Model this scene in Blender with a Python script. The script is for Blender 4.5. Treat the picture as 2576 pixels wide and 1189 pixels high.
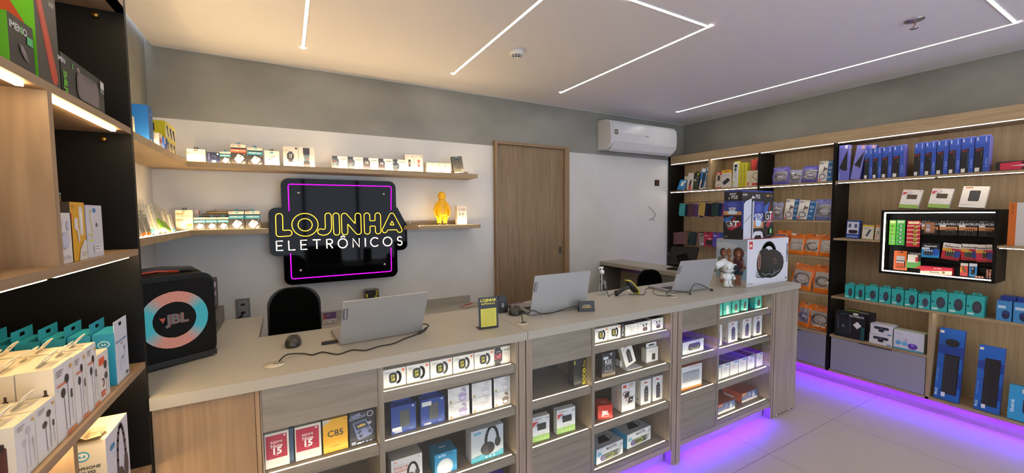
import bpy, math, random
from mathutils import Matrix, Vector
import numpy as np
random.seed(7)
for o in list(bpy.data.objects): bpy.data.objects.remove(o)
S = bpy.context.scene
COL = S.collection
PI = math.pi
# ------------------------------------------------------------------ camera
cd = bpy.data.cameras.new('camera'); cd.sensor_fit = 'HORIZONTAL'; cd.sensor_width = 36; cd.lens = 14.088; cd.clip_start = .02
cam = bpy.data.objects.new('camera', cd); COL.objects.link(cam); S.camera = cam
R_ = ((.87165998, .0354049, -.48883062), (-.49004593, .04669467, -.87044506), (-.00799224, .99828157, .0580519))
cam.matrix_world = Matrix(((*R_[0], 0), (*R_[1], 0), (*R_[2], 1.6), (0, 0, 0, 1)))
# ------------------------------------------------------------------ view and world
S.view_settings.view_transform = 'Standard'; S.view_settings.look = 'None'; S.view_settings.gamma = 1
S.view_settings.use_curve_mapping = False
S.view_settings.exposure = 0.42
W = bpy.data.worlds.new('world'); S.world = W; W.use_nodes = True
bg = W.node_tree.nodes['Background']; bg.inputs[0].default_value = (.80, .85, 1, 1); bg.inputs[1].default_value = 3.2
# strengths of the lamps the shop has
CEIL_E, SHELF_E, CASE_E, RIGHT_E, LEFT_E, KICK_E, WALLSH_E = 34, 21, 12, 28, 38, 80, 80
WARM = (1, .73, .38); WARM2 = (1, .83, .56); NEUT = (1, .92, .83); VIO = (.09, .0, 1.0)

# ------------------------------------------------------------------ materials
def s2l(c): return c / 12.92 if c <= .04045 else ((c + .055) / 1.055) ** 2.4
def hexc(h):
    h = h.lstrip('#'); h = h if len(h) == 6 else ''.join(c + c for c in h)
    return tuple(s2l(int(h[i:i + 2], 16) / 255) for i in (0, 2, 4)) + (1,)
_M = {}
def new_mat(n):
    m = bpy.data.materials.new(n); m.use_nodes = True; return m, m.node_tree, m.node_tree.nodes['Principled BSDF']
def col(h, r=.45, metal=0):
    k = (h, r, metal)
    if k not in _M:
        m, t, p = new_mat('paint_' + h.lstrip('#')); p.inputs['Base Color'].default_value = hexc(h)
        p.inputs['Roughness'].default_value = r; p.inputs['Metallic'].default_value = metal; _M[k] = m
    return _M[k]
def emit(rgb, s):
    k = (rgb, s)
    if k not in _M:
        m, t, p = new_mat('lamp'); p.inputs['Base Color'].default_value = (*rgb, 1)
        p.inputs['Emission Color'].default_value = (*rgb, 1); p.inputs['Emission Strength'].default_value = s; _M[k] = m
    return _M[k]
def noise_mat(name, c1, c2, scale, rough=.5, detail=6, stretch=(1, 1, 1), lo=.35, hi=.65, bump=0, dist=0):
    if name in _M: return _M[name]
    m, t, p = new_mat(name); N = t.nodes; L = t.links
    tc = N.new('ShaderNodeTexCoord'); mp = N.new('ShaderNodeMapping'); mp.inputs['Scale'].default_value = stretch
    nz = N.new('ShaderNodeTexNoise'); nz.inputs['Scale'].default_value = scale; nz.inputs['Detail'].default_value = detail
    nz.inputs['Distortion'].default_value = dist
    cr = N.new('ShaderNodeValToRGB'); cr.color_ramp.elements[0].position = lo; cr.color_ramp.elements[1].position = hi
    cr.color_ramp.elements[0].color = hexc(c1); cr.color_ramp.elements[1].color = hexc(c2)
    L.new(tc.outputs['Object'], mp.inputs[0]); L.new(mp.outputs[0], nz.inputs['Vector']); L.new(nz.outputs['Fac'], cr.inputs[0])
    L.new(cr.outputs[0], p.inputs['Base Color']); p.inputs['Roughness'].default_value = rough
    if bump:
        b = N.new('ShaderNodeBump'); b.inputs['Strength'].default_value = bump; b.inputs['Distance'].default_value = .002
        L.new(nz.outputs['Fac'], b.inputs['Height']); L.new(b.outputs[0], p.inputs['Normal'])
    _M[name] = m; return m
def wood(axis, tone=0):
    st = {'x': (1.0, 15, 15), 'y': (15, 1.0, 15), 'z': (15, 15, 1.0)}[axis]
    c = [('#8a7252', '#ae9773'), ('#7b6e60', '#a29281'), ('#7e654a', '#a08362'), ('#735d43', '#967e60')][tone]
    return noise_mat('oak_%s_%d' % (axis, tone), c[0], c[1], 2.2, .5, 8, st, .22, .78, .05, 1.0)
def low_spec(m, s):
    m.node_tree.nodes['Principled BSDF'].inputs['Specular IOR Level'].default_value = s; return m
BLACK = low_spec(col('#0c0b09', .5), .2); BLK = low_spec(col('#08080a', .45), .25)
LAM = col('#a09b8e', .42)      # greige laminate of the worktops
GREYLAM = col('#6f6a66', .45)
LILAC = col('#8e8c96', .45)
CHROME = col('#c8c8c8', .2, 1)
def film_mat():
    if 'film' in _M: return _M['film']
    m, t, p = new_mat('clear_film'); N = t.nodes; L = t.links
    tr = N.new('ShaderNodeBsdfTransparent'); gl = N.new('ShaderNodeBsdfGlossy'); gl.inputs['Roughness'].default_value = .14
    gl.inputs['Color'].default_value = (.9, .9, .9, 1)
    nz = N.new('ShaderNodeTexNoise'); nz.inputs['Scale'].default_value = 38; nz.inputs['Distortion'].default_value = 1.5
    b = N.new('ShaderNodeBump'); b.inputs['Strength'].default_value = .9; b.inputs['Distance'].default_value = .01
    mx = N.new('ShaderNodeMixShader'); mx.inputs[0].default_value = .34
    tc = N.new('ShaderNodeTexCoord'); L.new(tc.outputs['Object'], nz.inputs['Vector'])
    L.new(nz.outputs['Fac'], b.inputs['Height']); L.new(b.outputs[0], gl.inputs['Normal'])
    L.new(tr.outputs[0], mx.inputs[1]); L.new(gl.outputs[0], mx.inputs[2]); L.new(mx.outputs[0], N['Material Output'].inputs[0])
    _M['film'] = m; return m
def pane_mat():
    if 'pane' in _M: return _M['pane']
    m, t, p = new_mat('glass_pane'); N = t.nodes; L = t.links
    tr = N.new('ShaderNodeBsdfTransparent'); tr.inputs[0].default_value = (.95, .97, .97, 1)
    gl = N.new('ShaderNodeBsdfGlossy'); gl.inputs['Roughness'].default_value = .01
    lw = N.new('ShaderNodeLayerWeight'); lw.inputs[0].default_value = .5
    pw = N.new('ShaderNodeMath'); pw.operation = 'POWER'; L.new(lw.outputs['Facing'], pw.inputs[0]); pw.inputs[1].default_value = 4
    fr = N.new('ShaderNodeMath'); fr.operation = 'MULTIPLY_ADD'; L.new(pw.outputs[0], fr.inputs[0]); fr.inputs[1].default_value = .7; fr.inputs[2].default_value = .035
    mx = N.new('ShaderNodeMixShader'); L.new(fr.outputs[0], mx.inputs[0])
    L.new(tr.outputs[0], mx.inputs[1]); L.new(gl.outputs[0], mx.inputs[2]); L.new(mx.outputs[0], N['Material Output'].inputs[0])
    _M['pane'] = m; return m
def clear_plastic():
    if 'clearp' in _M: return _M['clearp']
    m, t, p = new_mat('clear_plastic'); p.inputs['Transmission Weight'].default_value = 1; p.inputs['Roughness'].default_value = .05
    p.inputs['IOR'].default_value = 1.2; p.inputs['Base Color'].default_value = (.93, .96, .97, 1); _M['clearp'] = m; return m
def m_(x, r=.45): return col(x, r) if isinstance(x, str) else x

# ------------------------------------------------------------------ mesh builder
class MB:
    def __init__(s): s.v = []; s.f = []; s.m = []; s.mats = []; s.sm = []; s.T = None
    def mi(s, m):
        m = m_(m)
        if m not in s.mats: s.mats.append(m)
        return s.mats.index(m)
    def add(s, vs, fs, m, smooth=False):
        b = len(s.v)
        if s.T is not None: vs = [tuple(s.T @ Vector(v)) for v in vs]
        s.v += [tuple(v) for v in vs]; k = s.mi(m)
        for f in fs: s.f.append(tuple(b + i for i in f)); s.m.append(k); s.sm.append(smooth)
        return s
    def poly(s, vs, m): return s.add(vs, [tuple(range(len(vs)))], m)
    def box(s, x0, y0, z0, x1, y1, z1, m, front=None, side=None, top=None):
        v = [(x0, y0, z0), (x1, y0, z0), (x1, y1, z0), (x0, y1, z0), (x0, y0, z1), (x1, y0, z1), (x1, y1, z1), (x0, y1, z1)]
        s.add(v, [(0, 1, 5, 4)], front or m); s.add(v, [(2, 3, 7, 6)], m); s.add(v, [(0, 4, 7, 3), (1, 2, 6, 5)], side or m)
        s.add(v, [(4, 5, 6, 7), (0, 3, 2, 1)], top or m); return s
    def prism(s, pts, a, b, m, ax='y', mside=None, smooth=False):   # 2D points extruded along an axis
        def P(p, t): return {'y': (p[0], t, p[1]), 'z': (p[0], p[1], t), 'x': (t, p[0], p[1])}[ax]
        n = len(pts); v = [P(p, a) for p in pts] + [P(p, b) for p in pts]
        s.add(v, [tuple(range(n)), tuple(range(2 * n - 1, n - 1, -1))], m)
        s.add(v, [(i, i + n, (i + 1) % n + n, (i + 1) % n) for i in range(n)], mside or m, smooth); return s
    def ring(s, outer, inner, a, b, m):  # flat ring with a hole, extruded along y
        n = len(outer); v = [(p[0], a, p[1]) for p in outer] + [(p[0], a, p[1]) for p in inner] + [(p[0], b, p[1]) for p in outer] + [(p[0], b, p[1]) for p in inner]
        f = []
        for i in range(n):
            j = (i + 1) % n
            f += [(i, j, n + j, n + i), (2 * n + i, 3 * n + i, 3 * n + j, 2 * n + j), (i, 2 * n + i, 2 * n + j, j), (n + i, n + j, 3 * n + j, 3 * n + i)]
        return s.add(v, f, m)
    def tube(s, path, r, m, n=8, closed=False, cap=True):
        P = [Vector(p) for p in path]; N = len(P); vs = []; fs = []; up = None
        for i, p in enumerate(P):
            a = P[(i - 1) % N] if (closed or i > 0) else p; b = P[(i + 1) % N] if (closed or i < N - 1) else p
            t = (b - a).normalized() if (b - a).length > 1e-9 else Vector((0, 0, 1))
            if up is None: up = Vector((0, 0, 1)) if abs(t.z) < .9 else Vector((1, 0, 0))
            u = (up - t * up.dot(t))
            u = u.normalized() if u.length > 1e-6 else t.orthogonal().normalized()
            w = t.cross(u); up = u; rr = r[i] if isinstance(r, (list, tuple)) else r
            vs += [tuple(p + (u * math.cos(k * 2 * PI / n) + w * math.sin(k * 2 * PI / n)) * rr) for k in range(n)]
        for i in range(N if closed else N - 1):
            j = (i + 1) % N
            fs += [(i * n + k, i * n + (k + 1) % n, j * n + (k + 1) % n, j * n + k) for k in range(n)]
        if not closed and cap: fs += [tuple(range(n - 1, -1, -1)), tuple((N - 1) * n + k for k in range(n))]
        return s.add(vs, fs, m, True)
    def lathe(s, prof, c, m, n=24, ax='z', sy=1.0):
        vs = []; fs = []; k = len(prof)
        for i in range(n):
            a = 2 * PI * i / n
            for r, h in prof:
                x, y = r * math.cos(a), r * math.sin(a) * sy
                vs.append({'z': (c[0] + x, c[1] + y, c[2] + h), 'y': (c[0] + x, c[1] + h, c[2] + y), 'x': (c[0] + h, c[1] + x, c[2] + y)}[ax])
        for i in range(n):
            j = (i + 1) % n
            for q in range(k - 1): fs.append((i * k + q, j * k + q, j * k + q + 1, i * k + q + 1))
        return s.add(vs, fs, m, True)
    def ell(s, c, r, m, n=20, k=12):
        s_ = s.T; T = Matrix.Translation(c) @ Matrix.Diagonal((r[0], r[1], r[2], 1)); s.T = T if s_ is None else s_ @ T
        s.lathe([(max(math.sin(PI * i / k), 1e-4), -math.cos(PI * i / k)) for i in range(k + 1)], (0, 0, 0), m, n); s.T = s_; return s
    def mesh(s, name):
        me = bpy.data.meshes.new(name); me.from_pydata(s.v, [], s.f)
        for m in s.mats: me.materials.append(m)
        me.polygons.foreach_set('material_index', s.m); me.polygons.foreach_set('use_smooth', s.sm); me.update(); return me
    def build(s, name, parent=None, off=None, label=None, bevel=0):
        if off is not None: s.v = [(a - off[0], b - off[1], c - off[2]) for a, b, c in s.v]
        o = link(name, s.mesh(name), parent)
        if label: o['label'] = label
        if bevel:
            md = o.modifiers.new('edge', 'BEVEL'); md.width = bevel; md.segments = 2; md.limit_method = 'ANGLE'; md.angle_limit = .9
        return o
def link(name, data, parent=None):
    o = bpy.data.objects.new(name, data); COL.objects.link(o)
    if parent: o.parent = parent
    return o
LABELS = {}
def tag(o, label, cat, group=None, kind=None):
    o['label'] = label; o['category'] = cat
    if group: o['group'] = group
    if kind: o['kind'] = kind
    if label in LABELS: print('DUPLICATE LABEL', label)
    LABELS[label] = 1
    return o
def thing(name, label, cat, loc=(0, 0, 0), rotz=0, group=None):
    o = link(name, None); o.location = loc; o.rotation_euler = (0, 0, rotz); o.empty_display_size = .05
    return tag(o, label, cat, group)
def struct(name, mb):
    o = mb.build(name); o['kind'] = 'structure'; return o
def rr(x0, y0, x1, y1, r, n=5):
    pts = []
    for cx, cy, a in ((x1 - r, y0 + r, -PI / 2), (x1 - r, y1 - r, 0), (x0 + r, y1 - r, PI / 2), (x0 + r, y0 + r, PI)):
        pts += [(cx + r * math.cos(a + PI / 2 * i / n), cy + r * math.sin(a + PI / 2 * i / n)) for i in range(n + 1)]
    return pts
def elp(cx, cy, rx, ry, n=24, a0=0): return [(cx + rx * math.cos(a0 + 2 * PI * i / n), cy + ry * math.sin(a0 + 2 * PI * i / n)) for i in range(n)]

# ------------------------------------------------------------------ printing on faces
_TX = {}
def text_geo(t, bold=0):
    k = (t, bold)
    if k not in _TX:
        cu = bpy.data.curves.new('t', 'FONT'); cu.body = t; cu.align_x = 'CENTER'; cu.align_y = 'CENTER'; cu.resolution_u = 2; cu.offset = bold
        o = bpy.data.objects.new('t', cu); me = o.to_mesh()
        _TX[k] = ([(v.co.x, v.co.y) for v in me.vertices], [tuple(p.vertices) for p in me.polygons])
        o.to_mesh_clear(); bpy.data.objects.remove(o); bpy.data.curves.remove(cu)
    return _TX[k]
def stroke(pts, w, closed=False):   # ribbon outline polygons (quads) for a polyline
    out = []; n = len(pts)
    for i in range(n if closed else n - 1):
        (x0, y0), (x1, y1) = pts[i], pts[(i + 1) % n]; dx, dy = x1 - x0, y1 - y0; l = math.hypot(dx, dy) or 1
        ex, ey = dx / l * w * .25, dy / l * w * .25; nx, ny = -dy / l * w / 2, dx / l * w / 2
        out.append([(x0 - ex + nx, y0 - ey + ny), (x0 - ex - nx, y0 - ey - ny), (x1 + ex - nx, y1 + ey - ny), (x1 + ex + nx, y1 + ey + ny)])
    return out
def decal(mb, o, U, V, N, w, h, ops, eps=.00025):
    o, U, V, N = Vector(o), Vector(U), Vector(V), Vector(N); lv = 0
    def clip(p):   # keep every mark inside the printed face
        for ax, lim, sg in ((0, 0, 1), (0, w, -1), (1, 0, 1), (1, h, -1)):
            q = []
            for i in range(len(p)):
                a, b = p[i - 1], p[i]; da, db = (a[ax] - lim) * sg, (b[ax] - lim) * sg
                if (da >= 0) != (db >= 0): t = da / (da - db); q.append((a[0] + (b[0] - a[0]) * t, a[1] + (b[1] - a[1]) * t))
                if db >= 0: q.append(b)
            p = q
            if len(p) < 3: return None
        return p
    def put(polys, c):
        e = N * (eps * lv)
        for p in polys:
            p = clip([(float(a), float(b)) for a, b in p])
            if not p: continue
            mb.poly([tuple(o + U * a + V * b + e) for a, b in p], c)
    for op in ops:
        lv += 1; k = op[0]
        if k == 'r': x0, y0, x1, y1, c = op[1:6]; put([[(x0 * w, y0 * h), (x1 * w, y0 * h), (x1 * w, y1 * h), (x0 * w, y1 * h)]], c)
        elif k == 'R': x0, y0, x1, y1, rad, c = op[1:7]; put([rr(x0 * w, y0 * h, x1 * w, y1 * h, rad * min((x1 - x0) * w, (y1 - y0) * h), 3)], c)
        elif k == 'e': cx, cy, rx, ry, c = op[1:6]; put([elp(cx * w, cy * h, rx * w, ry * h, 16)], c)
        elif k == 'p': put([[(a * w, b * h) for a, b in op[1]]], op[2])
        elif k == 'l': put(stroke([(a * w, b * h) for a, b in op[1]], op[2] * w), op[3])
        elif k == 'a':  # arc stroke: cx, cy, rx, ry, a0, a1, width
            cx, cy, rx, ry, a0, a1, wd, c = op[1:9]; n = 12
            put(stroke([((cx + rx * math.cos(math.radians(a0 + (a1 - a0) * i / n))) * w, (cy + ry * math.sin(math.radians(a0 + (a1 - a0) * i / n))) * h) for i in range(n + 1)], wd * w), c)
        elif k == 't':  # text, cx, cy, size (m share of h), colour, rot deg, bold
            t, cx, cy, sz, c = op[1:6]; ro = math.radians(op[6]) if len(op) > 6 else 0; bo = op[7] if len(op) > 7 else 0
            vs, fs = text_geo(t, bo); z = sz * h * 1.35; e = N * (eps * lv); cs, sn = math.cos(ro), math.sin(ro)
            mb.add([tuple(o + U * (cx * w + z * (a * cs - b * sn)) + V * (cy * h + z * (a * sn + b * cs)) + e) for a, b in vs], fs, c)
    return mb
def front(mb, w, h, ops, y=0, x0=None, z0=0):
    x0 = -w / 2 if x0 is None else x0
    return decal(mb, (x0, y, z0), (1, 0, 0), (0, 0, 1), (0, -1, 0), w, h, ops)
FACE = {'S': 0, 'W': -PI / 2, 'E': PI / 2}
_CACHE = {}; _KEEP = []
def P(kind, label, cat, x, y, z, w, h, d, st, face='S', lean=0, yaw=0, tilt=0, group=None, hang=False, key=None):
    """a printed carton; (x, y, z) is the bottom centre of its front; lean tips it back, tilt rolls it sideways"""
    k = (kind, round(w, 3), round(h, 3), round(d, 3), key if key is not None else id(st) if not callable(st) else st.__name__)
    if k not in _CACHE:
        _KEEP.append(st); s = st(w, h, d) if callable(st) else st
        f = s.get('f', '#e8e6e2'); sd = s.get('s', f); tp = s.get('t', sd)
        mb = MB(); mb.box(-w / 2, 0, 0, w / 2, d, h, f, front=f, side=sd, top=tp)
        front(mb, w, h, s.get('art', []))
        decal(mb, (-w / 2, d, 0), (0, -1, 0), (0, 0, 1), (-1, 0, 0), d, h, s.get('la', []))
        decal(mb, (w / 2, 0, 0), (0, 1, 0), (0, 0, 1), (1, 0, 0), d, h, s.get('ra', []))
        decal(mb, (-w / 2, 0, h), (1, 0, 0), (0, 1, 0), (0, 0, 1), w, d, s.get('ta', []))
        tm = None
        if s.get('hang') or hang:
            hw, hh = w * s.get('hw', .5), s.get('hh', .022); ty = s.get('hy', .5) * d
            t = MB(); o_ = rr(-hw / 2, h - .0005, hw / 2, h + hh, hh * .3, 4); cx, cz = 0, h + hh * .55
            i_ = [(cx + (a - cx) * .5, cz + (b - cz) * .3) for a, b in o_]
            t.ring(o_, i_, ty, ty + .0012, s.get('hc', f)); tm = t.mesh('hang_tab')
        _CACHE[k] = (mb.mesh(kind), tm, (s.get('hrot', 0), s.get('hy', .5) * d))
    me, tm, (hr, ty) = _CACHE[k]
    z += abs(math.sin(tilt)) * w / 2 + math.sin(max(lean, 0)) * d
    o = link(kind, me); T = Matrix.Translation((x, y, z)) @ Matrix.Rotation(FACE[face] + yaw, 4, 'Z') @ Matrix.Rotation(-lean, 4, 'X') @ Matrix.Rotation(tilt, 4, 'Y')
    o.matrix_world = T; tag(o, label, cat, group)
    if tm:
        q = link('hang_tab', tm, o)
        if hr: q.matrix_basis = Matrix.Translation((0, ty, h)) @ Matrix.Rotation(hr, 4, 'X') @ Matrix.Translation((0, -ty, -h))
    return o
# ================================================================== THE ROOM
XL, XR, YB, YF, ZC = -.79, 4.66, 3.60, -2.6, 2.75
cem = noise_mat('burnished_cement', '#7c7a72', '#96958c', 1.6, .55, 8, (1, 1, 1.6), .3, .7, .05)
white = noise_mat('white_wall_paint', '#cfcdc8', '#d6d4d0', 3, .55)
ceilm = col('#e4e1e2', .6)
def tile_mat():
    m, t, p = new_mat('porcelain_tile'); N = t.nodes; L = t.links
    tc = N.new('ShaderNodeTexCoord'); sp = N.new('ShaderNodeSeparateXYZ'); L.new(tc.outputs['Object'], sp.inputs[0]); outs = []
    for ax, off in (('X', 2.724), ('Y', 1.405)):
        a = N.new('ShaderNodeMath'); a.operation = 'SUBTRACT'; L.new(sp.outputs[ax], a.inputs[0]); a.inputs[1].default_value = off - 8.77 - .0015
        b = N.new('ShaderNodeMath'); b.operation = 'MODULO'; L.new(a.outputs[0], b.inputs[0]); b.inputs[1].default_value = .877
        c = N.new('ShaderNodeMath'); c.operation = 'LESS_THAN'; L.new(b.outputs[0], c.inputs[0]); c.inputs[1].default_value = .003; outs.append(c)
    mx = N.new('ShaderNodeMath'); mx.operation = 'MAXIMUM'; L.new(outs[0].outputs[0], mx.inputs[0]); L.new(outs[1].outputs[0], mx.inputs[1])
    nz = N.new('ShaderNodeTexNoise'); nz.inputs['Scale'].default_value = 1.3; L.new(tc.outputs['Object'], nz.inputs['Vector'])
    cr = N.new('ShaderNodeValToRGB'); cr.color_ramp.elements[0].color = hexc('#aaa094'); cr.color_ramp.elements[1].color = hexc('#b5ab9f'); L.new(nz.outputs['Fac'], cr.inputs[0])
    mc = N.new('ShaderNodeMixRGB'); L.new(mx.outputs[0], mc.inputs[0]); L.new(cr.outputs[0], mc.inputs[1]); mc.inputs[2].default_value = hexc('#5c544c')
    L.new(mc.outputs[0], p.inputs['Base Color']); p.inputs['Roughness'].default_value = .38; return m
struct('floor', MB().box(XL, YF, -.06, XR, YB, 0, tile_mat()))
struct('ceiling', MB().box(XL + .037, YF, ZC, XR, YB, ZC + .05, ceilm))
struct('wall_back', MB().box(XL - .1, YB, 0, XR + .1, YB + .1, 2.27, white).box(XL - .1, YB, 2.27, XR + .1, YB + .1, ZC + .25, cem))
struct('wall_left', MB().box(XL - .1, YF, 0, XL, YB, 2.27, white).box(XL - .1, YF, 2.27, XL, YB, ZC + .25, cem))
struct('wall_right', MB().box(XR, YF, 0, XR + .1, YB, ZC + .25, cem))
struct('trim_1', MB().box(XL + .037, YB - .008, ZC - .006, XR, YB, ZC, col('#b9bcb8')))
struct('trim_2', MB().box(XR - .008, YF, ZC - .006, XR, YB - .008, ZC, col('#b9bcb8')))
# shop front behind the photographer: dark frames and clear panes
g = MB()
g.box(XL, YF - .08, 2.55, XR, YF, ZC + .05, '#1a1a1c').box(XL, YF - .08, 0, XR, YF, .08, '#1a1a1c')
for x in (-.79, .30, 1.38, 2.47, 3.55, 4.60): g.box(x, YF - .08, .08, x + .06, YF, 2.55, '#1a1a1c')
struct('wall_front', g)
struct('window_1', MB().box(XL + .02, YF - .045, .08, XR - .02, YF - .035, 2.55, pane_mat()))
# door in the back wall
door = link('door_1', None); door.location = (2.25, YB, 0); door['kind'] = 'structure'
wd = wood('z', 3); D0 = (2.25, YB, 0)
MB().box(1.838, YB - .022, .005, 2.66, YB - .002, 2.285, wd).build('door_leaf', door, D0)
MB().box(1.812, YB - .052, 0, 1.838, YB - .002, 2.315, wood('z', 2)).box(2.66, YB - .052, 0, 2.722, YB - .002, 2.315, wood('z', 2)).box(1.838, YB - .052, 2.287, 2.66, YB - .002, 2.315, wood('x', 2)).build('door_frame', door, D0)
h = MB(); o_ = elp(0, 0, .020, .047, 24)
h.T = Matrix.Translation((2.612, YB - .023, 1.19)); h.ring(o_, [(a * .62, b * .8) for a, b in o_], -.005, 0, CHROME); h.prism([(a * .62, b * .8) for a, b in o_], -.001, 0, '#3a3632', 'y')
h.T = None; h.build('door_handle', door, D0)
# ---------------------------------------------------------------- ceiling lights
def strip(name, pts, label):
    mb = MB(); lm = emit(NEUT, CEIL_E); hw = .009
    for (x0, y0), (x1, y1) in zip(pts, pts[1:]):
        mb.box(min(x0, x1) - hw, min(y0, y1) - hw, ZC - .004, max(x0, x1) + hw, max(y0, y1) + hw, ZC - .0005, lm)
    t = thing(name, label, 'ceiling light', (pts[0][0], pts[0][1], ZC), group=None)
    mb.build('diffuser', t, (pts[0][0], pts[0][1], ZC))
    q = MB()
    for (x0, y0), (x1, y1) in zip(pts, pts[1:]):
        for s in (-1, 1):
            if x0 == x1: q.box(x0 + s * .0095 - .0012, min(y0, y1), ZC - .0045, x0 + s * .0095 + .0012, max(y0, y1) - .012, ZC - .0001, '#d8d8d4')
            else: q.box(min(x0, x1), y0 + s * .0095 - .0012, ZC - .0045, max(x0, x1) - .012, y0 + s * .0095 + .0012, ZC - .0001, '#d8d8d4')
    q.build('channel', t, (pts[0][0], pts[0][1], ZC))
strip('ceiling_light', [(.14, 3.17), (.14, .40)], 'recessed ceiling light line nearest the left shelves, running towards the door wall')
strip('ceiling_light', [(1.238, 3.17), (1.238, -.1)], 'recessed ceiling light line left of the smoke detector')
strip('ceiling_light', [(2.33, 3.17), (2.33, 1.63), (1.65, 1.63), (1.5, 1.63)], 'recessed ceiling light line right of the smoke detector, turning a corner')
strip('ceiling_light', [(3.97, 3.15), (3.97, .69), (3.1, .69)], 'longest recessed ceiling light line, beside the sprinkler, over the right shelves')
t = thing('smoke_detector', 'round white smoke detector on the ceiling', 'smoke detector', (1.466, 2.525, ZC))
MB().lathe([(0, 0), (.052, 0), (.052, -.022), (.046, -.032), (.036, -.034)], (0, 0, 0), '#dedcd6').build('body', t)
q = MB().lathe([(.001, -.055), (.022, -.054), (.026, -.050), (.001, -.049)], (0, 0, 0), '#dedcd6').lathe([(.022, -.034), (.022, -.05)], (0, 0, 0), '#2a2a2a')
for i in range(10):
    a = i * PI / 5; q.tube([(.038 * math.cos(a), .038 * math.sin(a), -.033), (.036 * math.cos(a), .036 * math.sin(a), -.045), (.024 * math.cos(a), .024 * math.sin(a), -.053)], .002, '#dedcd6', 5)
q.tube([(.037 * math.cos(i * PI / 10), .037 * math.sin(i * PI / 10), -.043) for i in range(20)], .0015, '#dedcd6', 5, True)
q.build('sensor_cage', t)
t = thing('sprinkler', 'chrome fire sprinkler hanging from the ceiling at right', 'sprinkler', (3.362, .981, ZC))
MB().lathe([(.001, 0), (.048, 0), (.046, -.006), (.022, -.012), (.001, -.012)], (0, 0, 0), CHROME).build('cover_plate', t)
q = MB().tube([(-.012, 0, -.012), (-.016, 0, -.03), (-.004, 0, -.048)], .003, CHROME, 6).tube([(.012, 0, -.012), (.016, 0, -.03), (.004, 0, -.048)], .003, CHROME, 6)
q.lathe([(.001, -.048), (.02, -.049), (.02, -.052), (.001, -.052)], (0, 0, 0), CHROME, 14).build('frame', t)
MB().tube([(0, 0, -.012), (0, 0, -.048)], .003, '#a02020', 6).build('bulb', t)

# ================================================================== RIGHT WALL UNIT
T0 = (4.51, 1.9, 0)
ru = thing('shelving_unit', 'long oak and black shelving unit along the right wall, with purple light below', 'shelving unit', T0)
def part(mb, n, root, off, **k): return mb.build(n, root, off, **k)
FX, BX = 4.36, 4.655; YE = -.60
wy, wz = wood('y'), wood('z')
part(MB().box(BX - .018, YE, .11, BX, 3.575, 2.31, wz), 'back_panel', ru, T0)
part(MB().box(FX, YE, 2.21, BX - .018, 3.575, 2.31, wy), 'valance', ru, T0)
for y0, y1, z0, z1, m in ((3.555, 3.58, .11, 2.31, BLACK), (2.992, 3.022, 1.868, 2.21, wz), (2.426, 2.446, .11, 2.21, BLACK), (1.752, 1.776, .11, 2.21, BLACK), (1.083, 1.103, .11, .795, wz), (YE, YE + .02, .11, 2.31, BLACK)):
    part(MB().box(FX, y0, z0, BX - .018, y1, z1, m), 'divider', ru, T0)
def shelf(y0, y1, z, led=False, x=FX, t=.018):
    part(MB().box(x, y0, z - t, BX - .018, y1, z, wy), 'shelf', ru, T0)
def rled(y0, y1, z, x=4.368, e=None, w=.005):
    part(MB().box(x, y0 + .004, z - .0030, x + w, y1 - .004, z - .0005, emit(NEUT, e or RIGHT_E)), 'led_strip', ru, T0)
shelf(2.446, 3.555, 1.868); shelf(1.776, 2.426, 1.868); shelf(YE + .02, 1.752, 1.868)
for z in (1.508, 1.167, .815, .455): shelf(1.776, 2.426, z)
for z in (.455,): shelf(2.446, 3.555, z)
shelf(1.42, 1.752, 1.349); shelf(YE + .02, .78, 1.345)
shelf(YE + .02, 1.752, .815); shelf(1.103, 1.752, .455)
shelf(YE + .02, 3.555, .128, t=.02)
for y0, y1 in ((3.026, 3.553), (2.45, 2.99), (1.78, 2.424), (YE + .03, 1.75)): rled(y0, y1, 2.21)
for y0, y1 in ((2.45, 3.553), (1.78, 2.424), (YE + .03, 1.10)): rled(y0, y1, 1.85)
rled(1.12, 1.75, 1.85, 4.40, RIGHT_E * .8)
rled(YE + .03, .775, 1.327); rled(YE + .03, 1.08, .797, 4.40, RIGHT_E * .7); rled(1.11, 1.74, .797, 4.42, RIGHT_E * .4)
for z in (1.49, 1.149, .797): rled(1.79, 2.41, z, 4.48, RIGHT_E * .6)
# lilac flap doors under the shelves
for y0, y1 in ((1.105, 1.742), (1.778, 2.424), (2.448, 3.553)):
    f = MB().box(FX + .002, y0 + .003, .132, FX + .02, y1 - .003, .434, LILAC)
    fo = part(f, 'flap_door', ru, T0)
    MB().box(FX - .008, (y0 + y1) / 2 - .11, .432, FX + .02, (y0 + y1) / 2 + .11, .436, BLACK).build('handle', fo, T0)
part(MB().box(4.41, YE, 0, 4.425, 3.575, .108, wy), 'kick_board', ru, T0)
part(MB().box(4.374, YE + .02, .1070, 4.384, 3.55, .1078, emit(VIO, KICK_E * 1.6)), 'kick_light', ru, T0)

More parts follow.
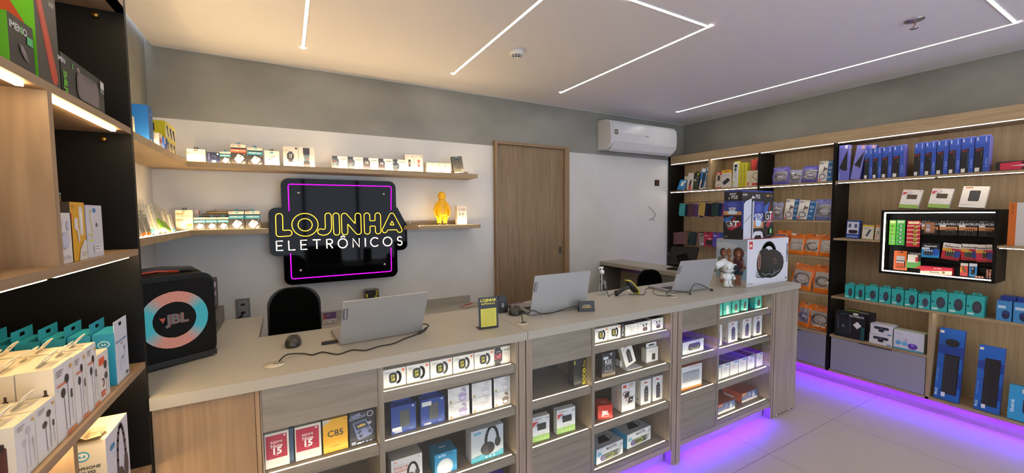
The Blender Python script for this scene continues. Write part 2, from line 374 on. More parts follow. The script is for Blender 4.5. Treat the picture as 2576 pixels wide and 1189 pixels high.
# battery display case
T1 = (4.5, 1.1, 1.07)
bc = thing('display_case', 'black open wall case of hanging batteries edged with a light strip', 'display case', T1)
b_ = MB().box(FX, .78, 1.582, BX - .018, 1.42, 1.60, BLACK).box(FX, .78, 1.072, BX - .018, 1.42, 1.09, BLACK)
b_.box(FX, .78, 1.09, BX - .018, .798, 1.582, BLACK).box(FX, 1.402, 1.09, BX - .018, 1.42, 1.582, BLACK).box(4.50, .798, 1.09, 4.515, 1.402, 1.582, BLACK)
b_.build('case_body', bc, T1)
cm = emit(NEUT, CASE_E)
MB().box(4.366, 1.394, 1.10, 4.374, 1.401, 1.57, cm).box(4.366, .80, 1.575, 4.374, 1.40, 1.5815, cm).box(4.366, .80, 1.0905, 4.374, 1.40, 1.097, cm).build('led_strip', bc, T1)
MB().box(4.44, .80, 1.176, 4.50, 1.188, 1.181, clear_plastic()).build('glass_ledge', bc, T1)

# ================================================================== LEFT UNIT (near)
T2 = (-.6, .6, 0)
lu = thing('shelving_unit', 'oak and black shelving unit at the left edge, close to the viewer', 'shelving unit', T2)
LX = -.40; wy2, wz2 = wood('y', 2), wood('z', 2)
part(MB().box(XL + .005, -.5, 0, XL + .02, 1.63, 2.42, wz2), 'back_panel', lu, T2)
part(MB().box(XL + .02, 1.632, 0, LX, 1.65, ZC - .005, BLACK), 'side_panel', lu, T2)
part(MB().box(XL + .02, -.5, 0, LX, -.482, ZC - .005, BLACK), 'side_panel', lu, T2)
part(MB().box(LX - .018, -.48, 2.20, LX, 1.631, 2.56, wy2), 'valance', lu, T2)
for z in (2.218, 1.865, 1.50, 1.147, .815, .455, .128): part(MB().box(XL + .02, -.48, z - .018, LX, 1.631, z, wy2), 'shelf', lu, T2)
for z0, z1 in ((1.50, 1.847), (.815, 1.129), (.128, .437)): part(MB().box(XL + .02, 1.142, z0, LX, 1.160, z1, wz2), 'divider', lu, T2)
lm = emit(WARM, LEFT_E)
for z, segs in ((2.20, ((-.4, 1.53),)), (1.847, ((-.4, 1.10), (1.162, 1.56))), (1.482, ((-.4, 1.13), (1.165, 1.60))), (1.129, ((-.4, 1.13), (1.165, 1.60))), (.797, ((-.4, 1.13), (1.165, 1.6)))):
    for y0, y1 in segs: part(MB().box(-.425, y0, z - .006, -.415, y1, z - .0005, lm), 'led_strip', lu, T2)
for z in (2.20, 1.847): MB().lathe([(.001, 0), (.008, 0), (.008, .012), (.001, .012)], (-.46, 1.618, z - .02), col('#8a6a35', .35, 1), 14, 'y').build('shelf_pin', lu, T2)

# ================================================================== WALL SHELVES
def lshelf(name, z, xend, label, t=.036):
    D = (-.3, 3.5, z - t); th = thing(name, label, 'wall shelf', D)
    wv = wood('x')
    pts = [(-.55, 1.70), (-.55, 3.36), (xend, 3.36), (xend, 3.595), (XL + .005, 3.595), (XL + .005, 1.70)]
    MB().prism(pts, z - t, z - .006, wv, 'z').box(-.557, 1.70, z - .0061, -.55, 3.36, z, wv).box(-.557, 3.36, z - .0061, xend, 3.367, z, wv).box(XL + .005, 1.70, z - .0061, -.585, 3.595, z, wv).box(-.585, 3.395, z - .0061, xend, 3.595, z, wv).build('shelf_board', th, D)
    lm = emit(WARM, WALLSH_E)
    MB().box(-.580, 1.75, z - .0055, -.573, 3.385, z - .002, lm).box(-.570, 3.375, z - .0055, xend - .02, 3.382, z - .002, lm).build('led_strip', th, D)
    MB().box(xend - .35, 3.58, z, xend, 3.596, z + .04, wv).build('back_rail', th, D)
lshelf('corner_shelf', 1.958, 1.534, 'upper oak shelf wrapping the left corner above the neon sign, full of gadget boxes')
lshelf('corner_shelf', 1.505, -.118, 'lower oak shelf in the left corner, ending left of the neon sign')
D = (1.25, 3.5, 1.46); th = thing('wall_shelf', 'short oak shelf right of the neon sign carrying a yellow figurine', 'wall shelf', D)
wv = wood('x')
MB().prism([(.985, 3.36), (1.557, 3.36), (1.557, 3.595), (.885, 3.595), (.885, 3.46)], 1.466, 1.494, wv, 'z').box(.99, 3.36, 1.494, 1.557, 3.368, 1.500, wv).prism([(.985, 3.395), (1.557, 3.395), (1.557, 3.595), (.885, 3.595), (.885, 3.465)], 1.494, 1.500, wv, 'z').build('shelf_board', th, D)
MB().box(.99, 3.375, 1.4945, 1.54, 3.382, 1.498, emit(WARM, WALLSH_E)).build('led_strip', th, D)
MB().box(.885, 3.578, 1.50, 1.45, 3.596, 1.537, wv).build('back_rail', th, D)
MB().lathe([(.001, 0), (.007, -.001), (.007, .003)], (.965, 3.576, 1.520), CHROME, 12, 'y').build('screw', th, D)

# ================================================================== COUNTER
CT = 1.026
D = (1.5, 1.95, .985); wt = thing('worktop', 'long greige laminate worktop of the sales counter', 'worktop', D)
MB().prism([(-.398, 1.632), (.999, 1.632), (.999, 2.207), (-.135, 2.207), (-.135, 2.67), (XL + .002, 2.67), (XL + .002, 1.652), (-.398, 1.652)], .986, CT, LAM, 'z').build('slab', wt, D, bevel=.0012)
MB().prism([(1.001, 1.632), (3.553, 1.632), (3.553, 2.898), (3.2, 2.898), (3.2, 2.207), (1.001, 2.207)], .986, CT, LAM, 'z').build('slab', wt, D, bevel=.0012)
cx_, cz_ = wood('x', 1), wood('z', 1)
fr = wood('z', 2)
D = (-.26, 1.8, 0); t = thing('counter_cabinet', 'plain closed oak end of the sales counter, next to the left shelves', 'cabinet', D)
MB().box(-.398, 1.655, .0, -.122, 1.673, .984, fr).build('front_panel', t, D)
MB().box(-.120, 1.650, .0, -.107, 1.95, .984, fr).build('side_panel', t, D)
MB().box(XL + .03, 1.66, 0, -.41, 2.6, .984, fr).build('carcass', t, D)
LEDC = emit(WARM2, SHELF_E)
def cabinet(x0, xm, x1, label, lshelves, lpanels, rshelves=(.867, .657, .412, .157), lback=BLACK):
    D = ((x0 + x1) / 2, 1.8, 0); t = thing('display_cabinet', label, 'display cabinet', D)
    Y0, Yb = 1.652, 1.98
    dark = col('#4a4642', .6)
    MB().box(x0, Yb, .095, x1, Yb + .012, .985, dark).build('back_panel', t, D)
    for a, b, n in ((x0, x0 + .003, 'side_panel'), (xm - .011, xm + .011, 'divider'), (x1 - .016, x1, 'side_panel')):
        MB().box(a, Y0 if n == 'divider' else Y0 + .0, .13, b, Yb, .984, cz_).build(n, t, D)
    # bottom board and front rail
    MB().box(x0, Y0, .095, x1, Yb, .13, cx_).build('bottom_board', t, D)
    for z in rshelves:
        if z > .2: MB().box(xm + .012, Y0 + .006, z - .04, x1 - .017, Yb, z, cx_).build('shelf', t, D)
        else: MB().box(xm + .012, Y0 + .002, .131, x1 - .017, Yb, z, cx_).build('shelf', t, D)
        MB().box(xm + .012, Y0 + .006, z, x1 - .017, Y0 + .014, z + .003, cx_).build('shelf_lip', t, D)
        MB().box(xm + .014, Y0 + .018, z + .0003, x1 - .03, Y0 + .0215, z + .0022, LEDC).build('led_strip', t, D)
    for z in lshelves:
        MB().box(x0 + .004, Y0 + .006, z - .04, xm - .012, Yb, z, cx_).build('shelf', t, D)
        MB().box(x0 + .004, Y0 + .006, z, xm - .012, Y0 + .014, z + .003, cx_).build('shelf_lip', t, D)
        MB().box(x0 + .006, Y0 + .018, z + .0003, xm - .02, Y0 + .0215, z + .0022, LEDC).build('led_strip', t, D)
    for a, b in lpanels: MB().box(x0 + .004, Y0 + .004, a, xm - .012, Y0 + .022, b, cx_).build('blind_panel', t, D)
    MB().box(x0 + .006, Y0 - .004, .135, x1 - .018, Y0 - .0005, .984, pane_mat()).build('glass_front', t, D)
    for z in (.90, .77, .72, .52, .47, .27):
        MB().lathe([(.001, 0), (.003, 0)], (x1 - .0161, 1.70, z), BLK, 8, 'x').build('pin_hole', t, D)
    MB().box(x0, 1.704, 0, x1, 1.72, .0945, cx_).build('kick_board', t, D)
    MB().box(x0 + .02, 1.664, .0940, x1 - .02, 1.674, .0948, emit(VIO, KICK_E * 1.6)).build('kick_light', t, D)
cabinet(-.105, .31, .957, 'glass fronted counter cabinet nearest the left shelves, with crimson and yellow phone boxes', (.655, .41), ((.82, .984),))
cabinet(1.035, 1.43, 2.065, 'middle glass fronted counter cabinet, with a small red cube box', (.652, .409), ((.822, .984), (.131, .368)))
cabinet(2.15, 2.532, 3.19, 'farthest glass fronted counter cabinet, with turquoise mouse boxes on top', (.66, .42), ((.835, .984), (.131, .379)))
for x0, x1, l in ((.959, 1.033, 'oak post between the nearest and middle counter cabinets'), (2.067, 2.148, 'oak post between the middle and farthest counter cabinets'), (3.192, 3.248, 'oak post beside the grooved end panel of the counter')):
    D = (x0, 1.65, 0); t = thing('counter_post', l, 'post', D)
    MB().box(x0, 1.648, 0, (x0 + x1) / 2 - .002, 1.70, .984, cz_).box((x0 + x1) / 2 + .002, 1.644, 0, x1, 1.70, .984, cz_).box(x0 + .002, 1.655, .001, x1 - .002, 1.699, .983, cz_).build('post_body', t, D)
D = (3.4, 1.65, 0); t = thing('counter_end_panel', 'plain grey oak end panel at the far end of the sales counter', 'panel', D)
MB().box(3.25, 1.648, .012, 3.553, 1.668, .984, cz_).build('panel', t, D)
for x in (3.29, 3.48): MB().lathe([(.001, 0), (.012, 0), (.012, .011), (.001, .011)], (x, 1.658, 0), CHROME, 12).build('foot', t, D)
MB().box(3.535, 1.668, .012, 3.553, 2.898, .984, cz_).build('return_panel', t, D)
MB().box(3.21, 2.25, .012, 3.228, 2.898, .984, GREYLAM).build('inner_panel', t, D)
D = (3.4, 3.25, 0); t = thing('side_counter', 'narrow greige side counter running back to the wall left of the right shelves', 'counter', D)
MB().prism([(3.205, 2.902), (3.552, 2.902), (3.552, 3.596), (3.205, 3.596)], .986, CT, LAM, 'z').build('slab', t, D, bevel=.001)
MB().box(3.21, 3.565, 0, 3.535, 3.596, .985, GREYLAM).build('gable', t, D)
MB().box(3.50, 2.90, 0, 3.518, 3.56, .985, LAM).build('side_panel', t, D)
MB().box(3.484, 2.91, .90, 3.499, 3.24, .955, col('#e2c8ea')).build('violet_lit_rail', t, D)  # violet light falling on the rail is painted into its lilac colour
MB().box(3.484, 3.24, .90, 3.499, 3.56, .955, col('#7a5ca8')).build('violet_lit_rail', t, D)  # rest of the rail, the same light painted as a deeper violet
# desk on the staff side against the back wall
D = (.9, 3.5, 0); t = thing('back_desk', 'low greige desk along the back wall behind the laptops', 'desk', D)
MB().box(-.10, 3.34, .70, 1.62, 3.58, .73, LAM).build('desk_top', t, D)
MB().box(-.10, 3.582, .70, 1.537, 3.597, .805, LAM).build('upstand', t, D)
for x in (-.09, .75, 1.60): MB().box(x, 3.36, 0, x + .018, 3.58, .70, LAM).build('leg_panel', t, D)
# power socket, cable holes on the back wall
t = thing('power_socket', 'grey twin power socket on the wall behind the counter', 'socket', (-.309, YB, .90))
MB().prism(rr(-.045, -.075, .045, .075, .006), -.008, -.0005, '#77787a', 'y').prism(rr(-.027, -.06, .027, .06, .006), -.012, -.008, '#86878a', 'y').build('face_plate', t)
for z in (.03, -.03): MB().prism([(-.018, z), (-.010, z + .009), (.010, z + .009), (.018, z), (.010, z - .009), (-.010, z - .009)], -.0125, -.012, '#2b2b2c', 'y').build('outlet', t)
MB().tube([(0, -.012, -.03), (0, -.03, -.032), (-.01, -.035, -.05), (-.05, -.03, -.09)], .006, BLK, 8).build('plug_lead', t)
t = thing('wall_box', 'open square cable box cut into the white wall at right', 'wall box', (4.162, YB, 1.973))
MB().box(-.042, -.002, -.038, .042, -.0005, .038, '#15110e').box(-.015, -.006, -.03, .02, -.002, .03, '#5a3a2a').build('cavity', t)
mb = MB().tube([(4.015, 3.597, 1.668), (4.05, 3.585, 1.64), (4.105, 3.585, 1.60), (4.13, 3.588, 1.565), (4.115, 3.59, 1.535), (4.075, 3.592, 1.514)], .0022, BLK, 6)
mb.tube([(4.075, 3.592, 1.514), (4.03, 3.594, 1.512), (4.027, 3.594, 1.49)], .0018, BLK, 6).tube([(4.075, 3.592, 1.514), (4.10, 3.594, 1.508), (4.108, 3.594, 1.48)], .0018, BLK, 6)
tag(mb.build('loose_wire'), 'loose black wire poking out of the white wall', 'wire')
# ================================================================== PRINTED CARTONS
K = '#1c1c20'
def A_watch(cx=.5, cy=.5, s=1.0, band='#23262b', face='#111316', txt='09:28', tc='#c9c23a', ar=1.0):
    """wrist watch with strap; ar = w/h of the face it is printed on"""
    a = s; b = s * ar
    return [('R', cx - .13 * a, cy - .40 * b, cx + .13 * a, cy + .40 * b, .4, band), ('a', cx + .16 * a, cy, .16 * a, .36 * b, -85, 85, .075 * a, band),
            ('R', cx - .17 * a, cy - .22 * b, cx + .15 * a, cy + .22 * b, .3, face), ('t', txt[:2], cx, cy + .08 * b, .15 * b, tc), ('t', txt[3:], cx, cy - .08 * b, .15 * b, tc)]
def lines(x0, y, n, w, c='#77777a', dy=.035, h=.010): return [('r', x0, y - i * dy, x0 + w * (1 - .18 * (i % 3)), y - i * dy + h, c) for i in range(n)]
def S_band(w, h, d):   # white smart band carton
    return dict(f='#e9e7e6', s='#dedbd6', t='#cfccc6', art=lines(.07, .88, 4, .26, '#555') + [('a', .60, .50, .15, .30, -88, 88, .11, '#25272c'), ('R', .26, .22, .60, .80, .35, '#17181b'), ('R', .30, .29, .55, .73, .3, '#0c0d0d'),
        ('t', '09', .425, .60, .16, '#d3cb3f', 0, .02), ('t', '28', .425, .42, .16, '#d3cb3f', 0, .02), ('R', .83, .80, .94, .93, .4, '#e8692c')] + lines(.2, .07, 1, .6, '#b0aaa0'),
        ta=[('r', .1, .6, .5, .8, '#2b2b2e'), ('r', .7, .5, .95, .65, '#2b2b2e')])
def S_amaz(face='#4a5260', deco='n'):
    def f(w, h, d):
        art = [('r', .0, .78, .34, 1, '#3a3f4a'), ('p', [(0, 0), (.38, 0), (.44, .12), (.44, .70), (.36, .82), (0, .82)], face), ('t', 'amazfit', .72, .80, .115, '#1d1d1f', 0, .01)] + lines(.56, .68, 3, .3, '#9a9488', .05)
        if deco == 'n': art += [('t', '12', .16, .58, .16, '#c86a5a'), ('t', '6', .18, .26, .16, '#9ac0a0'), ('l', [(.05, .46), (.18, .38), (.30, .5)], .02, '#f0f0f0')]
        if deco == 't': art += [('t', '10', .2, .58, .22, '#e9e6e0', 0, .02), ('r', .06, .12, .12, .17, '#ddd'), ('r', .17, .12, .23, .17, '#ddd'), ('r', .28, .12, .33, .17, '#ddd')]
        if deco == 'c': art = art[:1] + [('e', .18, .38, .30, .40, '#3a4250'), ('r', -.0, 0, .001, 1, '#3a4250'), ('l', [(.02, .42), (.18, .34), (.36, .5)], .02, '#e8e8e8')] + art[2:6]
        if deco == 'r': art = [('r', .02, .0, .38, 1, '#2e2b38'), ('R', .0, .12, .48, .86, .2, '#221f28'), ('t', '10:09', .22, .74, .10, '#ddd'), ('t', '08', .2, .45, .36, '#c2455a', 0, .02), ('l', [(.1, .5), (.22, .42), (.4, .62)], .018, '#eee'), ('t', 'amazfit', .78, .80, .10, '#1d1d1f', 0, .01), ('e', .93, .9, .03, .03, '#7fb08a')] + lines(.6, .6, 3, .24, '#b09a80', .05)
        return dict(f='#e9e5dc', s='#d9d4c8', t='#cfc9bb', art=art)
    f.__name__ = 'amaz' + deco; return f
def S_powerbank(w, h, d): return dict(f='#123a8c', s='#0d2c70', t='#1440a0', art=[('R', .34, .22, .74, .82, .12, '#3a3e44'), ('R', .355, .23, .725, .81, .12, '#464a50'), ('e', .88, .92, .035, .03, '#e8e8ee'), ('t', '10000', .26, .075, .085, '#f2f2f2', 0, .02)] + lines(.72, .12, 2, .2, '#8fa6dd', .04))
def S_buds2(c='#a79ac6'):
    def f(w, h, d):
        a = []
        a += [('t', 'COMFORTABLE', .44, .62, .10, '#c4c2c8'), ('t', 'EARBUDS', .30, .48, .09, '#cfcdd2'), ('e', .72, .82, .10, .10, c), ('e', .80, .72, .05, .12, c), ('e', .68, .44, .21, .15, c), ('R', .50, .04, .86, .40, .5, c), ('R', .55, .14, .80, .34, .5, '#cfc7e2' if c[1] == 'a' else '#e3e1ea'),
              ('r', .06, .06, .18, .20, '#b39a62')] + lines(.03, .93, 4, .22, '#66666c', .05) + [('t', 'SoundPEATS', .78, .95, .05, '#333')]
        return dict(f='#dcdde0', s='#24262a', t='#caccd0', art=a)
    f.__name__ = 'buds2' + c; return f
def A_headphone(cx, cy, s, c='#2c2c30', ar=1.0):
    n = '#45454b'
    return [('a', cx + .08 * s, cy - .02 * s * ar, .20 * s, .50 * s * ar, 0, 180, .085 * s, c), ('e', cx + .27 * s, cy - .08 * s * ar, .10 * s, .17 * s * ar, c), ('e', cx - .06 * s, cy - .22 * s * ar, .23 * s, .22 * s * ar, c), ('e', cx - .12 * s, cy - .24 * s * ar, .13 * s, .15 * s * ar, n), ('e', cx + .04 * s, cy - .24 * s * ar, .09 * s, .16 * s * ar, '#1a1a1d')]
def S_echo(w, h, d): return dict(f='#1c8fc4', s='#1478a8', t='#167aa6', art=[('t', 'echo', .33, .88, .14, '#eaf6ff', 0, .01), ('t', 'pop', .66, .92, .14, '#0d2a44'), ('e', .45, .30, .36, .42, '#c9d3dc'), ('e', .42, .28, .30, .38, '#dfe7ee')], ta=[('R', .35, .5, .65, .6, .4, '#bfe2f2')])
def S_fone(w, h, d): return dict(f='#d8d8dc', s='#a8a49c', t='#b4b0a8', art=[('e', .13, .90, .035, .03, '#e2703c'), ('t', 'Surround Sound', .22, .80, .035, '#666'), ('t', 'FONE DE', .30, .70, .085, '#cf5a34', 0, .02), ('t', 'OUVIDO', .30, .58, .085, '#cf5a34', 0, .02), ('e', .88, .92, .03, .02, '#8fae2c')] + A_headphone(.62, .45, .8, '#3a3a40', .8))
def S_hp(w, h, d):
    return dict(f='#b9c2cc', s='#a9b0c2', t='#c3ccd6', art=[('p', [(0, 0), (1, 0), (1, .20), (.6, .12), (.3, .2), (0, .16)], '#3f9fb8'), ('R', .08, .85, .30, .93, .5, '#2f92b8'), ('t', 'PEINING', .19, .89, .03, '#fff')] + A_headphone(.56, .55, .95, '#323236', 1.0) +
                [('r', .12, .12, .24, .17, '#4c8fa0'), ('e', .45, .08, .035, .03, '#bfe4ec'), ('e', .57, .08, .035, .03, '#bfe4ec'), ('e', .69, .08, .035, .03, '#bfe4ec')])
def S_redmi(w, h, d): return dict(f='#d9d5cf', s='#24496a', t='#d0ccc6', art=[('r', .04, .26, .92, .93, '#b0173f'), ('t', 'REDMI', .48, .72, .075, '#f2e6e6', 0, .005), ('t', 'Note', .48, .615, .10, '#f2e6e6', 0, .02), ('t', '15', .48, .46, .19, '#f6eeee', 0, .04), ('R', .42, .34, .54, .375, .4, '#d88a9a'), ('R', .77, .86, .87, .915, .4, '#eec6cc')] + lines(.3, .14, 2, .5, '#9a948c', .03, .006))
def S_c85(w, h, d): return dict(f='#e0a81c', s='#c8940f', t='#e6b637', art=[('p', [(0, .84), (0, 1), (.36, 1)], '#d7d5cf'), ('t', 'NFC', .10, .93, .05, '#333', 38, .01), ('t', 'C85', .5, .55, .20, '#26303c', 0, .01), ('t', 'realme', .5, .17, .06, '#7c5a10'), ('t', 'AI', .90, .93, .05, '#6a5420')])
def S_game(w, h, d): return dict(f='#1d2230', s='#151822', t='#1a1d28', art=[('t', 'GAME', .24, .90, .075, '#9aa4c8', 8, .03), ('t', 'CONSOLE', .30, .83, .075, '#9aa4c8', 8, .03), ('e', .80, .88, .13, .09, '#c9cedd'), ('e', .80, .88, .10, .07, '#222838'),
    ('p', [(.12, .68), (.62, .74), (.90, .34), (.84, .22), (.36, .14), (.28, .2)], '#7c86b4'), ('p', [(.16, .66), (.60, .71), (.76, .50), (.26, .44)], '#2c3c50'), ('p', [(.28, .56), (.44, .62), (.62, .60), (.60, .55), (.34, .52)], '#c7a25c'), ('e', .42, .24, .07, .05, '#33384e'), ('e', .78, .34, .07, .05, '#33384e'),
    ('l', [(.30, .36), (.44, .40)], .05, '#33384e'), ('l', [(.38, .43), (.36, .33)], .05, '#33384e'), ('e', .66, .47, .025, .02, '#33384e'), ('e', .72, .44, .025, .02, '#33384e'), ('t', 'W', .76, .60, .09, '#dcdcf0', 0, .04), ('r', .06, .02, .22, .12, '#8c94a8')] + [('e', .35 + i * .15, .06, .05, .03, '#7c86a8') for i in range(4)] + [('r', .26, .03, .44, .07, '#d8d8e0')])
def S_roco(w, h, d): return dict(f='#17181a', s='#232426', t='#2c2d2e', art=[('r', .04, .80, .12, .94, '#d0c420'), ('t', 'ROCO', .86, .28, .15, '#e3d423', 90, .03), ('t', 'F8 Pro', .86, .67, .12, '#e3d423', 90)])
def S_tosh(w, h, d): return dict(f='#d4d8de', s='#c4c9d2', t='#d9dce0', art=[('r', 0, 0, 1, .25, '#7fa85a'), ('t', 'TOSHIBA', .22, .90, .05, '#b03a44', 0, .02), ('p', [(.04, .6), (.34, .82), (.04, .82)], '#c0343e'), ('p', [(.2, .6), (.36, .82), (.36, .68)], '#4c6a9c'), ('R', .30, .45, .80, .72, .08, K), ('t', '4TB', .88, .88, .07, '#333'), ('t', 'Canvio Basics', .55, .31, .055, '#8ea070')] + lines(.3, .92, 2, .3, '#888', .03) + [('e', .3 + .2 * i, .10, .035, .035, '#a6c488') for i in range(3)])
def S_x1(w, h, d): return dict(f='#15171c', s='#26272c', t='#0f1013', art=[('t', 'X1 Neo', .5, .42, .15, '#d4d7dc', 90, .02)])
def S_buds(txt='HAYLOU', c='#26262a', f='#dcdee0'):
    def g(w, h, d): return dict(f=f, s='#c9ccd0', t='#17181b', art=[('t', txt, .28, .86, .10, '#26262a', 0, .01), ('e', .42, .68, .06, .09, c), ('R', .45, .48, .49, .66, .4, c), ('e', .66, .72, .06, .09, c), ('R', .63, .52, .67, .70, .4, c), ('R', .36, .14, .74, .48, .45, c), ('R', .38, .36, .72, .40, .4, '#8a3a3c' if c == '#26262a' else '#cfd2d6')] + lines(.08, .12, 1, .2, '#999'))
    g.__name__ = 'buds' + txt + c + f; return g
def S_rs5(w, h, d): return dict(f='#23242e', s='#3a3640', t='#2c2a32', art=[('r', .12, .72, .48, .84, '#c9ccd4'), ('t', 'RS5', .48, .60, .17, '#e8e8ee', 0, .02), ('p', [(.62, .97), (.74, .97), (.74, .88), (.68, .85), (.62, .88)], '#b9bcc8'), ('a', .5, .36, .26, .15, 0, 360, .025, '#9a9aa4'), ('e', .5, .36, .12, .08, '#555866'), ('r', 0, 0, 1, .14, '#5e5444')] + [('e', .26 + .16 * (i % 4), .22 + .27 * (i // 4), .03, .02, '#c0c0c8') for i in range(8)])
def S_pb(c='#3b3b44', brand='#c93a44', txt='LENOVO'):
    def f(w, h, d):
        return dict(f='#dcdcde', s='#d2d0d0', t='#c6c6c8', art=[('R', .34, .10, .74, .66, .14, c), ('r', .42, .66, .66, .74, c), ('e', .54, .52, .03, .02, '#ccc'), ('e', .54, .38, .03, .02, '#ccc'), ('e', .54, .26, .03, .02, '#ccc'), ('R', .30, .86, .62, .92, .5, brand), ('e', .90, .84, .03, .02, '#888'), ('e', .90, .76, .03, .02, '#888'), ('e', .90, .68, .03, .02, '#888')] + lines(.1, .84, 3, .16, '#888', .03), la=[('t', txt, .5, .6, .06, brand, 90), ('e', .5, .2, .12, .03, K)])
    f.__name__ = 'pb' + c + brand; return f
def S_50k(w, h, d): return dict(f='#d7d9dc', s='#cdd0d4', t='#c0c2c6', art=[('r', .08, .84, .34, .95, '#c8442e'), ('t', '50000', .70, .93, .065, '#4a4a4e', 0, .02), ('t', 'PEINING', .5, .80, .03, '#c8442e')] + lines(.5, .86, 2, .4, '#c8442e', .025) + [('p', [(.18, .48), (.52, .52), (.58, .70), (.26, .66)], K), ('a', .30, .64, .22, .07, 60, 250, .04, '#b8323a'), ('p', [(.44, .26), (.78, .29), (.86, .50), (.52, .46)], K), ('a', .52, .42, .2, .08, 60, 230, .04, '#b8323a'), ('r', .60, .36, .74, .40, '#ddd')], la=[('t', 'PEINING', .5, .55, .05, '#c8442e', 90), ('e', .5, .92, .08, .02, '#c8442e')])
def S_jbl(w, h, d): return dict(f='#c22a1a', s='#a82014', t='#b32a20', art=[('t', 'JBL', .52, .42, .30, '#f2ece8', 0, .05), ('t', 'HARMAN', .52, .16, .10, '#e8c4bc')], ta=[('t', 'JBL', .5, .5, .35, '#d87c70', 180, .03)])
def S_master(w, h, d): return dict(f='#c6cdd6', s='#3aa0d0', t='#a9aeb4', art=[('t', 'MASTER', .56, .80, .20, '#2a2c34', 0, .02), ('t', 'BOM', .82, .64, .10, '#6a7078'), ('R', .14, .10, .90, .50, .5, '#2b2d30'), ('e', .24, .30, .08, .19, '#5a4a8a'), ('e', .84, .30, .06, .18, '#77808a'), ('a', .48, .30, .16, .13, -90, 90, .02, '#a8c83a'), ('l', [(.30, .17), (.48, .17)], .02, '#7a9a30'), ('l', [(.30, .43), (.48, .43)], .02, '#7a9a30'), ('a', .93, .6, .04, .22, 0, 300, .012, K), ('p', [(.02, .55), (.12, .75), (.2, .6), (.1, .5)], '#4aa8cc')],
    ta=[('p', [(.26, .3), (.48, .75), (.72, .7), (.66, .25)], '#1b1c20'), ('a', .72, .55, .1, .2, -120, 120, .02, '#1b1c20')])
def S_mouse(mc='#2c2f36', wide=1.0, alt=False, leng='#19a3a0'):
    def f(w, h, d):
        return dict(f='#2aa8a2' if not alt else '#2b86b4', s='#229490', t='#2cb0aa', art=[('t', 'logitech', .30, .90, .055, '#0c6a68'), ('e', .60, .46, .24 * wide, .30, mc), ('e', .58, .50, .15 * wide, .20, '#3d414b'), ('l', [(.60, .62), (.60, .74)], .02, '#15171b'), ('r', .05, .44, .16, .52, '#15444a'), ('r', .08, .08, .44, .17, '#c8dcdc')] + lines(.76, .80, 4, .16, '#1c8884', .04), hang=True, hh=.018, hw=.55, hc='#2aa8a2')
    f.__name__ = 'mouse' + mc + str(wide) + str(alt); return f
def S_slimmouse(mc): 
    def f(w, h, d): return dict(f='#35b9ad', s='#2aa89c', t='#4cc4b8', art=[('e', .55, .45, .20, .32, mc), ('t', 'logi', .35, .88, .07, '#157a72'), ('r', .06, .42, .16, .52, '#1b5a58'), ('r', .4, .04, .7, .16, '#d9e8d8')])
    f.__name__ = 'slim' + mc; return f
def S_gadget(w, h, d): return dict(f='#d8dadd', s='#b9bcc4', t='#2c2634', art=[('R', .5, .84, .95, .94, .5, '#4a90b8'), ('e', .42, .58, .03, .06, K), ('e', .56, .66, .03, .05, K), ('l', [(.42, .55), (.44, .42)], .015, '#777'), ('l', [(.56, .62), (.54, .48)], .015, '#777'), ('a', .48, .30, .2, .08, 180, 360, .015, '#999')] + lines(.1, .76, 3, .2, '#999', .04))
def S_spk(w, h, d): return dict(f='#cdd5da', s='#2f9ac4', t='#8c9290', art=[('R', .26, .22, .84, .78, .4, '#26282c'), ('a', .56, .48, .18, .16, 180, 380, .02, '#9cc04a'), ('a', .25, .24, .06, .12, 60, 330, .008, K), ('t', 'PEINING', .06, .5, .08, '#3a9ac0', 90), ('p', [(.55, .84), (.62, .98), (.66, .84)], '#9ab8d0'), ('l', [(.7, .82), (.85, .95)], .01, '#88a')], ta=[('p', [(.2, .2), (.3, .8), (.6, .9), (.7, .3)], '#1a1b1e')])
def keys(x0, y0, x1, y1, nx, ny, c, g=.2, sk=0):
    o = []
    for i in range(nx):
        for j in range(ny):
            a = x0 + (x1 - x0) * (i + g / 2) / nx; b = x0 + (x1 - x0) * (i + 1 - g / 2) / nx
            c0 = y0 + (y1 - y0) * (j + g / 2) / ny; c1 = y0 + (y1 - y0) * (j + 1 - g / 2) / ny
            o.append(('p', [(a, c0 + sk * a), (b, c0 + sk * b), (b, c1 + sk * b), (a, c1 + sk * a)], c))
    return o
def flat(ops, lift=1):  # draw many marks on one layer
    return ops
def S_kbbox(w, h, d):
    ks = keys(.06, .34, .86, .74, 13, 5, '#c2c6d0', .22)
    return dict(f='#dedfe4', s='#d46a1c', t='#c95c1a', art=[('r', 0, 0, 1, .09, '#e07c1e'), ('p', [(.05, .32), (.87, .32), (.87, .76), (.05, .76)], '#9aa0ac'), ('t', 'TECLADO WIRELESS', .68, .92, .055, '#d0663c')] + ks + lines(.2, .84, 1, .6, '#aaa'))
def S_orange(w, h, d): return dict(f='#2c4f8a', s='#c25418', t='#a8451c', art=[('r', 0, .0, 1, .22, '#d8d4d0'), ('r', 0, .72, .26, 1, '#c2542a'), ('t', 'GALAXY', .15, .86, .16, '#e8d0c0'), ('a', .42, .68, .08, .16, -80, 90, .02, '#cfd8ea'), ('e', .74, .74, .07, .16, '#b8c4dc'), ('R', .66, .26, .82, .62, .4, '#aab6d0'), ('e', .75, .75, .035, .08, '#223050'), ('t', 'PROJETOR', .38, .30, .12, '#d8a890')], la=[('R', .1, .12, .6, .42, .1, '#e8e0d8')], ta=[('t', 'GALAXY', .5, .5, .16, '#7a3014'), ('r', .0, .0, .01, 1, '#7a3014')])
ORD = ['first', 'second', 'third', 'fourth', 'fifth', 'sixth', 'seventh', 'eighth', 'ninth', 'tenth']

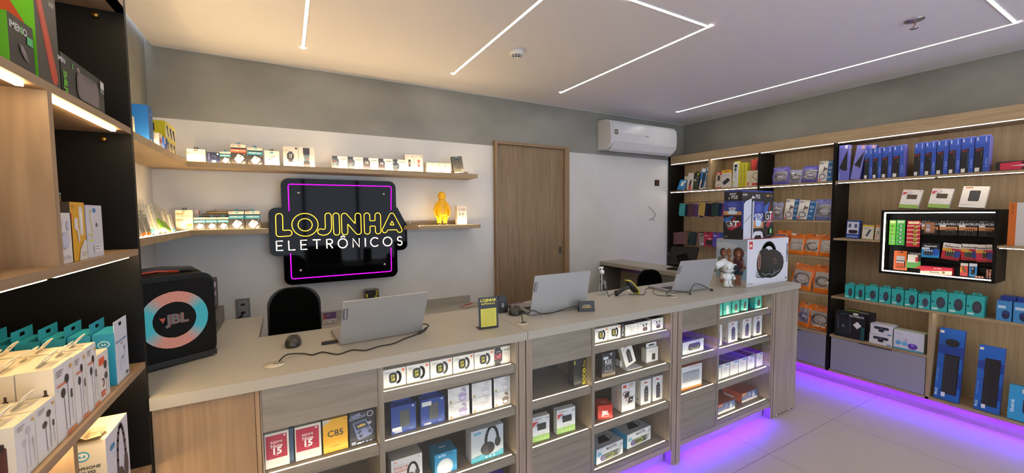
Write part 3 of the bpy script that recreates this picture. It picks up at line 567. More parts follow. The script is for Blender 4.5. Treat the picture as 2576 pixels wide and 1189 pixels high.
# ---------------- counter cabinets: top row of smart band cartons
G = 'white smart band boxes in the counter'
e_ = .0005
for i, (x0, x1) in enumerate([(.327, .426), (.427, .530), (.532, .637), (.639, .744), (.746, .851)]):
    P('smart_band_box', f'white smart band box, {ORD[i]} of the five in the nearest counter cabinet', 'box', (x0 + x1) / 2, 1.70, .8675, x1 - x0 - .003, .078, .09, S_band, group=G, key='b%d' % (i > 0))
P('smartwatch_box', 'white box with a dark watch showing red numerals, right end of the top row', 'box', .896, 1.70, .8675, .086, .083, .09, S_amaz(deco='r'))
G2 = 'blue power bank boxes in the counter'
P('power_bank_box', 'blue power bank box with a white sticker low on its front', 'box', .411, 1.70, .6575, .106, .120, .05, lambda w, h, d: dict(S_powerbank(w, h, d), art=S_powerbank(w, h, d)['art'] + [('r', .03, .13, .40, .25, '#c9ccd2')], hang=True, hw=.7, hh=.022, hy=.9, hc='#123a8c'), group=G2)
P('power_bank_box', 'blue power bank box with a white sticker at its top left', 'box', .541, 1.70, .6575, .110, .120, .05, lambda w, h, d: dict(S_powerbank(w, h, d), art=S_powerbank(w, h, d)['art'] + [('r', .05, .76, .44, .92, '#c9ccd2')], hang=True, hw=.7, hh=.022, hy=.9, hc='#123a8c'), group=G2)
for i, (x0, x1) in enumerate([(.612, .720), (.730, .838), (.846, .941)]):
    for j in range(2):
        c = '#a79ac6' if i == 0 else '#c9c8d2'
        if i == 2 and j == 0: c = '#8f7a68'
        P('earbud_box', f'white earbud box, {("left", "middle", "right")[i]} stack in the nearest cabinet, {("lower", "upper")[j]} one', 'box', (x0 + x1) / 2, 1.70 + .002 * j, .6575 + j * .0705, x1 - x0 - .004, .070, .05, S_buds2(c), group='stacked white earbud boxes')
P('headphone_box', 'white headphone box with orange lettering low in the nearest cabinet', 'box', .42, 1.70, .4125, .135, .132, .08, S_fone)
P('smart_speaker_box', 'bright blue box with a pale round speaker printed on it', 'box', .598, 1.70, .4125, .106, .098, .09, S_echo)
P('headphone_box', 'pale blue and teal box with black over-ear headphones printed on it', 'box', .81, 1.70, .4125, .172, .155, .07, S_hp)
P('accessory_box', 'violet topped box on the lowest shelf of the nearest cabinet', 'box', .84, 1.70, .1575, .13, .15, .1, dict(f='#5a44b8', t='#4a38c0', s='#3a2c90'))
G = 'crimson phone boxes'
P('phone_box', 'white phone box with a crimson panel, leftmost in the counter', 'box', -.061, 1.70, .6575, .078, .133, .05, S_redmi, group=G, key='r1')
P('phone_box', 'white phone box with a crimson panel, beside the yellow box', 'box', .043, 1.70, .6575, .090, .133, .05, S_redmi, group=G, key='r2')
P('phone_box', 'narrow dark blue box edge between the two crimson phone boxes', 'box', -.014, 1.706, .6575, .014, .133, .05, dict(f='#24496a'))
P('phone_box', 'golden yellow phone box with a white corner', 'box', .140, 1.70, .6575, .090, .133, .05, S_c85)
P('game_console_box', 'black box with a translucent violet handheld console printed on it', 'box', .243, 1.702, .6575, .100, .136, .05, S_game)
# middle cabinet
P('projector_box', 'black box with yellow lettering turned sideways, in the middle cabinet', 'box', 1.376, 1.70, .6545, .085, .148, .05, S_roco, yaw=0)
for i, (x, w) in enumerate([(1.118, .105), (1.282, .118)]):
    P('hard_drive_box', f'white and green hard drive box, {("left", "right")[i]} one in the middle cabinet', 'box', x, 1.70, .4115, w, .132, .035, S_tosh, yaw=-.06, group='hard drive boxes in the counter')
for i, (x0, x1) in enumerate([(1.481, 1.578), (1.579, 1.678)]):
    P('smart_band_box', f'white smart band box, {("left", "right")[i]} of the two in the middle cabinet', 'box', (x0 + x1) / 2, 1.70, .8695, x1 - x0 - .003, .077, .09, S_band, group='white smart band boxes in the counter', key='b1')
P('earbud_box', 'narrow black box with white sideways lettering in the middle cabinet', 'box', 1.694, 1.70, .8695, .026, .08, .08, S_x1)
P('earbud_box', 'white box with pale earbuds printed on it, middle cabinet top row', 'box', 1.765, 1.70, .8695, .102, .067, .06, S_buds('HAYLOU', '#c3c6ca'))
P('earbud_box', 'white box with black and red earbuds, middle cabinet top row', 'box', 1.872, 1.70, .8695, .106, .069, .06, S_buds())
P('earbud_box', 'white box with dark earbuds at the right end of the middle cabinet top row', 'box', 1.988, 1.70, .8695, .100, .072, .05, S_buds('Earfun', '#24262e'))
P('smart_remote_box', 'dark grey box with large pale letters and a dial printed on it', 'box', 1.585, 1.70, .6595, .098, .138, .03, S_rs5, yaw=-.05)
t = P('power_bank_box', 'white power bank box tilted on a small stand in the middle cabinet', 'box', 1.795, 1.73, .663, .088, .135, .03, S_pb('#2c2c33', '#b04a50'), tilt=-.30, lean=.06)
mb = MB().box(1.735, 1.76, .6585, 1.75, 1.80, .70, '#d8d8dc').box(1.735, 1.70, .6585, 1.86, 1.80, .662, '#d8d8dc'); tag(mb.build('box_stand'), 'small white plastic stand under the tilted power bank box', 'stand')
P('charger_box', 'small white charger box with a hang flap, at right of the middle cabinet', 'box', 1.978, 1.73, .6595, .105, .09, .04, dict(f='#dcdddf', s='#c6c8cc', t='#cfd1d4', art=[('R', .48, .12, .76, .56, .1, K), ('t', 'Power Bank', .36, .78, .07, '#555')] + lines(.4, .68, 3, .4, '#c8605a', .05), hang=True, hh=.03, hw=.9, hc='#dcdddf', hy=.2))
P('speaker_box', 'red cube box with white lettering in the middle cabinet', 'box', 1.562, 1.70, .4125, .092, .080, .085, S_jbl, yaw=-.30)
P('power_bank_box', 'tall white box with two black speakers and red straps printed on it', 'box', 1.745, 1.70, .4145, .105, .170, .09, S_50k, yaw=-.04)
for i, x in enumerate((1.897, 2.003)):
    P('power_bank_box', f'white power bank box, {("left", "right")[i]} of the pair at the right of the middle cabinet', 'box', x, 1.705, .4145, .085, .155, .05, S_pb(), yaw=-.04, group='white power bank boxes')
for i, (x, y) in enumerate(((1.60, 1.70), (1.865, 1.725))):
    P('speaker_box', f'pale blue box with a glowing cylinder speaker, {("left", "right")[i]} one on the lowest shelf', 'box', x, y, .1595, .215, .088, .13, S_master, yaw=.05, group='cylinder speaker boxes')
# farthest cabinet
for i, (x, w, c, ti) in enumerate([(2.60, .08, '#bfe2de', 0), (2.70, .085, '#cfe8e4', -.03), (2.80, .085, '#45484e', -.02), (2.905, .085, '#3a3d44', .10), (3.045, .115, '#3a3d44', 0)]):
    P('mouse_box', f'turquoise mouse box, {ORD[i]} from the left in the farthest counter cabinet', 'box', x + (.04 if i == 4 else 0), 1.70, .870, w if i < 4 else .085, .088, .04, S_slimmouse(c), tilt=ti, group='turquoise mouse boxes in the counter')
for i, (x, ti) in enumerate(((2.60, 0), (2.775, -.02), (2.94, .05), (3.085, .02))):
    P('power_bank_box', f'white power bank box, {ORD[i]} from the left in the farthest cabinet', 'box', x, 1.70, .660, .11 if i else .09, .148, .05, S_pb('#4d4470', '#b84a56', 'PINENG'), tilt=ti, group='white power bank boxes in the farthest cabinet')
for i, (x0, x1) in enumerate(((2.560, 2.645), (2.648, 2.742), (2.748, 2.848), (2.853, 2.951), (2.962, 3.056), (3.080, 3.168))):
    P('earphone_box', f'white box with a dark lid, {ORD[i]} of six in the farthest cabinet', 'box', (x0 + x1) / 2, 1.70, .4155, x1 - x0 - .003, .103, .13, S_gadget, group='white gadget boxes with dark lids', key='g%d' % (i > 0), hang=False)
for i, (x, y) in enumerate(((2.72, 1.70), (3.04, 1.72))):
    P('projector_box', f'orange and blue star projector box, {("left", "right")[i]} one on the lowest shelf', 'box', x, y, .1595, .20, .070, .16, S_orange, group='star projector boxes')
P('speaker_box', 'white box with a black rounded speaker, at left in the farthest cabinet', 'box', 2.335, 1.70, .6625, .215, .082, .12, S_spk)
P('keyboard_box', 'white and orange box with a pale keyboard printed on it', 'box', 2.325, 1.70, .4225, .20, .155, .05, S_kbbox, yaw=-.03)

# ---------------- upper corner shelf
ZU = 1.9585
def S_power(top, sub='#2c2a2c', f='#33302f', big=True):
    def g(w, h, d): return dict(f=f, s='#8a2f28' if top == '#cf5a34' else '#20343e', t='#d4ccb8', art=[('r', 0, .84, 1, 1, '#d8d0bc'), ('R', .42, .90, .66, .95, .5, top if top == '#cf5a34' else '#3a9ab4'), ('r', 0, .58, 1, .76, top), ('t', 'POWER DUO', .5, .68, .075, '#e8dccc', 0, .02),
        ('p', [(.20, .24), (.46, .52), (.80, .40), (.86, .30), (.58, .04), (.40, .04)], '#d8d2cc'), ('p', [(.24, .24), (.46, .47), (.50, .42), (.28, .18)], '#bdb6b0'), ('r', .56, .36, .68, .40, '#5a3038'), ('e', .88, .50, .03, .02, '#ccc'), ('p', [(.70, .02), (.84, .14), (.92, .12), (.80, .02)], '#e8e2da')] + lines(.05, .96, 3, .3, '#777', .03), hang=True, hh=.016, hw=.22, hc='#3a8a9a')
    g.__name__ = 'pow' + top; return g
def S_plain(f, c, s='#b9b1a0', **k):
    def g(w, h, d): return dict(f=f, s=s, t=s, art=c, **k)
    g.__name__ = 'pl%d' % id(c); _KEEP.append(c); return g
hk = dict(hang=True, hh=.016, hw=.25, hc='#4a5a60')
P('charger_box', 'white and orange charger box at the left end of the upper shelf row', 'box', -.513, 3.40, ZU, .100, .086, .03, S_plain('#c9c2ae', [('r', 0, 0, 1, .07, '#e0982c'), ('r', 0, .80, 1, 1, '#e0dac8'), ('R', .38, .86, .6, .94, .5, '#d8643a'), ('p', [(.18, .38), (.4, .66), (.74, .6), (.72, .4), (.5, .12), (.25, .22)], '#dfd9ca'), ('r', .02, .64, .12, .78, '#8a846f')], **hk))
P('charger_box', 'small navy charger box with a white sticker on the upper shelf', 'box', -.420, 3.40, ZU, .070, .072, .03, S_plain('#161f40', [('r', .38, .02, .68, .26, '#e8e0cc'), ('e', .85, .85, .08, .08, '#d8d8d8'), ('l', [(.4, .6), (.6, .7), (.7, .5)], .03, '#6a7090'), ('r', .12, .3, .2, .9, '#5a6080')], '#10162c'))
P('charger_box', 'small black and teal charger box on the upper shelf, left of the orange one', 'box', -.353, 3.40, ZU, .062, .080, .03, S_power('#2f8ea8'))
P('charger_box', 'tall black charger box with an orange band on the upper shelf', 'box', -.276, 3.40, ZU, .088, .135, .03, S_power('#cf5a34'))
P('charger_box', 'black charger box with a teal band on the upper shelf, right of the orange one', 'box', -.179, 3.40, ZU, .090, .120, .03, S_power('#2f8ea9'))
P('earbud_box', 'white earbud box with a blue label on the upper shelf', 'box', -.076, 3.40, ZU, .092, .104, .04, S_plain('#e2dac6', [('R', .36, .84, .62, .93, .5, '#3a8ab0'), ('e', .62, .62, .03, .05, K), ('e', .50, .58, .02, .05, K), ('e', .34, .42, .03, .06, K), ('t', 'O2 Power', .92, .24, .05, '#8a8270', 90)], **hk))
P('smartwatch_box', 'white box with a large grey square watch, on the upper shelf above the sign', 'box', .044, 3.395, ZU, .098, .142, .03, S_plain('#ddd3c2', [('R', .34, .22, .62, .76, .2, '#55505a'), ('R', .24, .34, .70, .68, .25, '#3c3c46'), ('t', '10', .47, .57, .11, '#eee6d8', 0, .02), ('t', '08', .47, .46, .10, '#b8c4a0'), ('R', .74, .50, .78, .56, .4, '#a05a5a'), ('t', 'Watch 4', .5, .07, .075, '#4a443c', 0, .01), ('R', .78, .88, .94, .97, .5, '#22252c')] + lines(.06, .82, 3, .28, '#8a8270', .03)))
P('smartwatch_box', 'white box showing a watch edge on with a twisted teal and red strap', 'box', .148, 3.395, ZU, .104, .146, .04, S_plain('#dcd6c8', [('r', .27, .66, .70, .96, '#3c3a40'), ('p', [(.27, .56), (.70, .56), (.66, .66), (.31, .66)], '#4c4a54'), ('R', .32, .26, .66, .60, .2, '#6a8a92'), ('l', [(.44, .52), (.56, .42), (.60, .34)], .07, '#b85a4c'), ('p', [(.30, 0), (.70, 0), (.70, .22), (.62, .30), (.36, .30), (.28, .22)], '#45434c')]))
for i, (x0, x1) in enumerate(((.322, .434), (.436, .550), (.552, .667), (.669, .783), (.785, .893))):
    P('smartwatch_box', f'white smartwatch box with half a watch printed at its left edge, {ORD[i]} of five', 'box', (x0 + x1) / 2, 3.40, ZU, x1 - x0 - .002, .094, .07, S_amaz(deco='nnttc'[i], face=('#4a5566', '#4a5566', '#4c4650', '#4c4650', '#3a4250')[i]), group='smartwatch boxes on the upper shelf')
for i, x in enumerate((.922, 1.003)):
    P('smart_band_box', ('tall white box with a black smart band on the upper shelf', 'tall white box with a red smart band on the upper shelf')[i], 'box', x, 3.405, ZU, .076, .142, .035, S_plain('#ded4c4', [('R', .40, .28, .66, .72, .5, ('#2a2622', '#c04a44')[i]), ('R', .46, .40, .62, .60, .3, ('#8a8070', '#e8a090')[i]), ('R', .78, .86, .92, .93, .4, '#c85a44')] + lines(.08, .9, 2, .3, '#a89c88', .03)), tilt=(0, -.03)[i])
for i, x in enumerate((1.097, 1.152, 1.208, 1.264)):
    P('charger_box', f'small cream charger box, {ORD[i]} of the four near the right end of the upper shelf', 'box', x, 3.40, ZU, .052, .084, .05, S_plain('#e4dac4', lines(.1, .85, 2, .5, '#a89c88', .05) + lines(.15, .35, 3, .6, '#b8ac94', .06) + [('a', .3, .62, .08, .08, 0, 180, .03, '#c8bfae'), ('a', .65, .62, .08, .08, 0, 180, .03, '#c8bfae')]), group='small cream charger boxes', key='cream')
P('gadget_box', 'dark grey gadget box leaning back at the right end of the upper shelf', 'box', 1.375, 3.41, ZU, .100, .150, .025, S_plain('#50524a', [('R', .24, .28, .66, .86, .1, '#33302e'), ('R', .28, .33, .60, .80, .1, '#55504c'), ('r', .32, .92, .58, .96, '#4ab0c0'), ('e', .86, .16, .06, .04, '#ddd'), ('r', .1, .01, .9, .04, '#bfe0dc')], '#3c3c38'), lean=.12, tilt=-.12)
# left stretch of the upper shelf
XS = -.575
P('router_box', 'tall blue box at the left end of the upper corner shelf', 'box', XS, 2.655, ZU, .076, .185, .17, S_plain('#1a5a98', [('t', 'tp-link', .6, .80, .05, '#a8c8e8'), ('r', .2, .02, .5, .12, '#c8d0dc')], '#1466b4', ), face='E')
P('charger_box', 'small white box with a dark device, in front of the tall blue box', 'box', -.612, 2.40, ZU, .055, .088, .04, S_plain('#d8d8d0', [('R', .45, .08, .75, .55, .2, '#4a4038'), ('R', .4, .84, .8, .92, .4, '#6aa8a0')]), face='S')
Yp = [('e', .2, .66, .09, .14, '#2c261c'), ('l', [(.2, .6), (.28, .15)], .08, '#3c3020'), ('e', .5, .62, .09, .14, '#2c261c'), ('l', [(.5, .55), (.58, .12)], .08, '#3c3020'), ('e', .8, .6, .09, .14, '#2c261c'), ('l', [(.8, .5), (.88, .1)], .08, '#3c3020')]
for j in range(2):
    P('holder_box', f'yellow phone holder box on the corner shelf, {("lower", "upper")[j]} of two stacked', 'box', XS, 3.05, ZU + j * .0865, .24, .086, .10, S_plain('#d8cfa8', [('r', 0, .80, 1, 1, '#d2c21c'), ('r', .0, .0, .05, 1, '#d2c21c')] + Yp, '#cabb14', la=[('R', .15, .3, .55, .85, .15, '#2a241a'), ('r', .1, .1, .5, .2, '#e8e0b0')]), face='E', group='yellow phone holder boxes')
P('cable_box', 'small blue and white cable box in front of the yellow boxes', 'box', -.562, 2.865, ZU, .07, .068, .05, S_plain('#24489a', [('r', 0, .5, .4, 1, '#e0dcd0')], '#2f58b0'), face='E')
P('cable_box', 'small white and red cable box between the tall blue box and the yellow boxes', 'box', -.562, 2.76, ZU, .06, .072, .05, S_plain('#dcd6c8', [('e', .5, .5, .3, .2, '#c0443c')], '#c8c0ae'), face='E')
# ---------------- lower corner shelf
ZL = 1.5055
P('charger_box', 'cream and orange charger box with large lettering in the lower corner', 'box', -.596, 3.41, ZL, .092, .132, .04, S_plain('#e8dcbc', [('R', .38, .90, .56, .95, .5, '#e07028'), ('r', .06, .79, .48, .84, '#e08038'), ('t', 'TURBO 3.0', .5, .71, .085, '#a08c6c', 0, .01), ('t', '18W', .22, .50, .11, '#e07028', 0, .02), ('p', [(.2, .26), (.62, .52), (.82, .42), (.44, .12)], '#f2e8d0'), ('r', .58, 0, 1, .32, '#f0c080'), ('e', .82, .22, .10, .07, '#e88838'), ('t', 'KAPBOM', .8, .04, .05, '#e8a040')], **hk))
P('charger_box', 'thin lilac white box edge behind the small black and teal chargers', 'box', -.535, 3.46, ZL, .02, .132, .04, dict(f='#b8a8a8', s='#b8672c'))
for i, x in enumerate((-.515, -.450, -.385)):
    P('charger_box', f'small black and teal charger box, {ORD[i]} of three on the lower corner shelf', 'box', x, 3.41, ZL, .063, .082, .03, S_power('#3a9ab2'), group='small teal charger boxes', key='q')
for i, x in enumerate((-.307, -.211)):
    P('charger_box', f'tall black and teal charger box, {("left", "right")[i]} one at the end of the lower corner shelf', 'box', x, 3.41, ZL, .090, .123, .03, S_power('#2286a4'), group='tall teal charger boxes', key='r')
def S_cable(f, b, c='#3a3a3a'):
    def g(w, h, d): return dict(f=f, s='#c4bca4', t='#d6ceb8', art=[('r', 0, 0, 1, .16, b), ('r', .1, .72, .5, .78, '#9ab05a'), ('l', [(.75, .66), (.78, .3), (.72, .2)], .04, '#c8c4b8'), ('l', [(.72, .3), (.72, .2)], .09, c), ('R', .22, .86, .78, .95, .4, '#c4bca8')])
    g.__name__ = 'cab' + f + b; return g
cabs = [(-.572, 2.385, .055, .155, '#cfc8b2', '#c8c0a8'), (-.600, 2.455, .062, .160, '#cfc8b2', '#8ab0a0'), (-.572, 2.435, .06, .096, '#8a8878', '#e08020'), (-.572, 2.510, .07, .098, '#8a8878', '#e8901c'), (-.600, 2.535, .064, .160, '#d4ceb8', '#8ab0a0'), (-.585, 2.595, .064, .155, '#d8d2bc', '#3a8a98'),
        (-.590, 2.66, .064, .152, '#dcd6c2', '#3a8a98'), (-.585, 2.73, .064, .150, '#dcd6c2', '#c8c4b8'), (-.600, 2.80, .064, .150, '#c8c2ac', '#c8c4b8'), (-.590, 2.875, .075, .142, '#b8b29c', '#c0b8a0'), (-.585, 2.96, .07, .125, '#c8bca4', '#4a9ab0'), (-.58, 3.04, .07, .10, '#c8c4b8', '#3a8ab0')]
for i, (x, y, w, h, f, b) in enumerate(cabs):
    P('cable_pack', ('narrow cable pack %s, lower corner shelf' % (['at the very left', 'second from the left', 'low in front with an orange foot, left one', 'low in front with an orange foot, right one', 'fifth from the left', 'sixth from the left', 'with a teal foot behind the green one', 'right of the teal footed one', 'fourth from the right', 'with an orange mark near the top', 'second from the right', 'at the very right'][i])), 'cable pack', x, y, ZL, w, h, .012, S_cable(f, b), face='E', lean=.16, tilt=-.10 if i > 1 else 0, group='cable packs on the lower corner shelf', hang=True)
P('cable_pack', 'bright green cable pack lying in front of the fanned cable packs', 'cable pack', -.566, 2.82, ZL + .004, .11, .060, .01, S_plain('#86b81c', [('r', .1, .1, .5, .2, '#b8d870'), ('r', .5, .3, .6, .9, '#a0c850')], '#6a9a18'), face='E', lean=.5, tilt=.25)
mb = MB()
random.seed(3)
for q in range(6):
    z0 = ZL + .084 + q * .009; x0 = -.53 + .02 * q; pts = []
    for a in range(12):
        an = a * PI / 6; pts.append((x0 + .09 + (.10 + .03 * random.random()) * math.cos(an), 3.50 + .035 * math.sin(an)))
    mb.prism(pts, z0, z0 + .005 + .004 * random.random(), ('#4a4034', '#8a8070', '#3a342c', '#b08c28', '#6a6254', '#9a9284')[q], 'z')
tag(mb.build('cable_pouch'), 'crumpled dark and yellow cable pouch lying on the small charger boxes', 'pouch')

# ---------------- short shelf: slim phone box
P('phone_box', 'slim white phone box beside the yellow figurine', 'box', 1.394, 3.41, 1.5005, .092, .168, .05, S_plain('#e2d6c6', [('t', 'C100i', .5, .80, .13, '#2c2826', 0, .005), ('R', .18, .02, .52, .64, .12, '#e4cfc0'), ('R', .54, .02, .88, .64, .12, '#ecc8c0'), ('e', .27, .60, .05, .03, K), ('e', .27, .53, .05, .03, K), ('e', .60, .60, .05, .03, K), ('e', .60, .53, .05, .03, K), ('t', 'realme', .25, .95, .035, '#555')]))
# ================================================================== PRODUCTS ON THE RIGHT WALL UNIT
X0 = 4.378
def W(kind, label, cat, ya, yb, z, h, d, st, **k):
    x = k.pop('x', X0); return P(kind, label, cat, x, (ya + yb) / 2, z, abs(ya - yb) - .003, h, d, st, face='W', **k)
Z1, Z15, Z117, Z8, Z45, ZB = 1.8685, 1.5085, 1.1675, .8155, .4555, .1285
# bay 1, top
W('memory_card_pack', 'blue accessory pack leaning back at the left end of the right unit', 'pack', 3.47, 3.36, Z1, .135, .012, S_plain('#1f7cba', [('R', .3, .4, .7, .8, .1, '#dcd8cc'), ('r', .55, .74, .9, .9, '#dcd8cc'), ('e', .6, .1, .1, .05, '#3a2c1c')]), lean=.35, tilt=.12)
W('adapter_pack', 'small pale blister behind the leaning blue pack', 'pack', 3.42, 3.35, Z1, .182, .01, S_plain('#b8b6a4', [('r', .2, .3, .8, .8, '#cfcbb8')]), x=4.46)
W('usb_drive_box', 'slim white and red box with a black stick on the right unit', 'box', 3.325, 3.24, Z1, .205, .03, S_plain('#d4cbb8', [('p', [(.3, .28), (.42, .55), (.6, .62), (.72, .5), (.6, .24)], K), ('r', .3, .02, .75, .26, '#c4302c'), ('t', 'S', .6, .14, .08, '#f0e0dc')], '#c8bfa8'), tilt=.12)
W('flashlight_pack', 'black and green flashlight blister on the right unit', 'pack', 3.235, 3.155, Z1, .200, .02, S_plain('#23281c', [('r', .6, .86, .95, .98, '#88b028'), ('r', .1, .5, .5, .64, '#b8b098'), ('t', 'LED', .2, .3, .14, '#5a7a4a', 90), ('R', .6, .1, .8, .7, .4, '#4a4c40'), ('r', .5, .7, .95, .76, '#7a8a6a')], '#1c2016', hang=True, hw=.6, hc='#1c1c1c'), tilt=.06)
for i, (a, b, z) in enumerate(((3.152, 3.09, .245), (3.088, 3.03, .250))):
    W('power_strip_box', f'blue and white power strip box, {("left", "right")[i]} of two on the right unit', 'box', a, b, Z1, z, .05, S_plain('#2a7cb4', [('r', .1, .84, .95, 1, '#dcdad0'), ('p', [(0, 0), (1, 0), (1, .1), (.2, .5), (0, .3)], '#dcd8cc'), ('p', [(.25, .06), (.8, .06), (.98, .76), (.5, .78)], '#1d2440')] + [('e', .45 + .06 * q, .18 + .14 * q, .10, .03, '#39425c') for q in range(4)] + [('e', .7, .80, .12, .03, '#c89a3c')], '#1f6498'), tilt=.14, group='power strip boxes')
W('adapter_pack', 'grey silver blister squeezed against the wooden divider', 'pack', 3.06, 3.026, Z1, .19, .03, S_plain('#8c8a80', [('e', .5, .2, .2, .06, '#4a4a48'), ('e', .5, .45, .2, .06, '#4a4a48'), ('r', .2, .9, .9, .98, '#d8a028')]), x=4.372)
W('adapter_pack', 'red and white adapter blister right of the wooden divider', 'pack', 2.94, 2.867, Z1, .185, .02, S_plain('#c8b8a0', [('r', 0, .82, 1, 1, '#c43a2c'), ('r', .25, .85, .6, .96, '#dccfc0'), ('R', .3, .46, .75, .78, .3, '#3c3430'), ('r', 0, 0, 1, .07, '#c4502c'), ('R', .0, .08, .95, .40, .3, '#dcd2c2'), ('l', [(.3, .12), (.45, .26)], .08, K), ('l', [(.55, .12), (.7, .26)], .08, K)]), tilt=.05)
W('adapter_box', 'white box with a yellow top and a black adapter printed on it', 'box', 2.865, 2.742, Z1, .168, .03, S_plain('#c9c6bc', [('r', 0, 0, 1, .03, '#d8a01c'), ('p', [(.12, .40), (.6, .66), (.82, .56), (.80, .44), (.34, .2), (.2, .26)], '#23262c'), ('t', 'DOCKING STATION', .4, .84, .05, '#5a5a58')] + lines(.06, .78, 1, .3, '#777'), '#d8a41c', hang=True, hw=.95, hh=.034, hc='#e0a81c', hy=0))
W('selfie_stick_box', 'tall white box with three dark squares and a yellow cap', 'box', 2.737, 2.668, Z1, .272, .04, S_plain('#d0d2cc', [('r', .2, .80, .7, .92, '#23262c'), ('r', .25, .66, .6, .77, '#23262c'), ('r', .3, .58, .5, .61, '#23262c'), ('l', [(.3, .5), (.5, .36)], .04, '#666'), ('l', [(.5, .52), (.6, .34)], .04, '#666'), ('r', .2, .08, .35, .24, '#a8c028')], '#c8ba14', hang=True, hw=.9, hh=.012, hc='#d8cc1c'), tilt=.04)
for i in range(3):
    W('selfie_stick_box', f'narrow yellow box, {ORD[i]} of the three standing beside the tall white one', 'box', 2.672 - i * .034, 2.640 - i * .034, Z1, .262, .06, S_plain('#c2b816', [('r', .9, 0, 1, 1, '#dcd890')] + [('r', .2 + .3 * (q % 2), .08 + .28 * (q // 2), .35 + .3 * (q % 2), .10 + .28 * (q // 2), '#6a6414') for q in range(6)], '#b0a614'), group='narrow yellow boxes', x=4.380)
W('drive_enclosure_box', 'cream box with a black frame drawing and two small red squares', 'box', 2.575, 2.45, Z1, .165, .03, S_plain('#cfc2a4', [('r', .06, .04, .18, .26, '#c03a34'), ('t', 'CASE', .32, .5, .16, '#b0a080', 90), ('l', [(.62, .86), (.5, .58), (.95, .34)], .035, K), ('l', [(.66, .9), (.98, .8)], .03, K), ('R', .48, .04, .70, .20, .1, '#b83430'), ('R', .74, .04, .96, .20, .1, '#b83430')]), tilt=.02)
W('drive_enclosure_box', 'tall dark red box standing behind the cream box', 'box', 2.555, 2.452, Z1, .290, .03, S_plain('#b02e28', [('p', [(.45, .55), (1, .5), (1, .95), (.6, .95)], '#5a2a22'), ('r', .1, .6, .16, .9, '#d0685c'), ('p', [(.5, .42), (1, .35), (1, .1), (.5, .2)], '#3a2018')]), x=4.425)
# ---------------- pouches
def pouch(label, ya, yb, z, h, hdr, coil, txt=None, inner='#c8c8cc', tilt=0, lean=.12, th=.035, cat='cable bag', group=None, x=4.385, tcol='#e8963c', cr=.36, ring=None, win=(.10, .14, .90, .78)):
    w = abs(ya - yb); T = Matrix.Translation((x, (ya + yb) / 2, z + abs(math.sin(tilt)) * w / 2 + math.sin(lean) * th * .6)) @ Matrix.Rotation(-PI / 2, 4, 'Z') @ Matrix.Rotation(-lean, 4, 'X') @ Matrix.Rotation(tilt, 4, 'Y')
    root = link('cable_bag', None); root.matrix_world = T; root.empty_display_size = .05; tag(root, label, cat, group)
    rnd = random.Random(int(ya * 1000 + z * 77)); nx, nz = 10, 12
    def bulge(u, v): return th * (max(0, math.sin(PI * u)) ** .5) * (max(0, math.sin(PI * min(1, v / .9))) ** .6) * (1 if v < .9 else 0)
    for side in (0, 1):
        mb = MB(); vs = []
        for j in range(nz + 1):
            for i in range(nx + 1):
                u, v = i / nx, j / nz; jit = (rnd.random() - .5) * .007 * (0 < i < nx)
                y = th / 2 - (bulge(u, v) / 2 + jit + .001) * (1 if side == 0 else -1)
                vs.append((-w / 2 + w * u + (.006 * math.sin(v * 9 + ya * 30) if i in (0, nx) else 0), y, h * v))
        if side == 1: mb.add(vs, [(j * (nx + 1) + i, j * (nx + 1) + i + 1, (j + 1) * (nx + 1) + i + 1, (j + 1) * (nx + 1) + i) for j in range(nz) for i in range(nx)], inner if isinstance(inner, str) else inner, True); mb.build('back_sheet', root)
        else:
            A, B = [], []
            for j in range(nz):
                for i in range(nx):
                    u, v = (i + .5) / nx, (j + .5) / nz; f = (j * (nx + 1) + i, j * (nx + 1) + i + 1, (j + 1) * (nx + 1) + i + 1, (j + 1) * (nx + 1) + i)
                    (B if win[0] < u < win[2] and win[1] < v < win[3] else A).append(f)
            mb.add(vs, A, col(hdr, .3), True); mb.build('printed_edge', root)
            m2 = MB().add(vs, B, film_mat(), True); m2.build('clear_window', root)
    if coil:
        mb = MB(); R = min(w, h * .8) * cr
        for q in range(5):
            r_ = R - .0035 * (q % 3); cz = h * .42
            mb.tube([(r_ * math.cos(a * PI / 14) + .001 * q, th * .5 + .003 * math.sin(a * .9 + q) + (q - 2) * .003, cz + r_ * .85 * math.sin(a * PI / 14)) for a in range(28)], .0042, coil, 6, True)
        mb.build('cable_coil', root)
        MB().box(-w * .16, th * .5 - .012, h * .40, w * .16, th * .5 - .010, h * .46, '#d8d8d4').build('cable_tag', root)
    if txt:
        mb = MB(); decal(mb, (-w / 2, -.006, 0), (1, 0, 0), (0, 0, 1), (0, -1, 0), w, h, [('t', txt, .60, .17, .10, tcol, 0, .03)]); mb.build('printed_lettering', root)
    MB().prism(rr(-w * .12, h * .93, w * .12, h * .955, .004), th / 2 - .0022, th / 2 - .0012, '#2c2c2c', 'y').build('hang_slot', root)
    return root
PU = '#5c56a8'
pouch('violet edged cable bag, first from the left on the top right shelf', 2.322, 2.165, Z1, .180, PU, '#25252a', inner='#6a66a4', group='violet cable bags')
pouch('low crumpled cable bag between the two violet topped ones', 2.170, 2.050, Z1, .135, '#86849c', '#25252a', inner='#8886b0', group='violet cable bags', tilt=.08)
pouch('violet edged cable bag left of the blue and white pack, top right shelf', 2.050, 1.912, Z1, .160, PU, '#77776c', inner='#6a66a4', group='violet cable bags', tilt=.06)
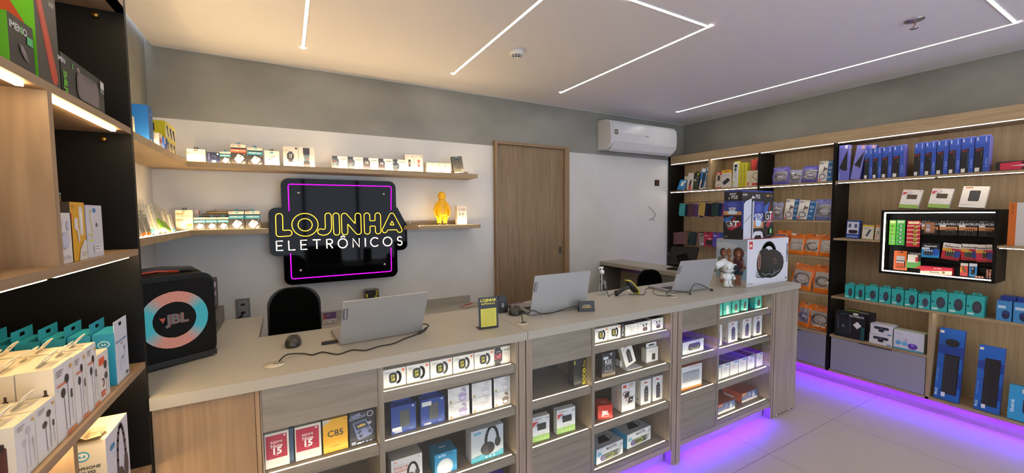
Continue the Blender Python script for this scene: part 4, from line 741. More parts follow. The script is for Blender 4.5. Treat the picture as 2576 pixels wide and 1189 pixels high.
def S_pix(w, h, d): return dict(f='#c9c2b8', s='#b8b2a8', t='#c8c4bc', art=[('r', .62, 0, 1, 1, '#1c5a8c'), ('p', [(.0, .5), (.62, .62), (.62, .9), (.0, .8)], '#dcd8d0'), ('t', 'PIX', .15, .90, .09, '#1c4a80', 0, .02), ('p', [(.32, .5), (.36, .72), (.42, .72), (.4, .5)], '#3a3438'), ('l', [(.36, .5), (.34, .3)], .03, '#4a4a55'), ('a', .30, .24, .20, .13, 0, 360, .05, '#3c5a78'), ('r', .42, .55, .58, .66, '#6a5a50'), ('t', 'HDMI 2.0', .82, .92, .055, '#dce8f0'), ('a', .8, .66, .09, .05, 0, 360, .03, '#dce8f0'), ('a', .8, .46, .07, .04, 0, 360, .03, '#dce8f0'), ('t', '2m', .78, .2, .09, '#dce8f0'), ('r', .03, .03, .2, .1, '#b8304c')])
W('cable_pack', 'white and blue cable pack at the right end of the top shelf, above the others', 'cable pack', 1.905, 1.785, Z1, .190, .02, S_pix, tilt=.03, lean=.1)
pouch('cable bag half hidden behind the console box', 2.32, 2.215, Z15, .185, '#7a7890', '#25252a', inner='#7c7a98')
W('cable_pack', 'white and blue cable pack on the second shelf, left one', 'cable pack', 2.205, 2.075, Z15, .205, .02, S_pix, tilt=.05, lean=.1, x=4.41)
W('cable_pack', 'white and blue cable pack on the second shelf, front right one', 'cable pack', 2.075, 1.925, Z15, .185, .02, S_pix, tilt=.10, lean=.1)
pouch('blue edged cable bag at the right end of the second shelf', 1.925, 1.785, Z15, .200, '#6a70a8', '#3c3a38', inner='#8a90b4')
OR = '#e8761a'
for i, (a, b) in enumerate(((2.15, 2.015), (2.01, 1.882), (1.885, 1.782))):
    pouch(f'orange network cable bag, {ORD[i]} of three on the middle right shelf', a, b, Z117, .205, OR, ('#b8b4aa', '#2c2824', '#c8c4ba')[i], 'CAT 5e', inner='#e8dcc8', tilt=.06, group='orange network cable bags')
pouch('orange network cable bag behind the console box', 2.29, 2.16, Z117, .235, OR, None, None, inner=OR, group='orange network cable bags', x=4.43)
pouch('orange network cable bag leaning at left, fourth right shelf', 2.13, 1.95, Z8, .250, OR, '#2c2824', None, inner='#e8dcc8', tilt=.16, th=.05, group='orange network cable bags')
pouch('orange network cable bag standing at right, fourth right shelf', 1.925, 1.782, Z8, .265, OR, '#2c2824', 'CAT', inner='#e8dcc8', group='orange network cable bags', tilt=.03)
pouch('orange network cable bag with a blue coil, lowest shelf', 2.06, 1.945, Z45, .245, OR, '#3a4a8c', None, inner='#a8a0b0', tilt=.10, th=.05, group='orange network cable bags')
pouch('orange network cable bag with a thick black coil, lowest shelf', 1.955, 1.785, Z45, .235, OR, '#232122', 'CAT 5e', inner='#e8dcc8', tilt=.05, th=.05, group='orange network cable bags', tcol='#f0dcc0')
W('network_kit_box', 'flat blue edged pack lying between the orange bags, middle shelf', 'pack', 2.28, 2.17, Z117, .20, .012, S_plain('#d8801c', [('r', 0, .9, 1, .96, '#4a4a9c')]), x=4.40)
# ---------------- phone cases on hooks
def cases(label, y, z, cols, dy=.028):
    root = thing('phone_case', label, 'phone case', (4.50, y, z), -PI / 2, 'phone cases hanging in the right unit')
    root.rotation_euler = (0, 0, -PI / 2 + .15)
    for i, c in enumerate(cols):
        mb = MB(); T = Matrix.Translation((i * dy - .01, i * .022 - .12, -.16 - i * .004)) @ Matrix.Rotation(.16 + .02 * i, 4, 'Y') @ Matrix.Rotation(.18, 4, 'X')
        mb.T = T; mb.prism(rr(-.038, 0, .038, .158, .012), 0, .010, c, 'y')
        if i == 0:
            mb.prism(rr(-.033, .115, -.004, .152, .006), -.002, 0, c, 'y')
            for cx, cz in ((-.026, .142), (-.026, .125), (-.013, .134)): mb.prism(elp(cx, cz, .0052, .0052, 12), -.0032, -.002, '#1a1a1c', 'y')
        mb.build('case_shell', root, label=None)
    MB().tube([(0, .15, .012), (0, .0, .012), (0, -.1, .004), (0, -.13, .012)], .0025, BLK, 6).build('hook', root)
cases('turquoise phone case hanging in front of darker ones', 3.40, 1.708, ('#3c9a9c', '#1c2c40', '#3c2c50'))
cases('brown purple phone cases hanging second from the left', 3.27, 1.706, ('#52303a', '#6a4a84', '#8a7ab0', '#3a2028'))
cases('mustard yellow phone cases hanging third from the left', 3.125, 1.712, ('#b89a4c', '#1c2440', '#2a1c3c', '#5a3044'))
cases('dark green phone cases hanging fourth from the left', 2.95, 1.710, ('#1f3a34', '#1c2a50', '#8a4a74', '#b06a84', '#3a1c24'))
def card(kind, label, cat, y, z, w, h, d, c, x=4.40, tilt=0, art=(), lean=0, group=None): return P(kind, label, cat, x, y, z, w, h, d, S_plain(c, list(art), c), face='W', tilt=tilt, lean=lean, group=group)
card('tablet_case', 'flat brown tablet case hanging by the black side panel', 'case', 3.43, 1.175, .19, .155, .012, '#6c4448', tilt=-.10, lean=.1)
for i, c in enumerate(('#1f3034', '#24303c', '#a0705c', '#b08a5c', '#5a3040', '#2c1c20')):
    card('phone_case', f'{("dark green", "slate", "pink", "tan", "plum", "black")[i]} phone case in the leaning row behind the brown tablet case', 'phone case', 3.30 - i * .022, 1.175, .085, .165, .010, c, x=4.44 + i * .012, tilt=.12, group='leaning phone cases')
hk2 = [('R', .36, .88, .64, .94, .5, '#222')]
card('cable_pack', 'silver grey blister with a white stick, lower left of the right unit', 'pack', 3.145, 1.178, .085, .155, .01, '#9a9490', art=hk2 + [('R', .3, .12, .95, .26, .4, '#e0dcd8'), ('r', .05, .78, .95, .84, '#333')], x=4.45)
card('screen_protector_pack', 'crimson pack with a black panel, lower left of the right unit', 'pack', 3.05, 1.180, .115, .172, .01, '#b01c3c', art=hk2 + [('t', 'HREBOS', .3, .74, .07, '#e8c0c8', 0, .02), ('r', .24, .1, 1, .44, '#241c20'), ('r', .5, .5, .85, .58, '#e0c8c8')], x=4.43)
card('cable_pack', 'violet pack with a grey cable, lower left of the right unit', 'pack', 2.945, 1.182, .09, .165, .01, '#5a48a8', art=hk2 + [('R', .1, .74, .5, .82, .2, '#ccc8e0'), ('l', [(.5, .15), (.7, .6)], .12, '#6a6880')], x=4.42, tilt=.05)
card('cable_pack', 'blue pack beside the console box, lower left of the right unit', 'pack', 2.855, 1.19, .085, .165, .01, '#2456a0', art=hk2 + [('t', 'USB', .5, .6, .12, '#b8d0f0')], x=4.43)
for y in (3.43, 3.15, 3.05, 2.945, 2.86):
    tag(MB().tube([(4.636, y, 1.345), (4.40, y, 1.345), (4.385, y, 1.352)], .0022, BLK, 6).build('display_hook'), 'thin black display hook %s' % {3.43: 'above the brown tablet case', 3.15: 'holding the silver blister', 3.05: 'holding the crimson pack', 2.945: 'holding the violet pack', 2.86: 'holding the blue pack near the console box'}[y], 'hook', 'display hooks')
# ---------------- bay 3, top: headset and fan cartons
BL = '#2c50a8'; LV = '#6a6cc0'
def S_xtrax(led=False):
    def f(w, h, d): return dict(f=BL, s='#7a76c8', t='#8c8cdc', art=[('r', 0, .80, 1, 1, '#3c5cb8'), ('p', [(0, .0), (.62, .0), (.62, .70), (0, .66)], '#17171b'), ('l', [(.08, .60), (.2, .66)], .05, '#b83a44'), ('l', [(.22, .60), (.36, .66)], .05, '#b83a44'), ('l', [(.40, .60), (.52, .66)], .04, '#b83a44'), ('r', .12, .88, .24, .98, '#b8c4ec'), ('r', .72, .84, .80, .98, '#b8c4ec'), ('t', 'X-TRAX', .86, .26, .05, '#9ab0e8', 90), ('p', [(.06, .02), (.38, .02), (.38, .13), (.06, .13)], '#d8d4cc')] + ([('l', [(.1, .54), (.55, .56), (.55, .15)], .02, '#3a8ab0')] if led else [('r', .44, .46, .49, .58, '#666')]), hang=True, hw=.8, hh=.014, hc='#7c7cd0', hy=.9)
    f.__name__ = 'xt%d' % led; return f
W('laptop_stand_box', 'lavender blue box with a black wedge printed on it, first in the top row', 'box', 1.742, 1.665, Z1, .315, .05, S_plain(LV, [('p', [(.06, .36), (.85, .86), (.85, .28), (.5, .28)], '#18181c'), ('r', .6, .90, .85, .99, '#dcd8e4'), ('t', 'X-TRAX', .1, .12, .04, '#b8c0f0', 90)], '#8a88d0', ra=[('e', .5, .86, .25, .07, '#e8e8f0'), ('e', .5, .86, .18, .05, '#222')]))
for i, (a, b) in enumerate(((1.655, 1.585), (1.60, 1.535))):
    W('laptop_stand_box', f'lavender blue wedge box leaning to the right, {("left", "right")[i]} one', 'box', a, b, Z1, .295, .05, S_plain('#7a7cc8', [('p', [(.1, .42), (.9, .82), (.8, .34)], '#202026'), ('r', .55, .9, .85, .99, '#c8a08c')], '#5a5cb0'), tilt=.14, x=4.385 + i * .055, group='leaning lavender boxes')
for i, (a, b) in enumerate(((1.556, 1.498), (1.497, 1.440), (1.438, 1.372), (1.370, 1.297))):
    W('headset_box', f'blue box with a black panel, {ORD[i]} of the left group of four', 'box', a, b, Z1, .255, .085, S_xtrax(i < 2), group='blue boxes with black panels, left group')
for i, (a, b) in enumerate(((1.240, 1.179), (1.178, 1.115), (1.113, 1.049), (1.047, .986), (.985, .919), (.917, .845))):
    W('headset_box', f'blue box with a black panel, {ORD[i]} of the right group of six', 'box', a, b, Z1, .257, .085, S_xtrax(i == 4), group='blue boxes with black panels, right group')
W('keyboard_box', 'flat black and red box lying at the right end of the top shelf', 'box', .815, .40, Z1, .062, .13, S_plain('#1c1a1c', [('p', [(.05, .1), (.05, .85), (.30, .95), (.27, .75), (.36, .5), (.27, .2), (.30, .05)], '#c02a44'), ('p', [(.15, .5), (.42, .62), (.36, .5), (.42, .4)], '#e0dcd8'), ('e', .5, .5, .03, .15, '#333')], '#151416', hang=False))
# tilted white boxes on the case
def S_drive(led):
    return S_plain('#d8d2c8', led, '#c0bab0')
grn = [('r', 0, 0, 1, .20, '#8aa84c'), ('p', [(.04, .68), (.30, .86), (.04, .86)], '#c0343e'), ('l', [(.15, .68), (.5, .86)], .03, '#4c5a9c'), ('R', .28, .50, .80, .74, .1, '#4c3a2a'), ('t', 'TOSHIBA', .25, .93, .05, '#b04a44'), ('t', '2TB', .88, .92, .05, '#555')] + lines(.15, .30, 1, .4, '#999')
for i, y in enumerate((1.262, 1.092)):
    W('hard_drive_box', f'white and green hard drive box propped above the battery case, {("left", "right")[i]} one', 'box', y + .06, y - .06, 1.6015, .155, .025, S_plain('#d8d2c8', grn, '#b8b4a8'), tilt=.10, lean=.28, group='boxes propped above the battery case')
W('hard_drive_box', 'larger plain white box with a dark square, propped above the battery case', 'box', .985, .853, 1.6015, .162, .028, S_plain('#dcd4c6', [('R', .30, .30, .72, .80, .12, '#2c2c2c'), ('R', .33, .33, .69, .77, .12, '#3c3a38'), ('r', .1, .90, .4, .96, '#c07838')] + lines(.06, .14, 2, .4, '#999', .04), '#b8b2a6'), tilt=.08, lean=.28, group='boxes propped above the battery case')
# small shelf left of the case
W('phone_holder_box', 'blue and white gadget box at the left of the battery case', 'box', 1.668, 1.570, 1.3495, .160, .04, S_plain('#28468c', [('r', .05, .26, .92, .92, '#cccad0'), ('R', .18, .28, .86, .48, .4, '#1c2030'), ('r', .15, .6, .35, .82, '#4a5a80'), ('r', .6, .6, .8, .82, '#4a5a80')] + [('r', .12 + .16 * q, .08, .22 + .16 * q, .14, '#a8b8dc') for q in range(5)], '#1f3870'), tilt=.04)
W('phone_holder_box', 'white and yellow box with a phone printed on it, left of the battery case', 'box', 1.553, 1.474, 1.3495, .122, .03, S_plain('#cac4b0', [('r', 0, .88, 1, 1, '#c8a828'), ('p', [(.3, .2), (.5, .2), (.8, .68), (.6, .7)], '#3a4450'), ('r', .1, .7, .5, .76, '#888')], '#b8a850', hang=True, hw=.5, hc='#555'), tilt=.06)
W('adapter_box', 'narrow white and orange box touching the battery case', 'box', 1.464, 1.425, 1.3495, .125, .03, S_plain('#ccc4b4', [('r', 0, .85, 1, 1, '#c87c34'), ('l', [(.3, .35), (.34, .6)], .1, '#4a4440'), ('l', [(.6, .35), (.64, .6)], .1, '#4a4440'), ('e', .3, .2, .15, .08, '#d07030')]), tilt=.05)
W('keyboard_box', 'tall white and orange keyboard box at the right edge of the picture', 'box', .745, .36, 1.3455, .300, .04, S_plain('#c4c0b8', [('r', 0, 0, .09, 1, '#c8641c'), ('t', 'TECLADO', .045, .85, .04, '#1c1c1c', 90)] + keys(.2, .12, .95, .8, 9, 10, '#8c8c90', .3), '#c8641c'), x=4.40)
# mice row
mice = [(1.658, 1.588, .120, '#33363e', .9), (1.583, 1.516, .120, '#33363e', .9), (1.512, 1.422, .127, '#3a4256', 1), (1.418, 1.340, .130, '#27324e', 1), (1.337, 1.259, .130, '#27304a', 1), (1.256, 1.179, .130, '#27304a', 1), (1.175, 1.104, .118, '#454a66', 1.1), (1.102, 1.010, .150, '#3a3f50', 1.15), (1.008, .917, .152, '#2f3442', 1.15), (.915, .824, .152, '#2f3442', 1.15)]
for i, (a, b, h, c, wd) in enumerate(mice):
    W('mouse_box', f'teal mouse box, {ORD[i]} from the left in the row of ten below the battery case', 'box', a, b, Z8, h, .07, S_mouse(c, wd), group='teal mouse boxes on the right unit')
for i, (a, b) in enumerate(((.770, .697), (.694, .615))):
    for j, (dx, nm) in enumerate(((0, 'front'), (.09, 'back'))):
        W('speaker_box', f'blue box with a dark round speaker, {nm} {("left", "right")[i]} one at the right edge', 'box', a, b, Z8, .142 + .02 * j, .08, S_plain('#3a84b8' if j == 0 else '#1c3c90', [('e', .62, .32, .26, .22, '#1c2244'), ('e', .62, .42, .26, .10, '#2a3468'), ('r', .1, .62, .6, .76, '#b8ccdc')], '#1f3f94'), x=X0 + dx, group='blue speaker boxes')
# lower compartment
W('router_box', 'large black router box with a dark green edge', 'box', 1.722, 1.500, Z45, .235, .05, S_plain('#15171a', [('p', [(.10, .15), (.50, .08), (.52, .7), (.08, .8)], '#20232a'), ('l', [(.10, .82), (.13, .3)], .02, '#5a626c'), ('l', [(.52, .8), (.54, .2)], .02, '#5a626c'), ('r', .26, .4, .34, .415, '#ccc'), ('r', .26, .46, .34, .475, '#ccc'), ('p', [(.76, .4), (.90, .54), (.76, .68), (.62, .54)], '#d8d6d4'), ('t', 'WI-FORCE', .72, .86, .07, '#dcdcdc', 0, .02), ('r', .62, .92, .78, .99, '#d8d4c4'), ('r', .88, 0, 1, .5, '#164a48'), ('t', 'AX1800', .28, .9, .04, '#3a8a8a')], '#0e0f12'), x=4.372)
W('router_box', 'black router box standing behind the front one', 'box', 1.66, 1.46, Z45, .245, .05, S_plain('#17181b', [('r', .5, .9, .8, .97, '#c8c4b0'), ('r', .0, .97, .5, 1, '#8aa82c')], '#101114'), x=4.43)
wcs = [('R', .16, .50, .84, .78, .5, '#2c2e36'), ('R', .38, .26, .62, .56, .3, '#24262c'), ('e', .5, .64, .06, .10, '#555a68'), ('r', .78, .05, .95, .16, '#3a78b0'), ('t', 'WEBCAM', .2, .92, .09, '#3a6a98')]
for j in range(2):
    W('webcam_box', f'white webcam box beside the black router box, {("lower", "upper")[j]} of two', 'box', 1.470 - .004 * j, 1.316, Z45 + .0865 * j, .086, .11, S_plain('#cdcbd0', wcs, '#bcbac0'), group='webcam boxes')
W('router_box', 'white box with blue and violet ovals beside the webcam boxes', 'box', 1.311, 1.125, Z45, .155, .10, S_plain('#c8c8d4', [('e', .16, .34, .10, .12, '#5a9ccc'), ('e', .38, .34, .10, .12, '#6aa8d4'), ('e', .64, .26, .16, .16, '#5a34a0'), ('r', .58, .26, .70, .40, '#8c6cc8'), ('r', .0, .0, 1, .08, '#3a98c0'), ('t', 'tenda', .2, .82, .08, '#8c8ca0'), ('r', .38, .48, .48, .60, '#c8a0c8')] + lines(.1, .62, 2, .35, '#9ab', .07), '#b4c0b0'))
# keyboards standing on the base
def S_kb(n):
    ka = keys(.30, .10, .86, .62 if n == 1 else .78, 5, 17, '#34363e', .25) if n == 1 else keys(.32, .10, .86, .80, 5, 17, '#26272c', .25)
    art = [('p', [(0, .32), (.3, .32), (.3, .50), (0, .50)], '#1f57a8'), ('p', [(0, .64), (1, .6), (1, .76), (0, .76)], '#123a8a'), ('r', .86, .2, 1, .4, '#123a8a'), ('R', .28, .09, .88, .64 if n == 1 else .81, .06, '#191a20')] + ka
    if n == 1: art += [('R', .30, .76, .86, .86, .5, '#1c1d22')]
    art += [('t', 'Multi', .12, .10, .036, '#a8cce8', 90, .01), ('t', 'TECLADO E MOUSE', .12, .34, .016, '#7aa8d8', 90), ('r', .32, .05, .48, .11, '#d0d4d8'), ('r', .06, .93, .22, .965, '#dcd8cc')]
    return S_plain('#155cb0', art, '#0f3c8c')
W('keyboard_box', 'tall blue keyboard and mouse box standing on the base of the right unit', 'box', 1.062, .925, ZB, .550, .035, S_kb(1), lean=.14, x=4.385)
W('keyboard_box', 'shorter blue keyboard box standing right of the tall one', 'box', .852, .725, ZB, .475, .03, S_kb(2), lean=.14, x=4.385)
W('speaker_box', 'bright blue box with a violet device at the lower right edge of the picture', 'box', .692, .50, ZB, .240, .05, S_plain('#2c94c4', [('R', .38, .26, 1.0, .74, .2, '#4c44a0'), ('R', .34, .22, .98, .70, .2, '#2a2a44'), ('t', 'bluetrek', .10, .4, .08, '#c8e8f4', 90, .02), ('R', .3, .80, .8, .94, .3, '#c8c8c0')], '#1f78a8'), lean=.1)
# ---------------- battery case contents (front plane x = 4.45)
def B(kind, label, ya, yb, z0, z1, art, f, x=4.452, tilt=0, group=None, d=.006, cells=None):
    w = ya - yb - .003; h = z1 - z0
    root = thing(kind, label, 'battery pack', (x, (ya + yb) / 2, z0), 0, group); root.rotation_euler = (0, 0, 0)
    root.matrix_world = Matrix.Translation((x, (ya + yb) / 2, z0)) @ Matrix.Rotation(-PI / 2, 4, 'Z') @ Matrix.Rotation(tilt, 4, 'Y')
    mb = MB(); o_ = rr(-w / 2, 0, w / 2, h, .006, 4); mb.prism(o_, 0, .0015, f, 'y'); front(mb, w, h, art); mb.build('backing_card', root)
    if cells:
        kind_, n, x0, x1, za, zb, c = cells
        for i in range(n):
            cx = -w / 2 + w * (x0 + (x1 - x0) * (i + .5) / n); q = MB()
            if kind_ == 'aa':
                r = w * (x1 - x0) / n * .42; q.lathe([(.0005, 0), (r, 0), (r, (zb - za) * h * .75), (r * .99, (zb - za) * h * .75)], (cx, -r - .001, za * h), c[0], 12).lathe([(r, (zb - za) * h * .75), (r, (zb - za) * h), (r * .35, (zb - za) * h), (r * .35, (zb - za) * h + .002), (.0005, (zb - za) * h + .002)], (cx, -r - .001, za * h), c[1], 12)
            q.build('battery_cell', root)
        if kind_ == 'coin':
            pass
    return root
def coinpack(label, ya, yb, z0, z1, f, cc, hdr, n=5, x=4.452, stripe=None):
    w = ya - yb - .003; h = z1 - z0
    root = thing('button_cell_pack', label, 'battery pack', (x, (ya + yb) / 2, z0), -PI / 2, 'button cell blister packs')
    mb = MB(); mb.prism(rr(-w / 2, 0, w / 2, h, .004, 3), 0, .0015, f, 'y')
    front(mb, w, h, [('r', .1, .88, .9, .97, hdr)] + ([('r', .02, .79 - i * .158, .98, .82 - i * .158, stripe) for i in range(n)] if stripe else [('r', .02, .84 - i * .165, .98, .845 - i * .165, '#b8d890') for i in range(n)])); mb.build('backing_card', root)
    for i in range(n):
        MB().lathe([(.0005, -.0035), (w * .17, -.0035), (w * .17, 0)], (w * (.14 if stripe else 0), 0, h * (.76 - i * .16)), cc[i % len(cc)], 14, 'y').build('button_cell', root)
SIL = col('#b9bcc0', .25, 1); GLD = col('#b09a50', .3, 1)
coinpack('light green button cell blister at the left of the battery case', 1.394, 1.350, 1.308, 1.516, '#58b024', (GLD, GLD, GLD, SIL, SIL), '#d0d890')
coinpack('darker green button cell blister, second from the left in the battery case', 1.349, 1.292, 1.308, 1.518, '#2f9c34', (SIL,), '#b8c8a8')
coinpack('red button cell blister in the battery case', 1.284, 1.200, 1.300, 1.512, '#b01c2c', (GLD,), '#e0c8a0', stripe='#e0c8b0')
dur = [('r', 0, .36, 1, .58, '#b87a4c'), ('r', 0, 0, 1, .36, '#141416'), ('t', 'DURACELL', .42, .76, .13, '#dcdce0', 0, .02), ('t', 'AA 4', .15, .92, .07, '#ccc'), ('r', .0, .58, .36, .70, '#d8d4d0'), ('R', .36, .08, .86, .46, .1, '#3a3a40')]
for i, (a, b) in enumerate(((1.197, 1.098), (1.095, .995), (.992, .894), (.891, .803))):
    B('battery_blister', f'black and copper battery blister, {ORD[i]} of four in the top row', a, b, 1.402, 1.516, dur, '#191a1e', group='black and copper battery blisters', cells=('aa', 4, .40, .82, .10, .42, ('#1b1b1e', col('#b87848', .3, 1))))
B('button_cell_pack', 'small brown coin cell card in front of the first black battery blister', 1.176, 1.115, 1.418, 1.502, [('e', .36, .66, .22, .16, '#8c8890'), ('e', .36, .30, .22, .18, '#a8a4ac'), ('r', .6, .4, .95, .6, '#a06840')], '#8c5c3c', x=4.438)
pan = [('r', 0, .70, 1, 1, '#dcd4c8'), ('t', 'Panasonic', .5, .80, .12, '#24262c', 0, .03), ('r', 0, .52, .5, .68, '#d89a2c'), ('e', .82, .36, .2, .22, '#2c3c80'), ('r', 0, 0, 1, .12, '#8c1424')]
cl = ('aa', 4, .22, .70, .20, .58, ('#3a4a3c', col('#b8b060', .3, 1)))
B('battery_blister', 'black and blue battery blister in the middle row', 1.190, 1.085, 1.222, 1.335, [('r', 0, 0, 1, .56, '#1c80b8'), ('t', 'Panasonic', .5, .80, .12, '#dce0e4', 0, .03), ('e', .80, .40, .2, .24, '#1f50a8'), ('r', .02, .56, .45, .70, '#c4ccd4')], '#17181c', cells=('aa', 4, .14, .66, .16, .52, ('#2c3440', SIL)))
B('battery_blister', 'red battery blister hanging crooked, left one in the middle row', 1.080, .978, 1.215, 1.342, pan, '#b01c30', tilt=.10, group='red battery blisters', cells=cl)
B('battery_blister', 'red battery blister, middle one in the middle row', .973, .888, 1.218, 1.342, pan, '#b01c30', group='red battery blisters', cells=cl)
B('battery_blister', 'red battery blister hanging crooked at the right of the middle row', .890, .806, 1.214, 1.343, pan, '#c02c48', tilt=-.08, x=4.440, group='red battery blisters', cells=('aa', 2, .38, .66, .25, .60, ('#3a4a3c', col('#b8b060', .3, 1))))
B('battery_charger_pack', 'orange battery charger blister low in the battery case', 1.356, 1.268, 1.100, 1.260, [('r', .2, .50, .8, .74, '#a09c98'), ('r', .16, .12, .84, .50, '#3c3432'), ('R', .32, .90, .68, .96, .5, '#1c1410')], '#c85c1c', cells=('aa', 4, .2, .8, .16, .46, ('#c8582c', '#d8d0c8')))
B('battery_blister', 'white and green battery blister low in the battery case', 1.277, 1.188, 1.125, 1.256, [('r', 0, 0, 1, .45, '#5a9c4c'), ('p', [(.55, 0), (1, 0), (1, .2)], '#c03c24'), ('r', .08, .36, .78, .84, '#d8d0c0'), ('r', .62, .4, .80, .7, '#c03434'), ('t', 'ALKALINE', .6, .9, .08, '#ccc')], '#23241f')
W('battery_box', 'long red and cream battery box lying in the battery case', 'box', 1.186, 1.006, 1.0905, .062, .05, S_plain('#b81c34', [('p', [(0, 0), (1, .12), (1, .62), (.0, .34)], '#d8ccb0'), ('t', 'Panasonic', .46, .30, .17, '#2c2c34', 0, .03), ('e', .74, .36, .05, .16, '#8a6a30'), ('t', 'HI-TOP', .55, .80, .16, '#e8c0a8', 0, .03)], '#b01c34'), x=4.43)
B('battery_blister', 'small red and cream battery card standing at the lower right of the battery case', .972, .930, 1.098, 1.196, [('r', 0, .78, 1, 1, '#dcd4c4'), ('r', 0, 0, 1, .2, '#c02c34'), ('l', [(.3, .7), (.7, .3)], .22, '#4a5a3c'), ('r', 0, .3, .2, .7, '#d89a2c')], '#b8402c')
B('battery_blister', 'small blue and white battery card standing at the lower right of the battery case', .927, .884, 1.098, 1.198, [('r', 0, .78, 1, 1, '#d4d8dc'), ('r', .25, .25, .75, .75, '#2c3440')], '#1c78b4', cells=('aa', 1, .3, .7, .2, .68, ('#23262c', SIL)))
pk = col('#c8907c', .3, .6)
for i in range(3):
    for j in range(5):
        q = MB().lathe([(.0005, -.006), (.0055, -.006), (.0065, -.004), (.0065, .02), (.0005, .02)], (4.455, .806 + .0135 * i + (.003 if j % 2 else 0), 1.103 + .0135 * j), pk, 12, 'x')
        tag(q.build('loose_battery'), 'loose copper topped battery in the pile at the lower right of the battery case', 'battery', 'loose batteries in the case')
for i in range(6):
    q = MB().lathe([(.0005, -.006), (.0055, -.006), (.0065, -.004), (.0065, .02), (.0005, .02)], (4.42 + .012 * (i % 2), .850 + .0145 * i * .5, 1.1045), pk, 12, 'x')
    tag(q.build('loose_battery'), 'loose copper topped battery in the pile at the lower right of the battery case', 'battery', 'loose batteries in the case')
for i, (y, z) in enumerate(((1.372, 1.513), (1.32, 1.516), (1.243, 1.506), (1.147, 1.512), (1.045, 1.512), (.942, 1.512), (.847, 1.512), (1.137, 1.330), (1.03, 1.337), (.93, 1.337), (.845, 1.335), (1.31, 1.25), (1.232, 1.248))):
    MB().tube([(4.50, y, z - .004), (4.43, y, z - .004), (4.418, y, z + .004)], .0018, CHROME, 6).build('peg_hook', bc, T1)
# ================================================================== LEFT UNIT PRODUCTS (fronts face +x)
def E(kind, label, cat, ya, yb, z, h, d, st, **k):
    x = k.pop('x', -.412); return P(kind, label, cat, x, (ya + yb) / 2, z, abs(ya - yb) - .002, h, d, st, face='E', **k)
ZA, ZM, ZC2, ZD = 1.8655, 1.5005, 1.1475, .8155
imen = lambda x, y, s: [('t', 'IMEN', x - .12, y, s, '#d8d8d4', 0, .02), ('t', 'S', x + .10, y, s, '#58b040', 0, .04), ('t', 'O', x + .22, y, s, '#d8d8d4', 0, .02)]
E('speaker_box', 'small black and green box low in front at the top left', 'box', 1.055, 1.139, ZA, .094, .075, S_plain('#2a2722', imen(.42, .80, .14) + [('r', .70, .60, .94, .76, '#4cb068'), ('p', [(.36, .50), (.50, .52), (.66, .36), (.72, .24), (.56, .26), (.42, .36)], '#6a5c60'), ('p', [(.40, .48), (.50, .50), (.64, .35), (.56, .30)], '#85747a')], '#4f9a10'))
E('speaker_box', 'tall green sided box with a red capsule speaker, top left', 'box', 1.148, 1.238, ZA, .196, .14, S_plain('#3a352c', [('p', [(.10, .80), (.14, .86), (.26, .88), (.36, .84), (.40, .78), (.86, .18), (.88, .11), (.80, .05), (.66, .05), (.58, .10)], '#b83c22'), ('p', [(.16, .80), (.28, .84), (.70, .2), (.66, .12)], '#c64a2c'), ('t', 'X07', .78, .88, .05, '#d0d0c8')] + imen(.28, .94, .07), '#5fb010', la=[('p', [(0, .3), (.0, .75), (.45, 1), (.62, 1), (.9, .55)], '#b04018'), ('a', .45, .85, .2, .1, 30, 120, .03, '#d8e8c0'), ('a', .45, .85, .13, .065, 30, 120, .03, '#d8e8c0')]), key='tallcap')
E('speaker_box', 'long low black box with a grey speaker drawing, top left by the black panel', 'box', 1.243, 1.478, ZA, .090, .12, S_plain('#23211d', imen(.14, .82, .12) + [('t', 'BA', .06, .42, .20, '#5ca828', -90, .03), ('t', 'RR', .06, .2, .20, '#5ca828', -90, .03), ('R', .30, .10, .84, .80, .3, '#5c5250'), ('R', .33, .13, .81, .77, .3, '#6c6060'), ('R', .44, .70, .70, .74, .5, '#4a4242'), ('r', .88, .74, .98, .94, '#c8c4bc'), ('t', 'K23', .92, .66, .12, '#c8c4bc')], '#1c1a17', ))
E('earbud_box', 'white earbud box behind the oak divider, middle left shelf', 'box', 1.176, 1.243, ZM, .108, .05, S_plain('#cfc6c0', [('e', .28, .80, .10, .10, '#a8a6b8'), ('e', .26, .82, .06, .07, '#bcbac8'), ('e', .66, .74, .10, .10, '#a8a6b8'), ('e', .64, .76, .06, .06, '#bcbac8'), ('R', .16, .28, .72, .62, .5, '#a9a8b6'), ('R', .2, .34, .68, .6, .5, '#b6b5c2'), ('r', .90, .88, .99, .98, '#d0502c'), ('t', 'Buds 6 Play', .36, .12, .07, '#77737a')], '#d6cdc4'))
E('earbud_box', 'mustard yellow earbud box on the middle left shelf', 'box', 1.236, 1.310, ZM, .132, .06, S_plain('#cf981c', [('R', .58, .42, .84, .94, .5, '#c9c3b8'), ('p', [(.60, .84), (.84, .84), (.80, .5), (.72, .48)], '#dcd6cc'), ('R', .22, .52, .46, .74, .5, '#cfc9c0'), ('p', [(.36, .56), (.48, .56), (.54, .34), (.44, .32)], '#cfc9c0'), ('p', [(.40, 0), (1, 0), (1, .34), (.8, .34), (.52, .2)], '#cbc4b4'), ('t', 'WIFI', .15, .92, .05, '#8a6410')] + lines(.58, .12, 2, .36, '#8a7a5a', .04), '#3a3426', hang=True, hh=.02, hw=.5, hc='#3a3020'))
